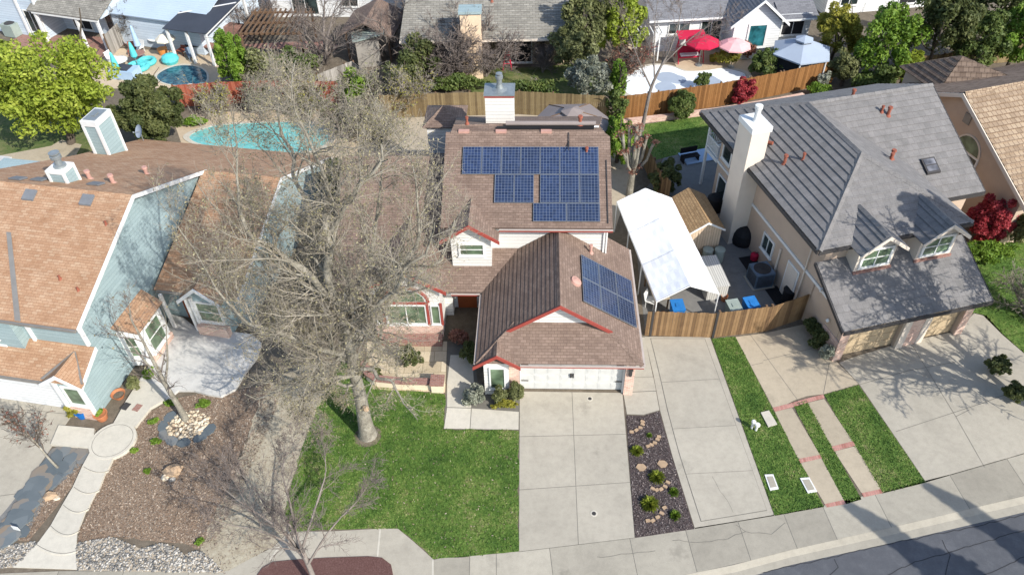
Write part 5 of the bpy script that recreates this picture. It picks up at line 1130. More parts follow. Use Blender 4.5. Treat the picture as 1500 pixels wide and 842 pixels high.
a1 = MB(); a1.slab([Tf(.235, -1.5 + .86 * math.cos(math.pi * i / 12), 3.6 + .86 * math.sin(math.pi * i / 12)) for i in range(13)], -TX * .012); a1.build('pane', MT['glass_green'], a_)
a1 = MB(); a1.box(Tf, .24, .3, -.9, -.4, 4.9, 5.5); a1.build('gable_vent', MT['flash'], th_)
# ================================================================ HOUSES BEHIND
def simple_roof(mb, F, x0, x1, y0, y1, ze, zr, axis='x', row=.3, step=.012, ov=.4):
    x0 -= ov; x1 += ov; y0 -= ov; y1 += ov
    if axis == 'x':
        ym = (y0 + y1) / 2; roof_plane(mb, [F(x0, y0, ze), F(x1, y0, ze), F(x1, ym, zr), F(x0, ym, zr)], row, step); roof_plane(mb, [F(x0, y1, ze), F(x1, y1, ze), F(x1, ym, zr), F(x0, ym, zr)], row, step)
    else:
        xm = (x0 + x1) / 2; roof_plane(mb, [F(x0, y0, ze), F(x0, y1, ze), F(xm, y1, zr), F(xm, y0, zr)], row, step); roof_plane(mb, [F(x1, y0, ze), F(x1, y1, ze), F(xm, y1, zr), F(xm, y0, zr)], row, step)
def gab(mb, F, x0, x1, y0, y1, ze, zr, axis='x'):
    if axis == 'x':
        for x, s in ((x0, 1), (x1, -1)): mb.slab([F(x, y0, ze), F(x, y1, ze), F(x, (y0 + y1) / 2, zr)], Vector(F(.1 * s, 0)) - Vector(F(0, 0)))
    else:
        for y, s in ((y0, 1), (y1, -1)): mb.slab([F(x0, y, ze), F(x1, y, ze), F((x0 + x1) / 2, y, zr)], Vector(F(0, .1 * s)) - Vector(F(0, 0)))
def vec(F, x, y): return Vector(F(x, y)) - Vector(F(0, 0))
# pale blue house, top left corner
A1 = P(45, 12, 2.9); F1 = FR((A1[0], A1[1]), -19); h1 = thing('pale_blue_house', 'pale blue sided house with grey roof and shaded patio in the corner', 'house', A1)
w = MB(); w.box(F1, -8, 0, 0.5, 10, 0, 5.2); w.box(F1, 0, 6.6, 2.6, 10, 0, 2.8); w.box(F1, 6.6, 15, 1.5, 10, 0, 2.7); w.build('wall', MT['pale_blue'], h1)
r = MB(); roof_plane(r, [F1(-.4, -.2, 2.75), F1(6.8, -.2, 2.75), F1(7.2, 5.5, 5.3), F1(-.4, 5.5, 5.3)], .25, .01); roof_plane(r, [F1(6.5, 9, 2.8), F1(15.5, 9, 2.8), F1(15.5, 5.5, 5), F1(6.5, 5.5, 5)], .25, .01); r.build('roof', MT['shingle_grey'], h1)
r = MB(); roof_plane(r, [F1(7.0, 1.2, 2.75), F1(15.5, 1.2, 2.75), F1(15.5, 7, 4.5), F1(7.0, 7, 4.5)], .25, .01); r.build('side_roof', mat_plain('pale_blue_metal_roof', lin('#a9b8c6'), .6, var=.06, scale=.6), h1)
w = MB(); w.slab([F1(6.6, .3, 2.6), F1(6.6, 5.5, 2.6), F1(6.6, 5.5, 5.0)], vec(F1, .15, 0)); w.build('gable_wall', MT['pale_blue'], h1)
t_ = MB()
for x, y in ((.2, 0), (4.4, 0), (6.5, 0)): t_.box(F1, x - .1, x + .1, y - .1, y + .1, 0, 2.7)
t_.box(F1, 0, 6.7, -.16, .06, 2.5, 2.7); t_.box(F1, -2.1, -1.9, .38, .5, 0, 5.2); t_.box(F1, -.1, .06, .38, .5, 0, 5.2); t_.build('post', MT['white'], h1)
window(h1, F1(-1.0, .5, 1.4), vec(F1, 1, 0), vec(F1, 0, -1), 1.2, 1.8, 1); window(h1, F1(2.0, 2.6, 1.25), vec(F1, 1, 0), vec(F1, 0, -1), 1.8, 2.0, 1, glass='dark'); window(h1, F1(5.4, 2.6, 1.3), vec(F1, 1, 0), vec(F1, 0, -1), 1.3, 1.8, 1)
b = MB(); b.sheet([F1(-3, -3), F1(7, -2.5), F1(7.2, 2.6), F1(-3, .5)], .02); b.build('patio', MT['brick_red'], h1)
# charcoal-roofed patio shelter
A2 = P(243, 41, 2.8); B2 = P(300, 48, 2.8); F2 = FR((A2[0], A2[1]), math.degrees(math.atan2(B2[1] - A2[1], B2[0] - A2[0]))); L2 = math.dist(A2, B2)
h2 = thing('patio_shelter', 'open patio shelter with slanting charcoal canopy and white posts', 'shelter', A2)
c = MB(); c.slab([F2(-.2, -.2, 2.75), F2(L2 + .2, -.2, 2.75), F2(L2 + .3, 6.2, 3.5), F2(-.2, 6.2, 3.5)], (0, 0, .07)); c.build('canopy', MT['navy'], h2)
c = MB(); c.slab([F2(-.2, 2.0, 3.085), F2(L2 + .2, 4.4, 3.37), F2(L2 + .2, 4.55, 3.385), F2(-.2, 2.15, 3.1)], (0, 0, .03)); c.build('seam_strip', MT['white'], h2)
c = MB()
for x in (0, L2 * .5, L2):
    for y in (0, 5.8): c.box(F2, x - .09, x + .09, y - .09, y + .09, 0, 2.75 + y * .11)
c.slab([F2(L2, 0, 2.7), F2(L2, 5.8, 3.35), F2(L2, 5.8, 3.2), F2(L2, 0, 2.55)], vec(F2, .08, 0)); c.build('post', MT['white'], h2)
c = MB(); c.box(F2, .3, L2 - .3, 4.5, 5.5, 0, 1.1); c.box(F2, 1, L2 - .5, 1.5, 2.3, .65, .75); c.box(F2, 1.2, 1.4, 1.7, 2.1, 0, .65); c.box(F2, L2 - .9, L2 - .7, 1.7, 2.1, 0, .65); c.build('counter', MT['brick_red'], h2)
# timber pergola with bare vines
A3 = P(352, 50, 2.6); F3 = FR((A3[0], A3[1]), -3); pg = thing('pergola', 'brown timber pergola overgrown with bare vines', 'pergola', A3)
c = MB()
for i in range(12): c.box(F3, i * .42, i * .42 + .07, -.3, 4.4, 2.66, 2.8)
for y in (0, 2, 4): c.box(F3, -.3, 5, y, y + .1, 2.5, 2.655)
c.build('rafters', MT['wood_brown'], pg); c = MB()
for x in (0, 4.7):
    for y in (0, 4): c.box(F3, x - .07, x + .07, y - .07, y + .07, 0, 2.5)
c.build('post', MT['wood_brown'], pg)
# white house behind bare trees
A4 = P(350, 62, 0); F4 = FR((A4[0] - 1, A4[1] + 5), -3); h4 = thing('white_house', 'white house with patio doors behind bare branches, left of grey roof', 'house', A4)
w = MB(); w.box(F4, 3, 15, 0, 9, 0, 4.6); w.box(F4, -3, 3, 2, 9, 0, 3.0); w.build('wall', MT['white_siding'], h4); r = MB(); simple_roof(r, F4, 3, 15, 0, 9, 4.6, 7, 'x'); simple_roof(r, F4, -3, 3, 2, 9, 3, 5, 'x'); r.build('roof', MT['shingle_slate'], h4); w = MB(); gab(w, F4, 3, 15, 0, 9, 4.6, 6.8); w.build('gable_wall', MT['white_siding'], h4)
window(h4, F4(6, 0, 1.3), vec(F4, 1, 0), vec(F4, 0, -1), 2.2, 2.0, 1, 0, .12); window(h4, F4(10, 0, 1.6), vec(F4, 1, 0), vec(F4, 0, -1), 1.4, 1.2, 1); window(h4, F4(8, 0, 3.6), vec(F4, 1, 0), vec(F4, 0, -1), 1.6, .9, 1)
b = MB(); b.sheet(PP([(352, 66), (470, 60), (500, 68), (490, 74), (380, 72)]), .03); b.build('terrace', MT['brick_red'], h4)
# brown gabled garden shelter
A5 = P(505, 55, 2.0); F5 = FR((A5[0], A5[1]), -8); g5 = thing('garden_shelter', 'brown pitched-roof garden shelter behind bare branches', 'shelter', A5)
r = MB(); simple_roof(r, F5, 0, 3.6, 0, 4, 2.3, 3.4, 'y'); r.build('roof', MT['shingle_brown'], g5); w = MB()
for x in (.1, 3.5):
    for y in (.1, 3.9): w.box(F5, x - .07, x + .07, y - .07, y + .07, 0, 2.35)
w.build('post', MT['wood_brown'], g5)
# tattered pale shed in the thicket
A6 = P(543, 98, 0); F6 = FR((A6[0], A6[1]), 12); s6 = thing('garden_shed', 'weathered pale timber shed with sagging roof in a thicket', 'shed', A6)
w = MB(); w.box(F6, -.9, .9, 0, 2, 0, 2.2); w.build('wall', MT['wood_grey'], s6); r = MB(); r.slab([F6(-1.1, -.2, 2.2), F6(1.5, -.2, 2.6), F6(1.5, 2.2, 2.7), F6(-1.1, 2.2, 2.3)], (0, 0, .08)); r.build('roof', MT['bin_grey'], s6)
# grey shingle house with cream chimney
A7, B7 = P(585, 62, 2.8), P(838, 57, 2.8); F7 = FR((A7[0], A7[1]), math.degrees(math.atan2(B7[1] - A7[1], B7[0] - A7[0]))); L7 = math.dist(A7, B7); h7 = thing('grey_shingle_house', 'house with long weathered grey shingle roof and cream chimney', 'house', A7)
r = MB(); roof_plane(r, [F7(0, 0, 2.85), F7(L7, 0, 2.85), F7(L7, 9, 6.6), F7(.6, 9, 6.6)], .3, .025); roof_plane(r, [F7(0, 18, 2.85), F7(L7, 18, 2.85), F7(L7, 9, 6.6), F7(.6, 9, 6.6)], .3, .025); r.build('roof', MT['shingle_grey'], h7)
w = MB(); w.box(F7, .4, L7 - .3, 1.6, 17, 0, 2.9); gab(w, F7, .4, L7 - .3, .6, 17, 2.9, 6.3); w.build('wall', mat_plain('cream_stucco_wall', lin('#c7b49c'), .9), h7)
g = MB(); fas(g, F7(0, -.02, 2.86), F7(L7, -.02, 2.86), vec(F7, 0, -1), .16, .08); g.build('gutter', MT['taupe_light'], h7)
c = MB(); q0 = 4.75; c.box(F7, q0, q0 + 1.5, -.8, .35, 0, 5.2); ch = c.build('chimney', mat_plain('cream_chimney', lin('#dcc3a6'), .9), h7); c = MB(); c.box(F7, q0 - .1, q0 + 1.6, -.9, .45, 5.2, 5.4); c.build('chimney_cap', MT['blue'], ch)
window(h7, F7(8.8, 1.6, 1.25), vec(F7, 1, 0), vec(F7, 0, -1), 2.4, 2.0, 1, glass='dark'); window(h7, F7(2.5, 1.6, 1.4), vec(F7, 1, 0), vec(F7, 0, -1), 1.6, 1.2, 1)
vent(h7, F7(7, 3.5, 4.35), .3, .08)
# white pool house with slate grey roof
A8 = P(957, 30, 2.9); B8 = P(1070, 27, 2.9); F8 = FR((A8[0], A8[1]), 4); L8 = 6.3; h8 = thing('white_pool_house', 'white house with slate grey roof and teal gable window beside the drained pool', 'house', A8)
w = MB(); w.box(F8, .3, 6.4, .5, 8, 0, 2.95); w.box(F8, 6.0, 9.7, -1.6, 8, 0, 2.95); w.box(F8, 9.7, 12.6, -.4, 8, 0, 2.95); w.slab([F8(6.0, -1.6, 2.95), F8(9.7, -1.6, 2.95), F8(7.85, -1.6, 4.6)], vec(F8, 0, .3)); w.build('wall', MT['white_siding'], h8)
r = MB(); roof_plane(r, [F8(-.3, 0, 2.85), F8(13, 0, 2.85), F8(13, 6, 5.6), F8(-.3, 6, 5.6)], .25, .012); roof_plane(r, [F8(-.3, 12, 2.85), F8(13, 12, 2.85), F8(13, 6, 5.6), F8(-.3, 6, 5.6)], .25, .012)
roof_plane(r, [F8(7.85, -2, 4.85), F8(7.85, 4.5, 4.85), F8(5.6, 1, 2.9), F8(5.6, -2, 2.9)], .25, .02); roof_plane(r, [F8(7.85, -2, 4.85), F8(7.85, 4.5, 4.85), F8(10.1, 1, 2.9), F8(10.1, -2, 2.9)], .25, .02); roof_plane(r, [F8(9.9, -.9, 2.75), F8(13, -.9, 2.75), F8(13, 1, 3.4), F8(9.9, 1, 3.4)], .25, .01); r.build('roof', MT['shingle_slate'], h8)
f = MB(); fas(f, F8(5.55, -2.02, 2.95), F8(7.85, -2.02, 4.9), vec(F8, 0, -1), .22); fas(f, F8(10.15, -2.02, 2.95), F8(7.85, -2.02, 4.9), vec(F8, 0, -1), .22); fas(f, F8(-.3, -.02, 2.86), F8(5.7, -.02, 2.86), vec(F8, 0, -1), .15); fas(f, F8(10, -.92, 2.76), F8(13, -.92, 2.76), vec(F8, 0, -1), .15); f.build('rake_board', MT['white'], h8)
window(h8, F8(7.9, -1.6, 1.9), vec(F8, 1, 0), vec(F8, 0, -1), 1.3, 1.7, 0, 0, .14, 'glass_teal'); window(h8, F8(2.3, .5, 1.9), vec(F8, 1, 0), vec(F8, 0, -1), 1.6, .8, 1); window(h8, F8(4.9, .5, 1.3), vec(F8, 1, 0), vec(F8, 0, -1), 1.6, 2.1, 1); window(h8, F8(11.2, -.4, 1.9), vec(F8, 1, 0), vec(F8, 0, -1), 1.7, 1.2, 1, 0, .1, 'dark')
vent(h8, F8(11.5, 2.2, 4.0), .3, .07)
# white house at the far right top, seen between the trees
A9 = P(1215, 34, 0); F9 = FR((A9[0], A9[1] + 1.5), 8); h9 = thing('far_white_house', 'white-walled house showing through trees at the top right', 'house', A9)
w = MB(); w.box(F9, 0, 13, 0, 8, 0, 5); gab(w, F9, 0, 13, 0, 8, 5, 7); w.build('wall', MT['white_siding'], h9); r = MB(); simple_roof(r, F9, 0, 13, 0, 8, 5, 7.2, 'x'); r.build('roof', MT['shingle_slate'], h9)
window(h9, F9(2, 0, 1.4), vec(F9, 1, 0), vec(F9, 0, -1), 1.5, 1.2, 1); window(h9, F9(7.5, 0, 1.4), vec(F9, 1, 0), vec(F9, 0, -1), 1.5, 1.8, 1, glass='dark'); window(h9, F9(10.5, 0, 1.4), vec(F9, 1, 0), vec(F9, 0, -1), 1.5, 1.2, 1)
# sliver of the neighbour's gable at the left edge
q = P(-8, 245, 3.5); F0 = FR((q[0] - 5, q[1] - 1), -11.5); h0 = thing('white_outbuilding', 'white outbuilding corner at the left edge behind the orange roof', 'outbuilding', q)
w = MB(); w.box(F0, 0, 4.6, -3, 3, 0, 3.4); gab(w, F0, 0, 4.6, -3, 3, 3.4, 4.4); w.build('wall', MT['white_siding'], h0); r = MB(); simple_roof(r, F0, 0, 4.6, -3, 3, 3.4, 4.5, 'x', ov=.25); r.build('roof', mat_plain('pale_grey_roof', lin('#c9c6c0'), .8), h0)

# ================================================================ FENCES
def F2D(pts): return [P(x, y)[:2] for x, y in pts]
gate = thing('garden_gate', 'pale brown wooden double gate closing the parking pad', 'gate', P(944, 492)); fb = MB()
def planks(mb, a, c, h, pw=.14, z0=.04):
    d = Vector((c[0] - a[0], c[1] - a[1])); L = d.length; d.normalize(); W = lambda x, y, z: (a[0] + d.x * x - d.y * y, a[1] + d.y * x + d.x * y, z)
    k = int(L / pw)
    for i in range(k): j = random.uniform(-.012, .012); mb.box(W, L * i / k + .005, L * (i + 1) / k - .003, j * .5, .02 + j * .5, z0, h + j * 2, random.random())
    return W, L
W_, L_ = planks(fb, P(944, 492)[:2], P(1043, 495)[:2], 1.75); fb.build('boards', MT['wood_fence'], gate)
fb = MB()
for z in (.3, 1.35): fb.box(W_, 0, L_, .022, .07, z, z + .09)
fb.build('rail', MT['wood_brown'], gate); fb = MB()
for x in (.28, L_ + .02): fb.box(W_, x - .05, x + .06, -.035, -.004, 0, 1.86)
fb.build('post', MT['dark_trim'], gate)
fence('wooden_fence', 'orange-brown board fence between the gate and the taupe house wall', [P(1045, 495)[:2], P(1121, 486)[:2], P(1190, 462)[:2]], 1.8, 'wood_fence')
fence('wooden_fence', 'greyed board fence behind the brown gazebo and white chimney', F2D([(560, 174), (640, 171), (760, 168), (900, 176)]), 1.85, 'wood_olive')
fence('wooden_fence', 'golden board fence between back lawn and drained pool', F2D([(898, 178), (960, 170), (1050, 157), (1140, 140), (1218, 122)]), 1.9, 'wood_golden', cap=False)
fence('wooden_fence', 'red-stained board fence beside the dark kidney pool', F2D([(262, 158), (330, 153), (420, 150), (500, 152)]), 1.8, 'wood_red')
fence('wooden_fence', 'dark board fence between the pollarded tree and flowering bush', F2D([(938, 235), (962, 285), (978, 300)]), 1.75, 'wood_fence')
fence('wooden_fence', 'old brown board fence behind trees near the dark tiled hip roof', F2D([(1310, 118), (1372, 112), (1440, 95), (1520, 88)]), 1.8, 'wood_olive')
fence('wooden_fence', 'grey board fence running back beside the closed blue umbrella', F2D([(165, 82), (195, 52), (238, 18)]), 1.8, 'wood_grey')
fence('wooden_fence', 'narrow grey fence in the thicket left of the pale shed', F2D([(470, 138), (520, 118), (560, 150)]), 1.6, 'wood_grey')
b = MB()
for a, c in zip(F2D([(905, 182), (960, 176), (1050, 165), (1140, 150)]), F2D([(960, 176), (1050, 165), (1140, 150), (1175, 143)])):
    d = Vector((c[0] - a[0], c[1] - a[1])); L = d.length; d.normalize(); b.box(lambda x, y, z: (a[0] + d.x * x - d.y * y, a[1] + d.y * x + d.x * y, z), 0, L, -.25, .1, 0, .35)
b.build('planter_wall', MT['brick_pink'], None, label='low pink brick planter wall at the foot of the golden fence', cat='wall')
# curled white metal ornament on the red fence
q = P(287, 146); o_ = MB(); prev = None
for i in range(40):
    t = i * .3; rr = .45 - .009 * i; p_ = (q[0] + rr * math.cos(t) * 1.1, q[1] - .12, .95 + rr * math.sin(t))
    if prev: o_.tube(prev, p_, .03, .03, 5, caps=False)
    prev = p_
o_.build('wall_ornament', MT['white'], None, label='white scroll ornament hanging on the red fence', cat='ornament')

# ================================================================ YARD OBJECTS
# tent shelter
tn = thing('carport_tent', 'long white tarpaulin carport tent behind the wooden gate', 'tent', P(985, 380)); z0, z1 = 2.2, 2.95
fl_, fr_, fm = P(962, 441, z0), P(1053, 429, z0), P(1011, 417.5, z1); bl_, br_, bm = P(904, 295, z0), P(984, 290, z0), P(945, 275.5, z1)
mix3 = lambda a, b_, t: Vector(a).lerp(Vector(b_), t)
c = MB(); n, kx = 40, 8
def tent_pt(i, k, side):
    t, s = i / n, k / kx; A_, B2_ = (fl_, bl_) if side == 0 else (fr_, br_); e = mix3(A_, B2_, t); rdg = mix3(fm, bm, t); p = e.lerp(rdg, s)
    bay = (t * 4) % 1; sag = -.035 * math.sin(math.pi * bay) * math.sin(math.pi * s) + .012 * math.sin(t * 61 + s * 9 + side) * math.sin(math.pi * s) * (1 - bay * .5) + .008 * math.sin(s * 25 + t * 37)
    return p + Vector((0, 0, sag))
for side in (0, 1):
    for i in range(n):
        for k in range(kx): c.face([tent_pt(i, k, side), tent_pt(i + 1, k, side), tent_pt(i + 1, k + 1, side), tent_pt(i, k + 1, side)], .5, 0, True)
    for i in range(n):
        a, b_ = tent_pt(i, 0, side), tent_pt(i + 1, 0, side); c.face([a, b_, b_ - Vector((0, 0, .16)), a - Vector((0, 0, .16))])
c.build('canopy', MT['canvas'], tn)
c = MB(); UPV = Vector((0, 0, .012))
for side in (0, 1):
    for t in (0.335, .67):
        i = int(t * n); 
        for k in range(kx): a, b_ = tent_pt(i, k, side) + UPV, tent_pt(i, k + 1, side) + UPV; a2, b2 = tent_pt(i + 1, k, side) + UPV, tent_pt(i + 1, k + 1, side) + UPV; c.face([a, a.lerp(a2, .25), b_.lerp(b2, .25), b_])
c.build('seam', mat_plain('tarp_seam', lin('#c4c8cd'), .6), tn); c = MB()
for t in (0.0, .34, .67, 1):
    for A_, B2_ in ((fl_, bl_), (fr_, br_)): p_ = mix3(A_, B2_, t); c.tube((p_.x, p_.y, 0), (p_.x, p_.y, p_.z - .02), .035, .035, 8)
    a, m_, b_ = mix3(fl_, bl_, t), mix3(fm, bm, t), mix3(fr_, br_, t); d_ = Vector((0, 0, -.06)); c.tube(a + d_, m_ + d_, .03, .03, 6); c.tube(m_ + d_, b_ + d_, .03, .03, 6)
c.build('pole', MT['white'], tn)
# shed
Sf = FR((9.85, 32.4), 8.5); sh = thing('garden_shed', 'beige boarded garden shed with tan shingle roof beside the white tent', 'shed', Sf(.9, 1.5))
w = MB(); w.box(Sf, 0, 1.8, 0, 3.0, 0, 2.05); w.slab([Sf(0, 0, 2.05), Sf(1.8, 0, 2.05), Sf(.9, 0, 2.5)], vec(Sf, 0, .1)); w.build('wall', MT['shed'], sh)
r = MB(); simple_roof(r, Sf, 0, 1.8, 0, 3.0, 2.0, 2.62, 'y', .2, .01, .15); r.build('roof', MT['shed_roof'], sh)
t_ = MB(); t_.slab([Sf(-.15, -.17, 2.0), Sf(.9, -.17, 2.62), Sf(.9, -.17, 2.5), Sf(-.15, -.17, 1.88)], vec(Sf, 0, .03)); t_.slab([Sf(1.95, -.17, 2.0), Sf(.9, -.17, 2.62), Sf(.9, -.17, 2.5), Sf(1.95, -.17, 1.88)], vec(Sf, 0, .03)); t_.build('trim', MT['white'], sh)
d = MB(); d.box(Sf, .5, 1.3, -.03, -.002, .05, 1.85); d.build('door', MT['shed'], sh)
# resin storage box
Bf = FR((10.3, 29.0), 6); sb = thing('storage_box', 'pale grey slatted resin storage box beside the tent', 'storage box', Bf(.6, 1.2))
w = MB(); w.box(Bf, 0, 1.1, 0, 2.3, 0, .95); w.build('body', MT['resin'], sb); w = MB(); w.slab([Bf(-.05, -.05, .98), Bf(1.15, -.05, .98), Bf(1.15, 2.35, 1.06), Bf(-.05, 2.35, 1.06)], (0, 0, .05)); w.build('lid', MT['resin'], sb)
def barrel(px, py, label, mat, h=.85, r=.28):
    q = P(px, py); t = thing('barrel', label, 'barrel', q); c = MB(); c.lathe(q, [(r * .9, 0), (r, .1), (r, h - .08), (r * .95, h)], 18); c.build('body', MT[mat], t); c = MB(); c.lathe((q[0], q[1], h), [(r * 1.06, 0), (r * 1.06, .05), (r * .5, .08), (0, .08)], 18); c.build('lid', MT[mat], t)
barrel(1034, 383, 'grey lidded barrel in front of the shed, nearer the tent', 'bin_grey'); barrel(1051, 383, 'grey lidded barrel in front of the shed, nearer the taupe wall', 'bin_grey')
barrel(1153, 441, 'dark round bin against the fence by the side door', 'black', .8, .34)
# wheeled bins
def bin_(px, py, rot, label, mat):
    q = P(px, py); F_ = FR((q[0], q[1]), rot); t = thing('wheelie_bin', label, 'wheelie bin', q); c = MB()
    lo, hi = [F_(x, y, .05) for x, y in ((-.24, -.28), (.24, -.28), (.24, .28), (-.24, .28))], [F_(x, y, 1.0) for x, y in ((-.31, -.36), (.31, -.36), (.31, .36), (-.31, .36))]
    c.face(lo[::-1]); c.face(hi)
    for i in range(4): c.face([lo[i], lo[(i + 1) % 4], hi[(i + 1) % 4], hi[i]])
    c.build('body', MT[mat], t); c = MB(); c.slab([F_(-.33, -.4, 1.005), F_(.33, -.4, 1.005), F_(.33, .38, 1.07), F_(-.33, .38, 1.07)], (0, 0, .05)); c.box(F_, -.12, .12, -.15, .1, 1.09, 1.12); c.build('lid', MT[mat], t)
    c = MB(); c.tube(F_(-.3, .42, 1.02), F_(.3, .42, 1.02), .025, .025, 8); c.build('handle', MT[mat], t)
    for s in (-1, 1): c = MB(); c.tube(F_(s * .26, .34, .13), F_(s * .32, .34, .13), .13, .13, 14); c.build('wheel', MT['dark_trim'], t)
bin_(989, 468, 4, 'bright blue wheelie bin under the front of the white tent', 'bin_blue'); bin_(1095, 464, 12, 'bright blue wheelie bin behind the fence beside a grey bin', 'bin_blue'); bin_(1070, 468, 10, 'pale grey wheelie bin behind the fence beside a blue bin', 'bin_grey')
# air conditioner
Cf = FR((13.05, 29.75), 11); ac = thing('air_conditioner', 'blue-grey air conditioner unit by the taupe wall', 'air conditioner', Cf(.55, .55)); c = MB(); c.box(Cf, 0, 1.05, 0, 1.05, .06, 1.0); c.build('cabinet', MT['ac'], ac)
c = MB()
for i in range(9): z = .16 + i * .085; c.box(Cf, .07, .98, -.015, -.001, z, z + .035); c.box(Cf, -.015, -.001, .07, .98, z, z + .035)
c.build('louvres', MT['dark_trim'], ac); c = MB(); q = Cf(.52, .52, 1.0)
c.lathe(q, [(.46, 0), (.46, .03), (.1, .05), (.1, .08), (0, .08)], 24); c.build('fan_grille', MT['dark_trim'], ac); c = MB(); c.box(Cf, -.1, 1.15, -.1, 1.15, .005, .06); c.build('base_pad', MT['concrete_grey'], ac)
# covered barbecue, red gas can, mats
q = P(1086, 352); bb = MB(); bb.lathe(q, [(.62, 0), (.7, .3), (.66, .75), (.55, 1.0), (.35, 1.12), (0, 1.15)], 18, sx=1, sy=1.2); bb.build('covered_grill', MT['black'], None, q, label='round grill under a black cover by the taupe chimney', cat='grill')
q = P(1046, 306); bb = MB(); bb.lathe(q, [(.5, 0), (.55, .4), (.5, .85), (.3, 1.0), (0, 1.02)], 16); bb.build('covered_planter', MT['black'], None, q, label='black covered drum behind the shed by the window', cat='covered drum')
for px, py, w_, h_, lb in ((1100, 387, .9, 1.3, 'black mat under the red can by the taupe wall'), (1138, 433, .8, 1.4, 'black doormat before the side door')):
    q = P(px, py); F_ = FR((q[0], q[1]), 12); c = MB(); c.box(F_, -w_ / 2, w_ / 2, -h_ / 2, h_ / 2, .01, .03); c.build('floor_mat', MT['black'], None, q, label=lb, cat='mat')
q = P(1104, 380); t = thing('gas_can', 'small red can standing on a black mat', 'can', q); c = MB(); c.lathe(q, [(.2, .03), (.22, .1), (.22, .38), (.12, .46)], 14); c.build('body', MT['red_fabric'], t); c = MB(); c.tube((q[0], q[1], .46), (q[0] + .12, q[1] - .1, .6), .03, .02, 8); c.build('spout', MT['dark_trim'], t)
# white chair and buckets under the tent
def chair(px, py, rot, label, mat='white', s=1):
    q = P(px, py); F_ = FR((q[0], q[1]), rot); t = thing('garden_chair', label, 'chair', q); c = MB(); c.box(F_, -.25 * s, .25 * s, -.25 * s, .25 * s, .4, .44); c.build('seat', MT[mat], t)
    c = MB(); c.slab([F_(-.25 * s, .25 * s, .44), F_(.25 * s, .25 * s, .44), F_(.25 * s, .36 * s, .92), F_(-.25 * s, .36 * s, .92)], vec(F_, 0, .03)); c.build('backrest', MT[mat], t)
    for x in (-.22, .22):
        for y in (-.22, .22): c = MB(); c.box(F_, x * s - .02, x * s + .02, y * s - .02, y * s + .02, 0, .4); c.build('leg', MT[mat], t)
    return t
chair(953, 448, 60, 'white plastic chair leaning by the left edge of the tent')
for px, py, lb, mt in ((972, 466, 'dark red bucket beside the blue bin under the tent', 'brick_red'), (1060, 440, 'tan bucket between the tent and the grey bin', 'terracotta')):
    q = P(px, py); c = MB(); c.lathe(q, [(.14, 0), (.18, .36), (.19, .37), (.17, .36), (.13, .05), (0, .05)], 14); c.build('bucket', MT[mt], None, q, label=lb, cat='bucket')
Wf = FR((P(987, 440)[0], P(987, 440)[1]), 8); wb = thing('workbench', 'pale wooden workbench standing under the white tent', 'workbench', Wf(0, 0)); c = MB(); c.box(Wf, -1.3, -.5, -.6, 1.4, .75, .82); c.build('top', MT['concrete_warm'], wb); 
for x in (-1.25, -.58):
    for y in (-.55, 1.32): c = MB(); c.box(Wf, x, x + .07, y, y + .07, 0, .75); c.build('leg', MT['wood_brown'], wb)
# brown gazebo (hexagon with a raised cap)
q = P(838, 173, 2.6); gz = thing('gazebo', 'hexagonal brown-grey hardtop gazebo with a raised cap', 'gazebo', (q[0], q[1], 0))
def tier(mb, c, r0, z0, r1, z1, n=6, a0=.0, sx=1.0): 
    A_ = [(c[0] + r0 * sx * math.cos(a0 + 2 * math.pi * i / n), c[1] + r0 * math.sin(a0 + 2 * math.pi * i / n), z0) for i in range(n)]; B2_ = [(c[0] + r1 * sx * math.cos(a0 + 2 * math.pi * i / n), c[1] + r1 * math.sin(a0 + 2 * math.pi * i / n), z1) for i in range(n)]
    for i in range(n): mb.face([A_[i], A_[(i + 1) % n], B2_[(i + 1) % n], B2_[i]]); mb.face([A_[(i + 1) % n], A_[i], (A_[i][0], A_[i][1], z0 - .1), (A_[(i + 1) % n][0], A_[(i + 1) % n][1], z0 - .1)])
    return A_, B2_
c = MB(); A_, B2_ = tier(c, q, 2.75, 2.25, .65, 2.98, 6, 0); c.build('canopy', MT['gazebo'], gz); c = MB()
for a, b_ in zip(A_, B2_): c.tube((a[0], a[1], a[2] + .02), (b_[0], b_[1], b_[2] + .02), .03, .03, 6)
c.build('seam', MT['wood_brown'], gz); c = MB(); tier(c, q, .75, 3.12, .03, 3.35, 6, 0); c.build('cap', MT['gazebo'], gz); c = MB()
for a in A_: x, y = q[0] + (a[0] - q[0]) * .92, q[1] + (a[1] - q[1]) * .92; c.tube((x, y, 0), (x, y, 2.2), .06, .06, 8)
c.build('post', MT['dark_trim'], gz)
# white-framed gazebo by the drained pool
q = P(1178, 60, 2.9); gz = thing('gazebo', 'fabric gazebo with pale grey canopy and dark mesh sides near the drained pool', 'gazebo', (q[0], q[1], 0)); c = MB(); A_, B2_ = tier(c, q, 2.3, 2.15, .6, 2.85, 6, .2); c.build('canopy', MT['tarp_grey'], gz); c = MB(); tier(c, q, .7, 3.05, .03, 3.3, 6, .2); c.build('cap', MT['tarp_grey'], gz); c = MB()
for a in A_: x, y = q[0] + (a[0] - q[0]) * .9, q[1] + (a[1] - q[1]) * .9; c.tube((x, y, 0), (x, y, 2.15), .06, .06, 8)
c.build('post', MT['white'], gz); c = MB()
for i in (3, 4, 5): a, b_ = A_[i], A_[(i + 1) % 6]; c.slab([(q[0] + (p[0] - q[0]) * .88, q[1] + (p[1] - q[1]) * .88, z) for p, z in ((a, .3), (b_, .3), (b_, 1.9), (a, 1.9))], (0, .02, 0))
c.build('mesh_side', MT['dark'], gz)
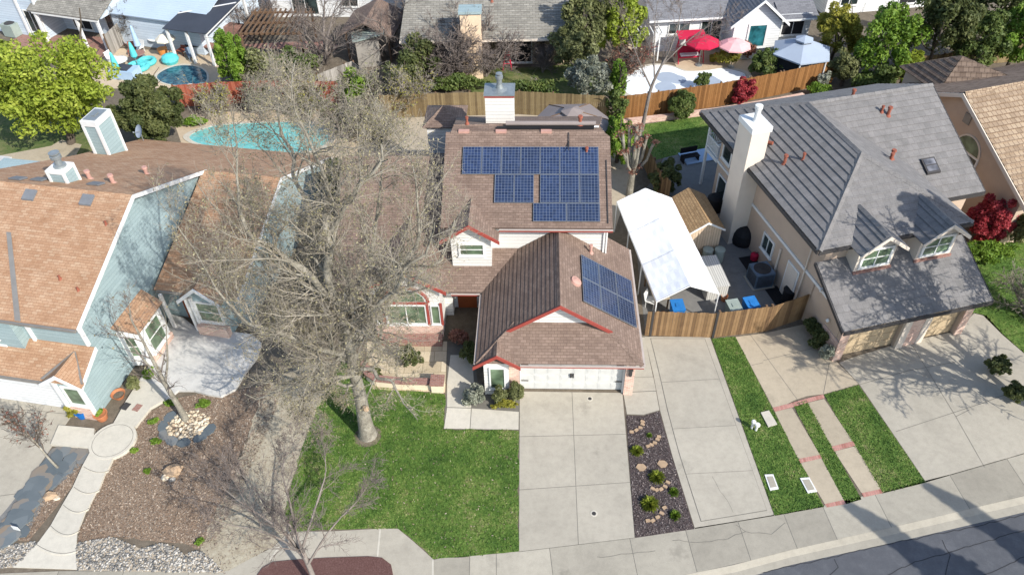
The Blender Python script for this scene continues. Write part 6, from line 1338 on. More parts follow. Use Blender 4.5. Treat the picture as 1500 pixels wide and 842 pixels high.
# umbrellas
def umbrella(px, py, z, r, label, mat, open_=True, h=None):
    q = P(px, py, z); t = thing('patio_umbrella', label, 'umbrella', (q[0], q[1], 0)); c = MB(); c.tube((q[0], q[1], 0), (q[0], q[1], z + .1), .03, .03, 8); c.build('pole', MT['grey_metal'], t); c = MB()
    if open_:
        tier(c, (q[0], q[1]), r, z - .45, r * .5, z - .12, 8, .2); tier(c, (q[0], q[1]), r * .5, z - .12, .02, z + .02, 8, .2)
    else: c.lathe((q[0], q[1], 0), [(.07, .75), (.26, .95), (.2, 1.5), (.1, z - .1), (.02, z + .05)], 12)
    c.build('canopy', MT[mat], t); c = MB(); c.lathe((q[0], q[1], 0), [(.3, 0), (.28, .07), (.05, .1)], 12); c.build('base', MT['grey_metal'], t)
umbrella(1030, 53, 2.4, 1.35, 'open crimson umbrella above the pool terrace', 'red_fabric'); umbrella(1078, 58, 2.3, 1.25, 'open pale pink umbrella above the pool terrace', 'pink_fabric')
umbrella(191, 38, 2.6, 1, 'closed pale blue umbrella at the corner of the grey fence', 'blue_fabric', False); umbrella(161, 77, 2.2, 1, 'closed turquoise umbrella near the lime tree', 'teal', False); umbrella(189, 62, 2.1, 1, 'closed turquoise umbrella below the pale blue one', 'teal', False)
umbrella(239, 49, 2.1, .8, 'open cream umbrella by the patio shelter', 'cream_fabric')
# red garden swing and yellow pots on the terrace
q = P(1008, 88); F_ = FR((q[0], q[1]), 4); t = thing('garden_swing', 'red-framed garden swing with white cushions by the drained pool', 'garden swing', q); c = MB()
for x in (-1, 1): c.slab([F_(x, -.7, 0), F_(x, 0, 1.9), F_(x, .08, 1.9), F_(x, -.62, 0)], vec(F_, .06, 0)); c.slab([F_(x, .7, 0), F_(x, 0, 1.9), F_(x, -.08, 1.9), F_(x, .62, 0)], vec(F_, .06, 0))
c.box(F_, -1, 1.06, -.04, .04, 1.84, 1.92); c.build('frame', MT['red_fabric'], t); c = MB(); c.box(F_, -.9, .9, -.5, .1, .42, .5); c.slab([F_(-.9, .1, .5), F_(.9, .1, .5), F_(.9, .3, 1.05), F_(-.9, .3, 1.05)], vec(F_, 0, .06)); c.build('seat', MT['red_fabric'], t); c = MB(); c.box(F_, -.75, .75, -.4, .05, .5, .6); c.build('cushion', MT['white'], t)
c = MB(); c.slab([F_(-1.1, -.5, 1.98), F_(1.1, -.5, 1.98), F_(1.1, .7, 2.12), F_(-1.1, .7, 2.12)], (0, 0, .04)); c.build('canopy', MT['red_fabric'], t)
def pot(px, py, r, h, label, mat, plant=None, pl='leaf_mid'):
    q = P(px, py); t = thing('flower_pot', label, 'flower pot', q); c = MB(); c.lathe(q, [(r * .7, 0), (r, h * .9), (r * 1.08, h * .9), (r * 1.08, h), (r * .9, h), (r * .85, h * .85), (0, h * .85)], 18); c.build('pot', MT[mat], t)
    if plant: crown('plant', (q[0], q[1], h + plant * .4), (plant, plant, plant * .7), 160, .07, pl, parent=t, lumps=5)
# small white arbour left of the crimson umbrella
q = P(944, 86); F_ = FR((q[0], q[1]), 5); t = thing('arbour', 'small white garden arbour left of the red swing', 'arbour', q); c = MB()
for x in (-.9, .9):
    for y in (-.5, .5): c.box(F_, x - .05, x + .05, y - .05, y + .05, 0, 2.3)
c.build('post', MT['white'], t); c = MB()
for i in range(7): c.box(F_, -1.1 + i * .35, -1.03 + i * .35, -.7, .7, 2.3, 2.4)
c.build('rafters', MT['white'], t)
# tables and pool clutter beside the dark pool
def table(px, py, r, label, mat='white', h=.72):
    q = P(px, py); t = thing('patio_table', label, 'table', q); c = MB(); c.lathe(q, [(r, h - .04), (r, h), (0, h)], 20); c.build('tabletop', MT[mat], t); c = MB(); c.tube((q[0], q[1], 0), (q[0], q[1], h - .04), .05, .05, 8); c.lathe(q, [(r * .5, 0), (r * .4, .05), (.05, .08)], 14); c.build('pedestal', MT['grey_metal'], t)
table(235, 66, .85, 'round white patio table below the cream umbrella'); table(178, 100, .7, 'round white patio table near the turquoise inflatables')
table(205, 90, .6, 'small brown patio table beside the turquoise umbrellas', 'brick_red'); table(290, 74, .9, 'round dark table under the patio shelter edge', 'dark_trim')
for px, py, rot, lb, mt in ((222, 66, 80, 'white garden chair left of the round white table', 'white'), (248, 70, -60, 'tan garden chair right of the round white table', 'orange_pot'), (168, 92, 70, 'white garden chair beside the lime tree', 'white'), (196, 80, 10, 'rust-coloured garden chair below the closed umbrellas', 'vent_red'), (268, 80, -20, 'rusty red garden chair at the shelter edge', 'vent_red'), (283, 88, 30, 'blue-grey garden chair near the dark pool', 'ac'), (205, 77, -30, 'white garden chair below the pale blue umbrella', 'white')): chair(px, py, rot, lb, mt, 1.3)
def ring_(px, py, R_, r, label, mat):
    q = P(px, py); c = MB(); n1, n2 = 20, 8
    f_ = lambda i, j: (q[0] + (R_ + r * math.cos(j * 2 * math.pi / n2)) * math.cos(i * 2 * math.pi / n1), q[1] + (R_ + r * math.cos(j * 2 * math.pi / n2)) * math.sin(i * 2 * math.pi / n1), r + r * math.sin(j * 2 * math.pi / n2) + .02)
    for i in range(n1):
        for j in range(n2): c.face([f_(i, j), f_(i + 1, j), f_(i + 1, j + 1), f_(i, j + 1)], .5, 0, True)
    c.sheet([f_(i, 4)[:2] for i in range(n1)], .08); c.build('inflatable_ring', MT[mat], None, q, label=label, cat='inflatable')
ring_(204, 101, .75, .2, 'turquoise inflatable ring left of the dark pool', 'teal'); ring_(216, 94, .6, .2, 'turquoise inflatable ring behind the other ring', 'teal')
q = P(251, 92); c = MB(); c.lathe(q, [(.55, 0), (.7, .3), (.6, .6), (.25, .75), (0, .78)], 14); c.build('beanbag', MT['teal'], None, q, label='turquoise beanbag at the edge of the dark pool', cat='beanbag')
q = P(186, 112); F_ = FR((q[0], q[1]), -10); t = thing('hot_tub', 'pale blue hot tub with dark cover beside the round green tree', 'hot tub', q); c = MB(); c.box(F_, -1.0, 1.0, -.6, .6, 0, .7); c.build('tub', MT['blue_fabric'], t); c = MB(); c.box(F_, -.6, .5, -.45, .45, .7, .8); c.build('cover', MT['navy'], t)
q = P(240, 80); c = MB(); c.lathe(q, [(.3, 0), (.4, .5), (.42, .52), (.36, .5), (0, .45)], 14); c.build('planter_pot', MT['orange_pot'], None, q, label='orange planter beside the patio shelter', cat='planter')
q = P(22, 52); F_ = FR((q[0], q[1]), -19); t = thing('air_conditioner', 'grey air conditioner by the pale blue corner house', 'air conditioner', q); c = MB(); c.box(F_, -.6, .6, -.5, .5, .05, 1.1); c.build('cabinet', MT['bin_grey'], t); c = MB(); c.lathe((q[0], q[1], 1.1), [(.42, 0), (.42, .04), (0, .06)], 18); c.build('fan_grille', MT['dark_trim'], t)
q = P(155, 44); c = MB(); c.lathe(q, [(.6, 0), (.75, .4), (.7, .9), (.4, 1.15), (0, 1.2)], 14, sx=1.3, sy=.8); c.build('covered_grill', MT['black'], None, q, label='black covered grill by the pale blue corner house', cat='grill')
q = P(180, 40); F_ = FR((q[0], q[1]), -10); t = thing('storage_shed', 'small pale resin shed beside the pale blue corner house', 'shed', q); c = MB(); c.box(F_, -1.1, 1.1, -.6, .6, 0, 1.9); c.build('wall', MT['resin'], t); c = MB(); c.slab([F_(-1.2, -.7, 1.9), F_(1.2, -.7, 1.9), F_(1.2, .7, 2.1), F_(-1.2, .7, 2.1)], (0, 0, .08)); c.build('roof', MT['bin_grey'], t)
q = P(743, 100); t = thing('garden_obelisk', 'red garden obelisk on the back lawn behind the white chimney', 'garden ornament', q); c = MB()
for sx, sy in ((-1, -1), (1, -1), (1, 1), (-1, 1)): c.tube((q[0] + sx * .35, q[1] + sy * .35, 0), (q[0], q[1], 2.0), .05, .03, 6)
c.build('frame', MT['red_fabric'], t); c = MB()
for z in (.5, 1.0, 1.4): k_ = .35 * (1 - z / 2.0); [c.tube((q[0] + a * k_, q[1] + b_ * k_, z), (q[0] + c_ * k_, q[1] + d_ * k_, z), .03, .03, 5) for a, b_, c_, d_ in ((-1, -1, 1, -1), (1, -1, 1, 1), (1, 1, -1, 1), (-1, 1, -1, -1))]
c.build('hoops', MT['red_fabric'], t)
for px, py, lb, mt in ((1043, 90, 'yellow pot on the pool terrace below the crimson umbrella', 'leaf_yellow'), (1049, 88, 'orange pot on the pool terrace below the crimson umbrella', 'orange_pot')):
    q = P(px, py); c = MB(); c.lathe(q, [(.2, 0), (.28, .45), (.3, .46), (.25, .44), (0, .4)], 14); c.build('planter_pot', MT[mt], None, q, label=lb, cat='flower pot')
q = P(1010, 236); F_ = FR((q[0], q[1]), 15); t = thing('patio_bench', 'black metal bench on the shaded patio beside the balcony', 'bench', q); c = MB()
for i in range(4): c.box(F_, -.6, .6, -.25 + i * .13, -.16 + i * .13, .42, .45)
c.build('seat', MT['black'], t); c = MB(); c.box(F_, -.6, .6, .3, .33, .5, .9); c.build('backrest', MT['black'], t)
for x in (-.55, .5): c = MB(); c.box(F_, x, x + .05, -.22, .3, 0, .42); c.build('leg', MT['black'], t)
q = P(1022, 230); F_ = FR((q[0], q[1]), 15); c = MB(); c.box(F_, -1.1, 1.3, -.7, .7, .02, .08); c.build('pool_cover', MT['blue_fabric'], None, q, label='flat pale blue cover lying on the shaded patio', cat='cover')
# rocks, sign, utility boxes, pipes, stepping stones
def boulder(px, py, r, label, mat='boulder', cat='boulder'):
    q = P(px, py); c = MB(); n1, n2 = 10, 6; ph = random.random() * 6
    def f_(i, j):
        a, b_ = 2 * math.pi * i / n1, math.pi * j / n2; k = r * (1 + .18 * math.sin(3 * a + ph) * math.sin(b_) + .12 * math.sin(5 * b_ + 2 * a + ph)); return (q[0] + k * 1.2 * math.sin(b_) * math.cos(a), q[1] + k * math.sin(b_) * math.sin(a), max(0, r * .25 + k * .65 * math.cos(b_)))
    for i in range(n1):
        for j in range(n2): c.face([f_(i, j + 1), f_(i + 1, j + 1), f_(i + 1, j), f_(i, j)], random.random())
    c.build('boulder', MT[mat], None, (q[0], q[1], 0), label=label, cat=cat)
boulder(254, 691, .34, 'largest tan boulder in the mulch yard'); boulder(243, 700, .17, 'small pale stone left of the largest tan boulder', 'pale_rock'); boulder(253, 702, .14, 'smallest grey stone below the largest tan boulder', 'rock')
boulder(74, 727, .24, 'tan boulder in the strip between slate and stepped path'); boulder(84, 730, .12, 'small tan stone touching the strip boulder', 'pale_rock')
q = P(28, 779); F_ = FR((q[0], q[1]), -15); t = thing('yard_sign', 'small white yard sign standing at the end of the slate strip', 'sign', q); c = MB(); c.box(F_, -.16, .16, -.01, .01, .18, .45); c.build('panel', MT['white'], t); c = MB(); c.box(F_, -.02, .02, .011, .03, 0, .3); c.build('stake', MT['grey_metal'], t)
for pts, lb in (([(1121, 697), (1132, 696.5), (1139, 715), (1128, 717)], 'white-rimmed water meter cover nearer the curved parking pad'), ([(1173, 702), (1185, 701), (1195, 719), (1183, 721)], 'white-rimmed water meter cover nearer the wheel track')):
    w_ = PP(pts); cx, cy = sum(p[0] for p in w_) / 4, sum(p[1] for p in w_) / 4; t = thing('meter_cover', lb, 'meter cover', (cx, cy, 0)); c = MB(); c.prism([(cx + (x - cx) * 1.15, cy + (y - cy) * 1.15) for x, y, _ in w_], 0, .055); c.build('rim', MT['white'], t); c = MB(); c.prism([(cx + (x - cx) * .82, cy + (y - cy) * .82) for x, y, _ in w_], .056, .065); c.build('lid', MT['concrete_grey'], t)
w_ = PP([(1114, 605), (1126, 602), (1138, 622), (1125, 626)]); c = MB(); c.prism(w_, 0, .07); c.build('utility_slab', MT['concrete_pale'], None, label='plain concrete utility slab on the lawn beside white vents', cat='utility cover')
for px, py, h, lb, r in ((1101, 627, .5, 'taller white capped pipe with curved neck on the lawn', .1), (1107, 630, .42, 'white capped pipe with round flat top on the lawn', .12)):
    q = P(px, py); t = thing('vent_pipe', lb, 'pipe', q); c = MB(); c.tube(q, (q[0], q[1], h), .06, .06, 10); c.build('pipe', MT['white'], t); c = MB(); c.lathe((q[0], q[1], h), [(r, -.05), (r, .02), (r * .7, .06), (0, .07)], 14); c.build('cap', MT['white'], t)
arcs = [([(925, 633), (932, 630.5), (938, 627), (941, 622), (941, 618)], 'curved row of tan edging stones at the top of the mulch bed', 'top'), ([(949, 654), (954, 652), (959, 649), (963, 644), (965, 640)], 'curved row of tan edging stones just below the topmost arc', 'second'), ([(956, 716), (962, 718), (968, 717), (974, 713), (978, 707)], 'curved row of tan edging stones under the spiky plant', 'third'), ([(949, 763), (956, 763), (963, 758), (969, 752), (973, 744)], 'curved row of tan edging stones at the bottom of the mulch bed', 'bottom')]
for pts, lb, nm in arcs:
    for px, py in pts:
        q = P(px, py); F_ = FR((q[0], q[1]), random.uniform(-40, 40)); c = MB(); c.prism([F_(x, y) for x, y in ((-.09, -.055), (.09, -.06), (.1, .04), (.04, .07), (-.09, .065))], 0, .07); c.build('edging_stone', MT['boulder'], None, q, label='tan edging stone in the ' + nm + ' arc of the mulch bed', cat='edging stone', group='edging stones in the mulch bed')
for px, py, lb in ((939, 685, 'flat tan stepping stone at the left of the mulch bed'), (970, 680, 'flat tan stepping stone at the right of the mulch bed')):
    q = P(px, py); c = MB(); c.prism([(q[0] + rx * math.cos(t), q[1] + ry * math.sin(t)) for t, rx, ry in ((0, .24, .2), (1, .22, .2), (2.1, .22, .21), (3.1, .23, .2), (4.2, .2, .2), (5.2, .22, .19))], 0, .06); c.build('stepping_stone', MT['boulder'], None, q, label=lb, cat='stepping stone')
for px, py, lb, mt in ((186, 598, 'dark doormat on the upper garden path', 'dark_trim'), (203, 600, 'reddish-brown doormat on the upper garden path', 'brick_red')):
    q = P(px, py); F_ = FR((q[0], q[1]), -20); c = MB(); c.box(F_, -.16, .16, -.2, .2, .162, .18); c.build('floor_mat', MT[mt], None, (q[0], q[1], .16), label=lb, cat='mat')
# ================================================================ THE BIG BARE TREE
tb = P(539, 637); X0, Y0 = tb[0], tb[1]
bt = thing('bare_tree', 'big pale-barked bare tree with lichen limbs on the front lawn', 'tree', (X0, Y0, 0))
g = Grow(11, 3, [1.7, 2.1, 2.5], [.67, .62, .60], [.11, .15, .18, .2], [.05, .05, .05, .05], (28, 64), (6, 5, 4, 4), .5, .0042, first=1, bounds=lambda p: p.z > 1.5 and ((p.x - X0 + .1) / 5.6) ** 2 + ((p.y - Y0 - 1.6) / 7.2) ** 2 + ((p.z - 9) / 8.4) ** 2 < 1 + .5 * math.sin(p.x * 2.1 + p.z * 1.3) * math.sin(p.y * 1.7 - p.z) + random.gauss(0, .12))
L_ = lambda dx, dy, z: (X0 + dx, Y0 + dy, z)
for i in range(10): pass
limb(g, [L_(0, 0, -.1), L_(0, 0, .35), L_(.02, .0, 1.2), L_(.06, .05, 2.6), L_(.05, .1, 4.2), L_(.1, .15, 5.6), L_(.15, .2, 6.6)], [.50, .37, .31, .275, .25, .22, .20])
forks = [  # start height, control points, radii
 ([L_(.15, .2, 6.5), L_(-.1, .3, 8.0), L_(.05, .5, 9.6), L_(.5, .8, 11.2)], [.30, .26, .22, .15]),
 ([L_(.15, .2, 6.3), L_(.9, .3, 7.2), L_(2.0, .7, 8.2), L_(3.2, 1.2, 9.2)], [.25, .2, .16, .12]),
 ([L_(-.05, .3, 7.8), L_(-1.0, .5, 8.7), L_(-2.1, .8, 9.5), L_(-3.1, 1.2, 10.6)], [.23, .19, .15, .1]),
 ([L_(.1, .15, 5.2), L_(-.7, -.2, 6.0), L_(-1.7, -.6, 6.8), L_(-3.0, -1.0, 7.8)], [.2, .17, .14, .1]),
 ([L_(.1, .15, 5.6), L_(.5, .9, 6.5), L_(1.0, 2.0, 7.6), L_(1.4, 3.1, 9.0)], [.22, .18, .14, .1]),
 ([L_(0, .5, 9.0), L_(-.5, 1.3, 10.0), L_(-1.1, 2.5, 11.0), L_(-1.6, 3.4, 12.0)], [.17, .14, .11, .08]),
 ([L_(.1, .1, 4.4), L_(1.0, -.4, 5.0), L_(1.7, -1.0, 5.0), L_(2.2, -1.6, 4.7)], [.15, .12, .09, .06]),
 ([L_(.05, .05, 3.6), L_(-.8, -.5, 4.2), L_(-1.5, -1.2, 4.5), L_(-1.9, -1.8, 4.3)], [.13, .1, .08, .05]),
 ([L_(.05, .1, 3.9), L_(.7, .7, 4.7), L_(1.2, 1.6, 5.6), L_(1.7, 2.5, 6.6)], [.14, .11, .09, .06]),
 ([L_(0, .15, 4.8), L_(-1.0, .9, 5.6), L_(-2.2, 1.8, 6.4), L_(-3.3, 2.6, 7.2)], [.17, .14, .1, .07]),
 ([L_(.15, .2, 6.0), L_(1.4, .9, 6.8), L_(2.7, 1.6, 7.4), L_(3.9, 2.2, 7.9)], [.17, .14, .1, .07]),
 ([L_(.1, .1, 5.0), L_(-1.2, .1, 5.6), L_(-2.6, .3, 6.2), L_(-4.0, .6, 6.8)], [.17, .14, .1, .07]),
 ([L_(.15, .2, 6.6), L_(1.2, -.3, 7.6), L_(2.5, -.5, 8.8), L_(3.6, -.4, 9.8)], [.17, .14, .1, .07]),
 ([L_(.05, .0, 4.2), L_(-1.3, -.4, 4.7), L_(-2.6, -.8, 4.6), L_(-3.8, -1.0, 4.0)], [.16, .12, .09, .05]),
 ([L_(.3, .6, 10.2), L_(1.0, .4, 11.2), L_(1.8, .3, 12.0), L_(2.5, .5, 12.6)], [.14, .11, .09, .07])]
for k, (pts, rads) in enumerate(forks):
    pts = [(x, y, z if z < 6.2 else 6.2 + (z - 6.2) * 1.3) for x, y, z in pts]
    pts2, rads2 = [pts[0]], [rads[0]]
    for i in range(1, len(pts)): mm = [(pts[i - 1][c_] + pts[i][c_]) / 2 + g.rg.uniform(-.2, .2) for c_ in range(3)]; pts2 += [tuple(mm), tuple(pts[i][c_] + g.rg.uniform(-.1, .1) for c_ in range(3))]; rads2 += [(rads[i - 1] + rads[i]) / 2, rads[i]]
    pts, rads = pts2, rads2
    o = limb(g, pts, [x * .64 for x in rads])
    for i in range(3, len(o), 4):
        (pa, ra), (pb, rb) = o[i - 1], o[i]; d = (pb - pa).normalized()
        for _ in range(1 if k in (6, 8) else 2):
            a = math.radians(g.rg.uniform(35, 70)); q = d.orthogonal().normalized(); q.rotate(__import__('mathutils').Quaternion(d, g.rg.uniform(0, 6.283)))
            low_ = k in (6, 7, 8)
            nd = d * math.cos(a) + q * math.sin(a) + Vector((0, 0, -.25 if low_ else .18))
            g.branch(pb, nd, g.rg.uniform(1.3, 2.5) * (.6 if low_ else 1.12), rb * .5, 1)
    g.branch(o[-1][0], (o[-1][0] - o[-2][0]) + Vector((0, 0, .25 if k not in (6, 7, 8) else 0)), 3.5 if k not in (6, 7, 8) else 1.5, o[-1][1] * .85, 0 if k not in (6, 7, 8) else 1)
V, Fc = g.mesh([-1], {-1: 14}); fast_mesh('trunk', V, Fc, MT['bark_pale'], bt, smooth=True)
V, Fc = g.mesh([0, 1], {0: 8, 1: 6}); fast_mesh('branches', V, Fc, MT['bark_pale'], bt, smooth=True)
V, Fc = g.mesh([2, 3], {2: 4, 3: 3}); fast_mesh('twigs', V, Fc, MT['twig_pale'], bt, smooth=True)
T = np.array(g.tips); print('main tree', {k: len(v) for k, v in g.segs.items()}, 'tips', len(T), T.min(0), T.max(0))
T = T[RNG.uniform(size=len(T)) < .3]; n = len(T); T = T + RNG.normal(0, .03, (n, 3)); nn = unit(RNG.normal(size=(n, 3))); t = unit(np.cross(nn, RNG.normal(size=(n, 3)))); b_ = np.cross(nn, t); s_ = RNG.uniform(.018, .038, (n, 1))
V, Fc = quads(T, t * s_, b_ * s_ * .55); fast_mesh('crown', V, Fc, MT['bud'], bt, RNG.uniform(0, 1, n))
q = L_(.26, -.3, 2.35); c = MB(); c.tube(q, (q[0] + .1, q[1] - .12, q[2] + .05), .14, .12, 12); c.build('pruning_scar', MT['boulder'], bt)
c = MB(); c.lathe((X0, Y0 - .05, 0), [(.62, .012), (.5, .03), (.4, .05)], 20); c.build('root_mound', MT['soil'], bt)

def bare(name, label, base, pts, rads, seed, L0, levs=3, kids=(1.6, 1.8, 1.8), ratio=(.62, .58, .55), bark='bark_grey', twig='twig_grey', buds=None, budn=.3, step=2, ang=(25, 55), trop=(.03, .03, .02, .02), wig=(.1, .14, .2, .25), start=3, minr=.006, grp=None):
    root = thing(name, label, 'tree', base, grp)
    g = Grow(seed, levs, kids, ratio, wig, trop, ang, (5, 4, 4, 3), .6, minr)
    for k, (pl, rl) in enumerate(zip(pts, rads)):
        o = limb(g, [(base[0] + x, base[1] + y, z) for x, y, z in pl], rl)
        for i in range(start if k == 0 else 2, len(o), step):
            (pa, ra), (pb, rb) = o[i - 1], o[i]; d = (pb - pa).normalized(); a = math.radians(g.rg.uniform(*ang)); q = d.orthogonal().normalized(); q.rotate(__import__('mathutils').Quaternion(d, g.rg.uniform(0, 6.283)))
            g.branch(pb, d * math.cos(a) + q * math.sin(a) + Vector((0, 0, .1)), L0 * g.rg.uniform(.6, 1.05), rb * .5, 1)
        g.branch(o[-1][0], o[-1][0] - o[-2][0], L0, o[-1][1] * .9, 0)
    V, Fc = g.mesh([-1, 0], {-1: 10, 0: 6}); fast_mesh('trunk', V, Fc, MT[bark], root, smooth=True)
    lv = [l for l in range(1, levs + 1)]
    V, Fc = g.mesh(lv, {1: 5}); fast_mesh('branches', V, Fc, MT[twig], root, smooth=True)
    if buds:
        T = np.array(g.tips); T = T[RNG.uniform(size=len(T)) < budn]; n = len(T)
        if n: nn = unit(RNG.normal(size=(n, 3))); t = unit(np.cross(nn, RNG.normal(size=(n, 3)))); b_ = np.cross(nn, t); s_ = RNG.uniform(.03, .06, (n, 1)); V, Fc = quads(T, t * s_, b_ * s_ * .6); fast_mesh('crown', V, Fc, MT[buds], root, RNG.uniform(0, 1, n))
    return root
# slender tree by the blue house
b0 = P(273, 615); bare('bare_tree', 'slender pale bare tree growing from the ring of tan cobbles', b0, [[(0, 0, -.05), (-.05, .02, 1.0), (-.15, .05, 2.2), (-.2, .1, 3.4), (-.25, .15, 4.8), (-.3, .2, 6.0)], [(-.1, .05, 2.0), (-.5, .2, 3.2), (-.9, .35, 4.6)], [(-.15, .05, 2.6), (.3, .2, 3.8), (.6, .4, 5.0)]], [[.17, .13, .11, .09, .06, .04], [.07, .05, .03], [.06, .045, .03]], 5, 1.5, 3, (1.0, 1.0, .9), bark='bark_pale', twig='twig_grey', start=8, buds='bud', budn=.03, step=3)
# small leaning tree in slate
b0 = P(86, 686); bare('bare_tree', 'small leaning bare tree with reddish twigs in the white pebbles', b0, [[(0, 0, 0), (-.2, .1, .6), (-.45, .3, 1.3), (-.6, .4, 1.8)]], [[.06, .05, .045, .03]], 8, 1.15, 3, (2.0, 2.0, 1.6), (.62, .62, .6), bark='bark_pale', twig='bark_dark', start=6, step=1, buds='leaf_rust', budn=.05, minr=.006)
# tree rooted in the mulch island, reaching left
b0 = (-7.7, 13.45, 0); bare('bare_tree', 'bare dark-branched tree leaning left out of the mulch island', b0, [[(0, 0, 0), (-.1, .3, .9), (-.35, .75, 1.9), (-.6, 1.1, 2.7)], [(-.2, .5, 1.4), (-.9, 1.2, 2.4), (-1.9, 1.7, 3.0), (-2.8, 2.2, 3.3)], [(-.5, .95, 2.4), (-.7, 1.8, 3.4), (-1.0, 2.6, 4.0)], [(-.2, .5, 1.5), (.5, 1.1, 2.4), (1.1, 1.6, 2.9)], [(-.3, .7, 1.8), (-1.2, 1.0, 2.6), (-2.2, 1.2, 3.0)], [(-.4, .8, 2.0), (.1, 1.9, 3.0), (.4, 2.9, 3.5)], [(-.3, .6, 1.6), (-1.4, 1.7, 2.4), (-2.4, 2.9, 2.9)]], [[.12, .10, .085, .06], [.06, .05, .04, .025], [.06, .042, .025], [.055, .04, .025], [.055, .04, .025], [.055, .04, .025], [.055, .04, .025]], 21, 1.45, 3, (1.8, 2.0, 1.8), bark='bark_grey', twig='twig_grey', start=7, minr=.006)
# tall bare tree beyond the back lawn
b0 = P(940, 192); bare('bare_tree', 'tall thin bare tree leaning right in front of the drained pool', b0, [[(0, 0, 0), (.15, 0, 1.8), (.35, .1, 3.3), (.8, .2, 4.6), (1.3, .3, 5.8), (1.6, .4, 7.2)], [(.35, .1, 3.2), (-.5, .3, 4.8), (-1.3, .5, 6.6)], [(.9, .2, 4.8), (2.0, .3, 6.0), (3.0, .5, 6.8)], [(.5, .1, 3.8), (.3, .4, 5.6), (.2, .6, 7.4)]], [[.14, .12, .10, .08, .06, .035], [.065, .045, .025], [.055, .04, .025], [.055, .04, .025]], 31, 1.8, 3, (1.3, 1.3, 1.2), bark='bark_grey', start=12, minr=.009)
# pollarded tree beside the tent
b0 = P(922, 286); root = thing('pollarded_tree', 'pollarded tree with blunt pale stubs and rusty sprouts by the tent', 'tree', b0); c = MB(); c.tube((b0[0], b0[1], -.05), (b0[0] + .05, b0[1], 1.7), .24, .2, 12); ends = []
for dx, dy, z, r in ((-.75, .2, 4.4, .08), (-.35, .4, 4.7, .09), (.05, .1, 4.9, .1), (.35, .5, 4.6, .09), (.7, .1, 4.2, .08), (1.15, .2, 3.7, .08), (.2, -.4, 3.9, .08), (-.5, -.3, 3.4, .07)):
    p0 = Vector((b0[0] + .05, b0[1], 1.6)); p2 = Vector((b0[0] + dx, b0[1] + dy, z)); pm = p0.lerp(p2, .45) + Vector((dx * .25, dy * .25, -.1)); c.tube(p0, pm, r * 1.3, r * 1.1, 8); c.tube(pm, p2, r * 1.1, r, 8); ends.append(p2)
    p3 = pm.lerp(p2, .5); p4 = p3 + Vector((random.uniform(-.4, .4), random.uniform(-.3, .3), .6)); c.tube(p3, p4, r * .7, r * .55, 6); ends.append(p4)
c.build('trunk', MT['bark_pale'], root)
V = []; 
for e in ends + [Vector((b0[0] + .1, b0[1] - .25, 1.9)), Vector((b0[0] - .15, b0[1] - .2, 1.9)), Vector((b0[0] + .35, b0[1] - .15, 2.2))]: V.append(np.array(e)[None] + RNG.normal(0, .1, (34, 3)))
V = np.concatenate(V); n = len(V); nn = unit(RNG.normal(size=(n, 3))); t = unit(np.cross(nn, RNG.normal(size=(n, 3)))); b_ = np.cross(nn, t); Vq, Fq = quads(V, t * .06, b_ * .03); fast_mesh('crown', Vq, Fq, MT['leaf_rust'], root, RNG.uniform(0, 1, n))
# grey leafless trees and shrubs behind the back fences
def thicket(label, px, py, h, spread, seed, n=7, bark='twig_grey', levs=3, name='bare_shrub', cat='shrub', kids=(1.8, 2.0, 1.8), buds=None, budn=.2, minr=.011):
    b0 = P(px, py); root = thing(name, label, cat, b0); g = Grow(seed, levs, kids, (.6, .6, .6), (.12, .18, .22, .25), (.06, .03, .03, .03), (25, 60), (4, 4, 3, 3), .6, minr, first=0)
    for i in range(n):
        a = 6.283 * i / n + g.rg.random(); g.branch(b0, (math.cos(a) * spread, math.sin(a) * spread, 1), h * g.rg.uniform(.45, .62), .05 + .015 * h, 0)
    V, Fc = g.mesh([0, 1], {0: 6, 1: 4}); fast_mesh('stems', V, Fc, MT['bark_grey'], root, smooth=True); V, Fc = g.mesh([l for l in range(2, levs + 1)], {}); fast_mesh('twigs', V, Fc, MT[bark], root)
    if buds:
        T = np.array(g.tips); T = T[RNG.uniform(size=len(T)) < budn]; n = len(T); nn = unit(RNG.normal(size=(n, 3))); t = unit(np.cross(nn, RNG.normal(size=(n, 3)))); b_ = np.cross(nn, t); Vq, Fq = quads(T, t * .06, b_ * .035); fast_mesh('foliage', Vq, Fq, MT[buds], root, RNG.uniform(0, 1, n))
thicket('largest grey twiggy shrub before the grey shingle house', 668, 112, 5.6, .85, 41, 14, minr=.016); thicket('grey twiggy shrub directly behind the white chimney', 712, 112, 4.6, .7, 42, 9, minr=.014); thicket('thin grey upright shrub right of the red obelisk', 795, 106, 2.8, .35, 43, 6); thicket('low grey shrub left of the grey shingle house chimney', 632, 95, 4.0, .7, 44, 8, minr=.014)
thicket('small pale bare sapling just behind the greyed fence', 782, 140, 1.6, .3, 45, 4, 'twig_pale', 2)
thicket('tall bare tree in front of the white house patio doors', 478, 95, 7.5, .55, 46, 5, 'twig_grey', 3, 'bare_tree', 'tree', (1.5, 1.7, 1.5)); thicket('bare spreading tree beside the brown garden shelter', 575, 85, 7.0, .6, 47, 5, 'twig_grey', 3, 'bare_tree', 'tree', (1.5, 1.7, 1.5)); thicket('bare vine tangle over the timber pergola', 385, 50, 3.6, .9, 48, 9, 'twig_grey', 3); thicket('brown bare bush by the closed pale blue umbrella', 212, 55, 4.0, .5, 49, 7, 'bark_dark', 3)
thicket('bare brown shrub left of the drained pool', 915, 112, 3.0, .7, 50, 7, 'bark_dark', 3, buds='leaf_rust', budn=.12); thicket('thorny brown shrub behind the drained pool corner', 935, 92, 2.2, .8, 51, 6, 'bark_dark', 2, buds='leaf_red', budn=.3)
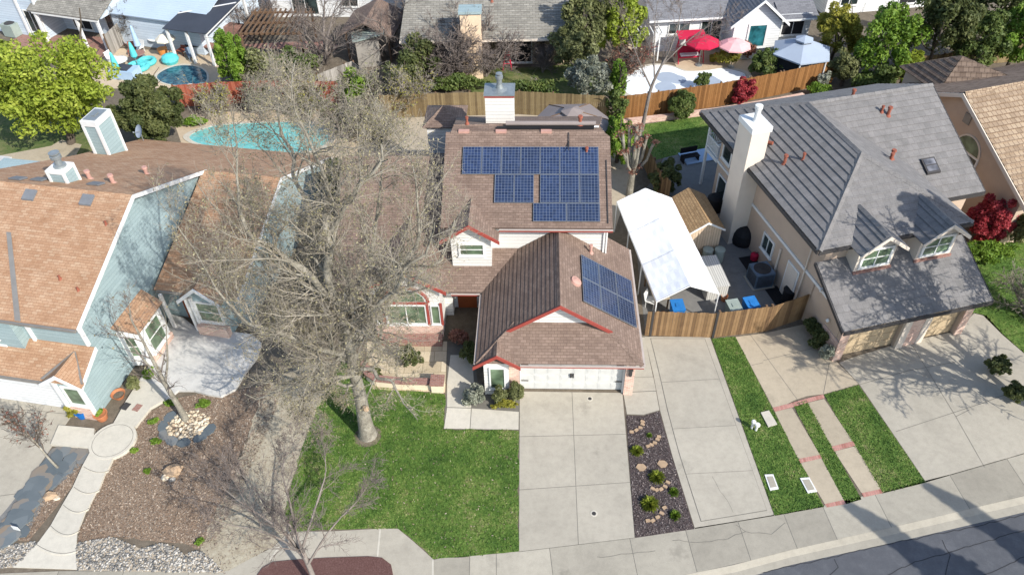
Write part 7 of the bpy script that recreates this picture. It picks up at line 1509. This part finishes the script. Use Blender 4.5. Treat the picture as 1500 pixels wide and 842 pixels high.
thicket('budding grey shrub behind the red fence on its left part', 385, 138, 3.2, .6, 52, 8, 'twig_pale', 3, buds='leaf_olive', budn=.13); thicket('budding grey shrub behind the red fence on its right part', 450, 140, 3.4, .6, 53, 8, 'twig_pale', 3, buds='leaf_olive', budn=.1); thicket('tangled pale shrub between red fence and olive thicket', 540, 155, 3.6, .6, 54, 8, 'twig_pale', 3, buds='leaf_olive', budn=.1); thicket('pale twiggy shrub before the greyed fence left end', 600, 165, 3.4, .5, 55, 8, 'twig_pale', 3, buds='leaf_yellow', budn=.1)
thicket('grey twiggy tree behind the turquoise pool on its right side', 508, 205, 4.2, .5, 71, 7, 'twig_pale', 3, 'bare_tree', 'tree', buds='leaf_olive', budn=.1); thicket('pale twiggy shrub at the right end of the pool deck', 556, 205, 3.2, .6, 72, 7, 'twig_pale', 3, buds='leaf_yellow', budn=.1); thicket('budding shrub between red fence and turquoise pool, left', 322, 166, 2.8, .6, 73, 8, 'twig_pale', 3, buds='leaf_yellow', budn=.1); thicket('budding shrub between red fence and turquoise pool, middle', 388, 166, 3.0, .6, 74, 8, 'twig_pale', 3, buds='leaf_olive', budn=.1); thicket('budding shrub between red fence and turquoise pool, right', 450, 166, 3.2, .6, 75, 8, 'twig_pale', 3, buds='leaf_yellow', budn=.1)
leafy('shrub', 'low green ground shrub left of the turquoise pool', 282, 178, .35, (1.2, .7, .4), 1500, .1, 'leaf_lime', 'shrub', False, lumps=8); leafy('shrub', 'dark evergreen in the gap between the two front houses', 492, 262, 1.6, (1.2, 1.4, 1.7), 3200, .11, 'leaf_dark', 'shrub', lumps=14); leafy('shrub', 'green shrub right of the turquoise pool', 520, 180, .9, (1.3, .9, .9), 1800, .1, 'leaf_olive', 'shrub', False, lumps=10)
thicket('white-stemmed twiggy tree on the sunny right lawn', 1502, 462, 3.2, .7, 56, 6, 'twig_pale', 3)

# ================================================================ LEAFY TREES AND SHRUBS
leafy('tree', 'large lime-green leafy tree behind the tall blue chimney', 62, 122, 4.6, (4.9, 4.4, 3.5), 17000, .14, 'leaf_bright', lumps=50, tr=.3, low=-1)
leafy('tree', 'smaller lime-green tree at the left edge below the corner house', 5, 118, 4.0, (2.8, 2.8, 2.6), 9000, .125, 'leaf_bright', lumps=24, tr=.2)
leafy('tree', 'dense round dark green tree beside the satellite dish', 219, 166, 2.7, (2.8, 2.5, 2.7), 26000, .11, 'leaf_dark', lumps=60, low=-.9)
leafy('conifer', 'bright green pointed cypress right of the dark pool', 338, 90, 2.6, (1.35, 1.3, 3.0), 7000, .12, 'leaf_lime', lumps=20, tr=.12)
leafy('shrub', 'olive shrub right of the pointed cypress', 380, 102, 1.8, (1.7, 1.5, 1.9), 2600, .13, 'leaf_olive', 'shrub', lumps=12); leafy('shrub', 'mid-green shrub behind the budding red fence shrubs', 432, 100, 1.6, (2.0, 1.4, 1.6), 2500, .13, 'leaf_mid', 'shrub', lumps=12)
leafy('shrub', 'yellow-green shrub between red fence and greyed fence', 525, 128, 1.6, (1.5, 1.3, 1.5), 2200, .13, 'leaf_lime', 'shrub', lumps=10); leafy('shrub', 'dark evergreen shrub right of the pale shed', 608, 92, 1.8, (1.9, 1.6, 2.0), 3200, .13, 'leaf_dark', 'shrub', lumps=12)
leafy('shrub', 'olive thicket bush below the pale shed', 585, 122, 1.5, (1.9, 1.2, 1.6), 2400, .12, 'leaf_olive', 'shrub', lumps=12); leafy('shrub', 'low dark green hedge under the grey twiggy shrub', 668, 122, .7, (3.2, .8, .8), 2600, .12, 'leaf_mid', 'shrub', False, lumps=14)
leafy('tree', 'rounded mid-green tree at the right end of the grey shingle roof', 845, 72, 2.6, (2.2, 2.1, 2.4), 6500, .14, 'leaf_olive', lumps=20); leafy('tree', 'tall grey-green tree behind the rounded mid-green tree', 862, 28, 4.0, (2.2, 2.0, 3.0), 5000, .14, 'leaf_olive', lumps=16); leafy('tree', 'bright green tree between grey shingle house and white pool house', 912, 34, 3.4, (2.3, 2.0, 3.0), 7000, .15, 'leaf_bright', lumps=18)
leafy('shrub', 'silvery-leaved shrub behind the brown gazebo', 862, 118, 1.7, (2.0, 1.7, 1.8), 6500, .12, 'leaf_silver', 'shrub', lumps=18); leafy('shrub', 'low dark shrub left of the silvery shrub', 790, 132, .8, (2.3, .9, .9), 2600, .12, 'leaf_mid', 'shrub', False, lumps=12); leafy('shrub', 'narrow bright green shrub at the left end of the golden fence', 904, 118, 1.7, (.75, .8, 2.2), 2600, .12, 'leaf_lime', 'shrub', lumps=10)
leafy('shrub', 'bright green shrub beside the main roof and pollarded tree', 906, 205, 1.7, (1.2, 1.6, 2.0), 6500, .11, 'leaf_lime', 'shrub', lumps=18); leafy('shrub', 'small green shrub behind the gazebo corner', 905, 158, 1.2, (.9, .9, 1.2), 1800, .11, 'leaf_mid', 'shrub', lumps=8)
leafy('topiary', 'clipped round green bush on the back lawn', 1000, 154, 1.1, (1.15, 1.1, 1.2), 9000, .07, 'leaf_mid', 'bush', False, lumps=60, low=-1); leafy('shrub', 'round crimson bush before the golden fence', 1088, 133, 1.1, (1.15, 1.05, 1.2), 8000, .075, 'leaf_crimson', 'bush', False, lumps=60, low=-1); leafy('shrub', 'small dome-shaped bush at the drained pool rim', 1030, 118, .7, (.75, .7, .8), 2200, .08, 'leaf_mid', 'bush', False, lumps=14)
leafy('shrub', 'glossy green bush left of the grey-canopied gazebo', 1124, 94, 1.2, (1.4, 1.3, 1.4), 4600, .11, 'leaf_mid', 'bush', False, lumps=18); leafy('shrub', 'yellow-green flowering shrub below the pink umbrella', 1068, 82, .8, (1.5, .8, .9), 1900, .1, 'leaf_yellow', 'shrub', False, lumps=10); leafy('shrub', 'reddish shrub right of the pink umbrella', 1096, 74, .8, (.7, .6, .9), 900, .1, 'leaf_rust', 'shrub', False, lumps=8)
leafy('shrub', 'pale-flowered dark bush in the shade beside the shed', 974, 258, 1.1, (1.15, 1.3, 1.2), 4200, .1, 'leaf_dark', 'bush', False, lumps=18)
leafy('tree', 'yellow-green bushy tree right of the grey-canopied gazebo', 1228, 48, 2.4, (2.2, 2.0, 2.4), 6000, .14, 'leaf_yellow', lumps=18); leafy('shrub', 'pale olive shrub at the golden fence right end', 1240, 100, 1.4, (1.6, 1.3, 1.5), 4200, .12, 'leaf_olive', 'shrub', lumps=14); leafy('tree', 'tall bright green tree in the middle of the right thicket', 1302, 56, 3.4, (2.7, 2.4, 3.3), 9000, .14, 'leaf_lime', lumps=24); leafy('shrub', 'bright yellow-leaved shrub under the right thicket', 1328, 98, 1.6, (1.7, 1.3, 1.7), 4000, .12, 'leaf_bright', 'shrub', lumps=14)
leafy('shrub', 'dark green shrub between pale olive and bright trees', 1282, 118, 1.0, (1.6, 1.1, 1.2), 3000, .12, 'leaf_mid', 'shrub', False, lumps=12); leafy('tree', 'tall dark tree behind the far right thicket', 1385, 34, 4.2, (3.0, 2.6, 3.6), 9000, .15, 'leaf_dark', lumps=24); leafy('tree', 'broad light green tree above the dark hip roof', 1440, 62, 3.0, (2.6, 2.2, 2.8), 9000, .13, 'leaf_mid', lumps=22); leafy('tree', 'light green tree at the top right edge', 1496, 55, 3.2, (2.4, 2.2, 2.8), 6500, .14, 'leaf_lime', lumps=18); leafy('tree', 'dark green tree in the top right corner', 1460, 8, 4.0, (3.4, 2.4, 3.0), 6500, .15, 'leaf_dark', lumps=18)
leafy('shrub', 'low bright shrub by the planter at the golden fence end', 1200, 133, .6, (1.1, .7, .7), 1600, .1, 'leaf_lime', 'shrub', False, lumps=8); leafy('shrub', 'white-flowered shrub above the planter at the golden fence end', 1208, 117, .9, (.6, .6, .8), 900, .1, 'leaf_silver', 'shrub', False, lumps=6)
leafy('shrub', 'large crimson bush beside the grey roof corner', 1452, 320, 1.5, (1.65, 1.4, 1.75), 16000, .07, 'leaf_crimson', 'bush', False, lumps=60, low=-1); leafy('hedge', 'low green hedge below the large crimson bush', 1450, 370, .6, (2.1, .8, .7), 4500, .09, 'leaf_lime', 'hedge', False, lumps=22); leafy('shrub', 'brownish shrub at the right edge beside the crimson bush', 1498, 338, 1.2, (1.0, 1.2, 1.3), 3000, .1, 'leaf_olive', 'shrub', False, lumps=12)
leafy('shrub', 'dark low shrub on the right edge of the wide driveway', 1462, 535, .5, (.75, .7, .6), 2600, .075, 'leaf_dark', 'shrub', False, lumps=14); leafy('shrub', 'second dark low shrub nearest the right edge of the driveway', 1490, 575, .5, (.8, .7, .6), 2600, .075, 'leaf_dark', 'shrub', False, lumps=14)
for px, py, r, lb in ((1191, 478, .55, 'dark shrub against the taupe wall next to the fence'), (1200, 497, .5, 'middle dark shrub in the row along the taupe wall'), (1210, 517, .42, 'pale green shrub at the brick corner of the taupe wall')): leafy('shrub', lb, px, py, .55, (r, r, .6), 2200, .07, 'leaf_dark' if r > .45 else 'leaf_silver', 'shrub', False, lumps=12)
leafy('shrub', 'spiky grey-green shrub left of the garage window bay', 697, 580, .45, (.6, .55, .55), 2200, .08, 'leaf_silver', 'shrub', False, lumps=12); leafy('shrub', 'green shrub in front of the garage window bay', 732, 578, .45, (.55, .42, .5), 1800, .075, 'leaf_olive', 'shrub', False, lumps=12); leafy('shrub', 'olive shrub between window bay and garage door', 755, 577, .5, (.42, .42, .6), 1600, .075, 'leaf_olive', 'shrub', False, lumps=10); leafy('hedge', 'low yellow-green hedge below the garage window bay', 740, 592, .22, (.75, .28, .3), 2200, .055, 'leaf_yellow', 'hedge', False, lumps=18)
leafy('shrub', 'reddish shrub in the dark entry recess', 672, 494, .5, (.7, .5, .6), 1400, .08, 'leaf_rust', 'shrub', False, lumps=10); leafy('shrub', 'dark entry shrub beside the garage wall', 688, 512, .6, (.5, .7, .7), 1800, .08, 'leaf_dark', 'shrub', False, lumps=10); leafy('shrub', 'small shrub behind the low patio wall', 548, 546, .3, (.5, .35, .4), 900, .07, 'leaf_dark', 'shrub', False, lumps=8)
leafy('shrub', 'round dark potted shrub in the middle of the patio', 600, 522, .55, (.75, .65, .65), 2200, .07, 'leaf_dark', 'shrub', False, lumps=14)
leafy('shrub', 'lime-leaved shrub by the blue pot at the garage bay', 108, 603, .35, (.5, .3, .4), 1300, .06, 'leaf_yellow', 'shrub', False, lumps=10); leafy('shrub', 'green shrub at the foot of the bow window', 218, 548, .3, (.35, .5, .35), 900, .06, 'leaf_lime', 'shrub', False, lumps=8); leafy('shrub', 'dark shrub below the blue side wall', 196, 562, .35, (.35, .5, .4), 1100, .06, 'leaf_olive', 'shrub', False, lumps=8)
for px, py, r, lb in ((224, 617, .3, 'low lime-green tuft left of the cobble ring'), (228, 646, .26, 'low lime-green tuft below the round landing'), (250, 590, .4, 'mossy green tuft at the patio edge'), (300, 590, .45, 'green weed patch below the stamped patio'), (215, 690, .2, 'tiny green weed left of the largest tan boulder'), (292, 792, .22, 'yellow-green weed at the corner of the pebble bed'), (196, 660, .22, 'sparse weed beside the round landing')): leafy('weed', lb, px, py, .08, (r, r * .9, .1), 500, .05, 'leaf_lime', 'weed', False, lumps=8)
pot(122, 610, .26, .42, 'glazed blue pot in front of the garage bay', 'pot_blue', .22, 'leaf_yellow'); pot(151, 613, .3, .4, 'large terracotta pot beside the upper garden path', 'terracotta', .24, 'leaf_lime')
q = P(176, 582); t = thing('flower_pot', 'terracotta bowl lying by the blue side wall', 'flower pot', q); c = MB(); c.lathe(q, [(.2, .02), (.3, .25), (.34, .3), (.28, .27), (.18, .08), (0, .08)], 16); c.build('pot', MT['terracotta'], t); c = MB(); c.lathe(q, [(.26, .2), (0, .22)], 12); c.build('soil', MT['soil'], t)
def spiky(px, py, r, n, label, mat='leaf_lime'):
    q = P(px, py); root = thing('clump_grass', label, 'plant', q); a = RNG.uniform(0, 6.283, n); el = RNG.uniform(.15, 1.4, n); L = r * RNG.uniform(.7, 1.1, n)
    d = np.stack([np.cos(a) * np.cos(el), np.sin(a) * np.cos(el), np.sin(el)], 1); s = np.stack([-np.sin(a), np.cos(a), 0 * a], 1) * .018; b0_ = np.array(q)[None] + d * .02; m_ = b0_ + d * (L * .6)[:, None]; e = b0_ + d * L[:, None] - np.array([0, 0, 1.])[None] * (L * .25)[:, None]
    e[:, 2] = np.maximum(e[:, 2], .02); V = np.stack([b0_ - s, b0_ + s, m_ + s * 1.2, e, m_ - s * 1.2], 1).reshape(-1, 3); fast_mesh('leaves', V, np.arange(5 * n).reshape(-1, 5), MT[mat], root, RNG.uniform(0, 1, n))
for px, py, r, n, lb in ((951, 638, .2, 120, 'smallest round green clump at the top of the mulch bed'), (933, 661, .4, 420, 'round olive clump at the left of the mulch bed'), (962, 700, .5, 460, 'spiky bright green plant in the middle of the mulch bed'), (987, 721, .32, 240, 'small green clump at the right of the mulch bed'), (952, 739, .55, 520, 'largest spiky green plant near the bottom of the mulch bed'), (989, 755, .35, 260, 'dark green clump at the bottom right of the mulch bed')): spiky(px, py, r * .8, n, lb, 'leaf_bright' if r > .35 else 'leaf_lime')
# street trees across the road and the neighbour's front tree: outside the frame, their shadows fall into it
def shadowtree(label, base, h, r, n, seed):
    root = thing('conifer', label, 'tree', base); c = MB(); c.tube((base[0], base[1], -.1), (base[0], base[1], h * .8), .28, .08, 10); c.build('trunk', MT['bark_dark'], root)
    rg = np.random.default_rng(seed); t = rg.uniform(.08, 1, n) ** .8; a = rg.uniform(0, 6.283, n); rr = r * (1.04 - t) ** 1.15 * rg.uniform(.3, 1.1, n) * (1 + .42 * np.sin(t * 27 + a * 2) * (1.1 - t * .4)); C_ = np.stack([base[0] + rr * np.cos(a), base[1] + rr * np.sin(a), t * h], 1); nn = unit(rg.normal(size=(n, 3))); u = unit(np.cross(nn, rg.normal(size=(n, 3)))); w_ = np.cross(nn, u); V, Fc = quads(C_, u * .2, w_ * .1); fast_mesh('crown', V, Fc, MT['leaf_dark'], root, rg.uniform(0, 1, n))
SH = 1.376
def under(px, py, h): q = P(px, py); return (q[0] + .7071 * SH * h, q[1] - .7071 * SH * h, 0)
shadowtree('tall dark conifer across the street, left of the pair', under(1245, 742, 10.5), 10.5, 2.1, 9000, 1); shadowtree('tall dark conifer across the street, right of the pair', under(1362, 714, 11.5), 11.5, 2.0, 9000, 2)
b0 = (25.6, 19.6, 0); bare('bare_tree', 'bare spreading front-yard tree right of the wide driveway', b0, [[(0, 0, 0), (0, .1, 1.6), (-.1, .2, 3.2), (-.1, .3, 4.8), (-.3, .6, 6.6), (-.5, .8, 8.2)], [(0, .1, 1.8), (-1.2, .5, 3.4), (-2.4, 1.0, 5.0), (-3.2, 1.5, 6.6)], [(0, .2, 2.4), (.9, 1.0, 4.4), (1.6, 1.8, 6.4)], [(-.1, .2, 3.0), (-.9, -.9, 4.6), (-1.8, -1.7, 6.0)], [(-.1, .3, 4.0), (-1.2, 1.4, 5.6), (-2.0, 2.4, 7.4)]], [[.3, .25, .22, .18, .14, .1], [.18, .15, .12, .09], [.16, .13, .09], [.15, .12, .09], [.15, .12, .09]], 61, 2.6, 3, (2.1, 2.1, 1.5), bark='bark_grey', start=7, step=1, minr=.021, buds='leaf_olive', budn=.12)
q = P(1385, 335, 5.2); leafy('tree', 'dense evergreen tree beyond the right edge shading the grey roof', 0, 0, 0, (2.3, 2.1, 2.2), 3600, .17, 'leaf_dark', lumps=18, tr=.22, at=(q[0] + .7071 * SH * 5.2, q[1] - .7071 * SH * 5.2, 10.6))
# ================================================================ LIGHT
w = bpy.data.worlds.new("World"); scene.world = w; w.use_nodes = True; nt = w.node_tree
sky = nt.nodes.new('ShaderNodeTexSky'); sky.sky_type = 'NISHITA'; sky.sun_disc = False; sky.sun_elevation = math.radians(36); sky.sun_rotation = math.radians(135); sky.air_density = 1.0; sky.dust_density = 1.0
nt.links.new(sky.outputs[0], nt.nodes['Background'].inputs[0]); nt.nodes['Background'].inputs[1].default_value = .15
sd = bpy.data.lights.new("sun", 'SUN'); so_ = bpy.data.objects.new("sun", sd); COL.objects.link(so_); sd.energy = 3.8; sd.angle = math.radians(.5); sd.color = (1, .955, .88)
el = math.radians(36); dirn = Vector((.7071 * math.cos(el), -.7071 * math.cos(el), math.sin(el))); so_.rotation_euler = dirn.to_track_quat('Z', 'Y').to_euler(); so_.location = (20, -20, 40)
vs = scene.view_settings; vs.view_transform = 'Standard'; vs.look = 'None'; vs.gamma = 1; vs.use_curve_mapping = False; vs.exposure = .70
scene.cycles.max_bounces = 5; scene.cycles.diffuse_bounces = 3; scene.cycles.glossy_bounces = 2; scene.cycles.transmission_bounces = 2; scene.cycles.transparent_max_bounces = 4
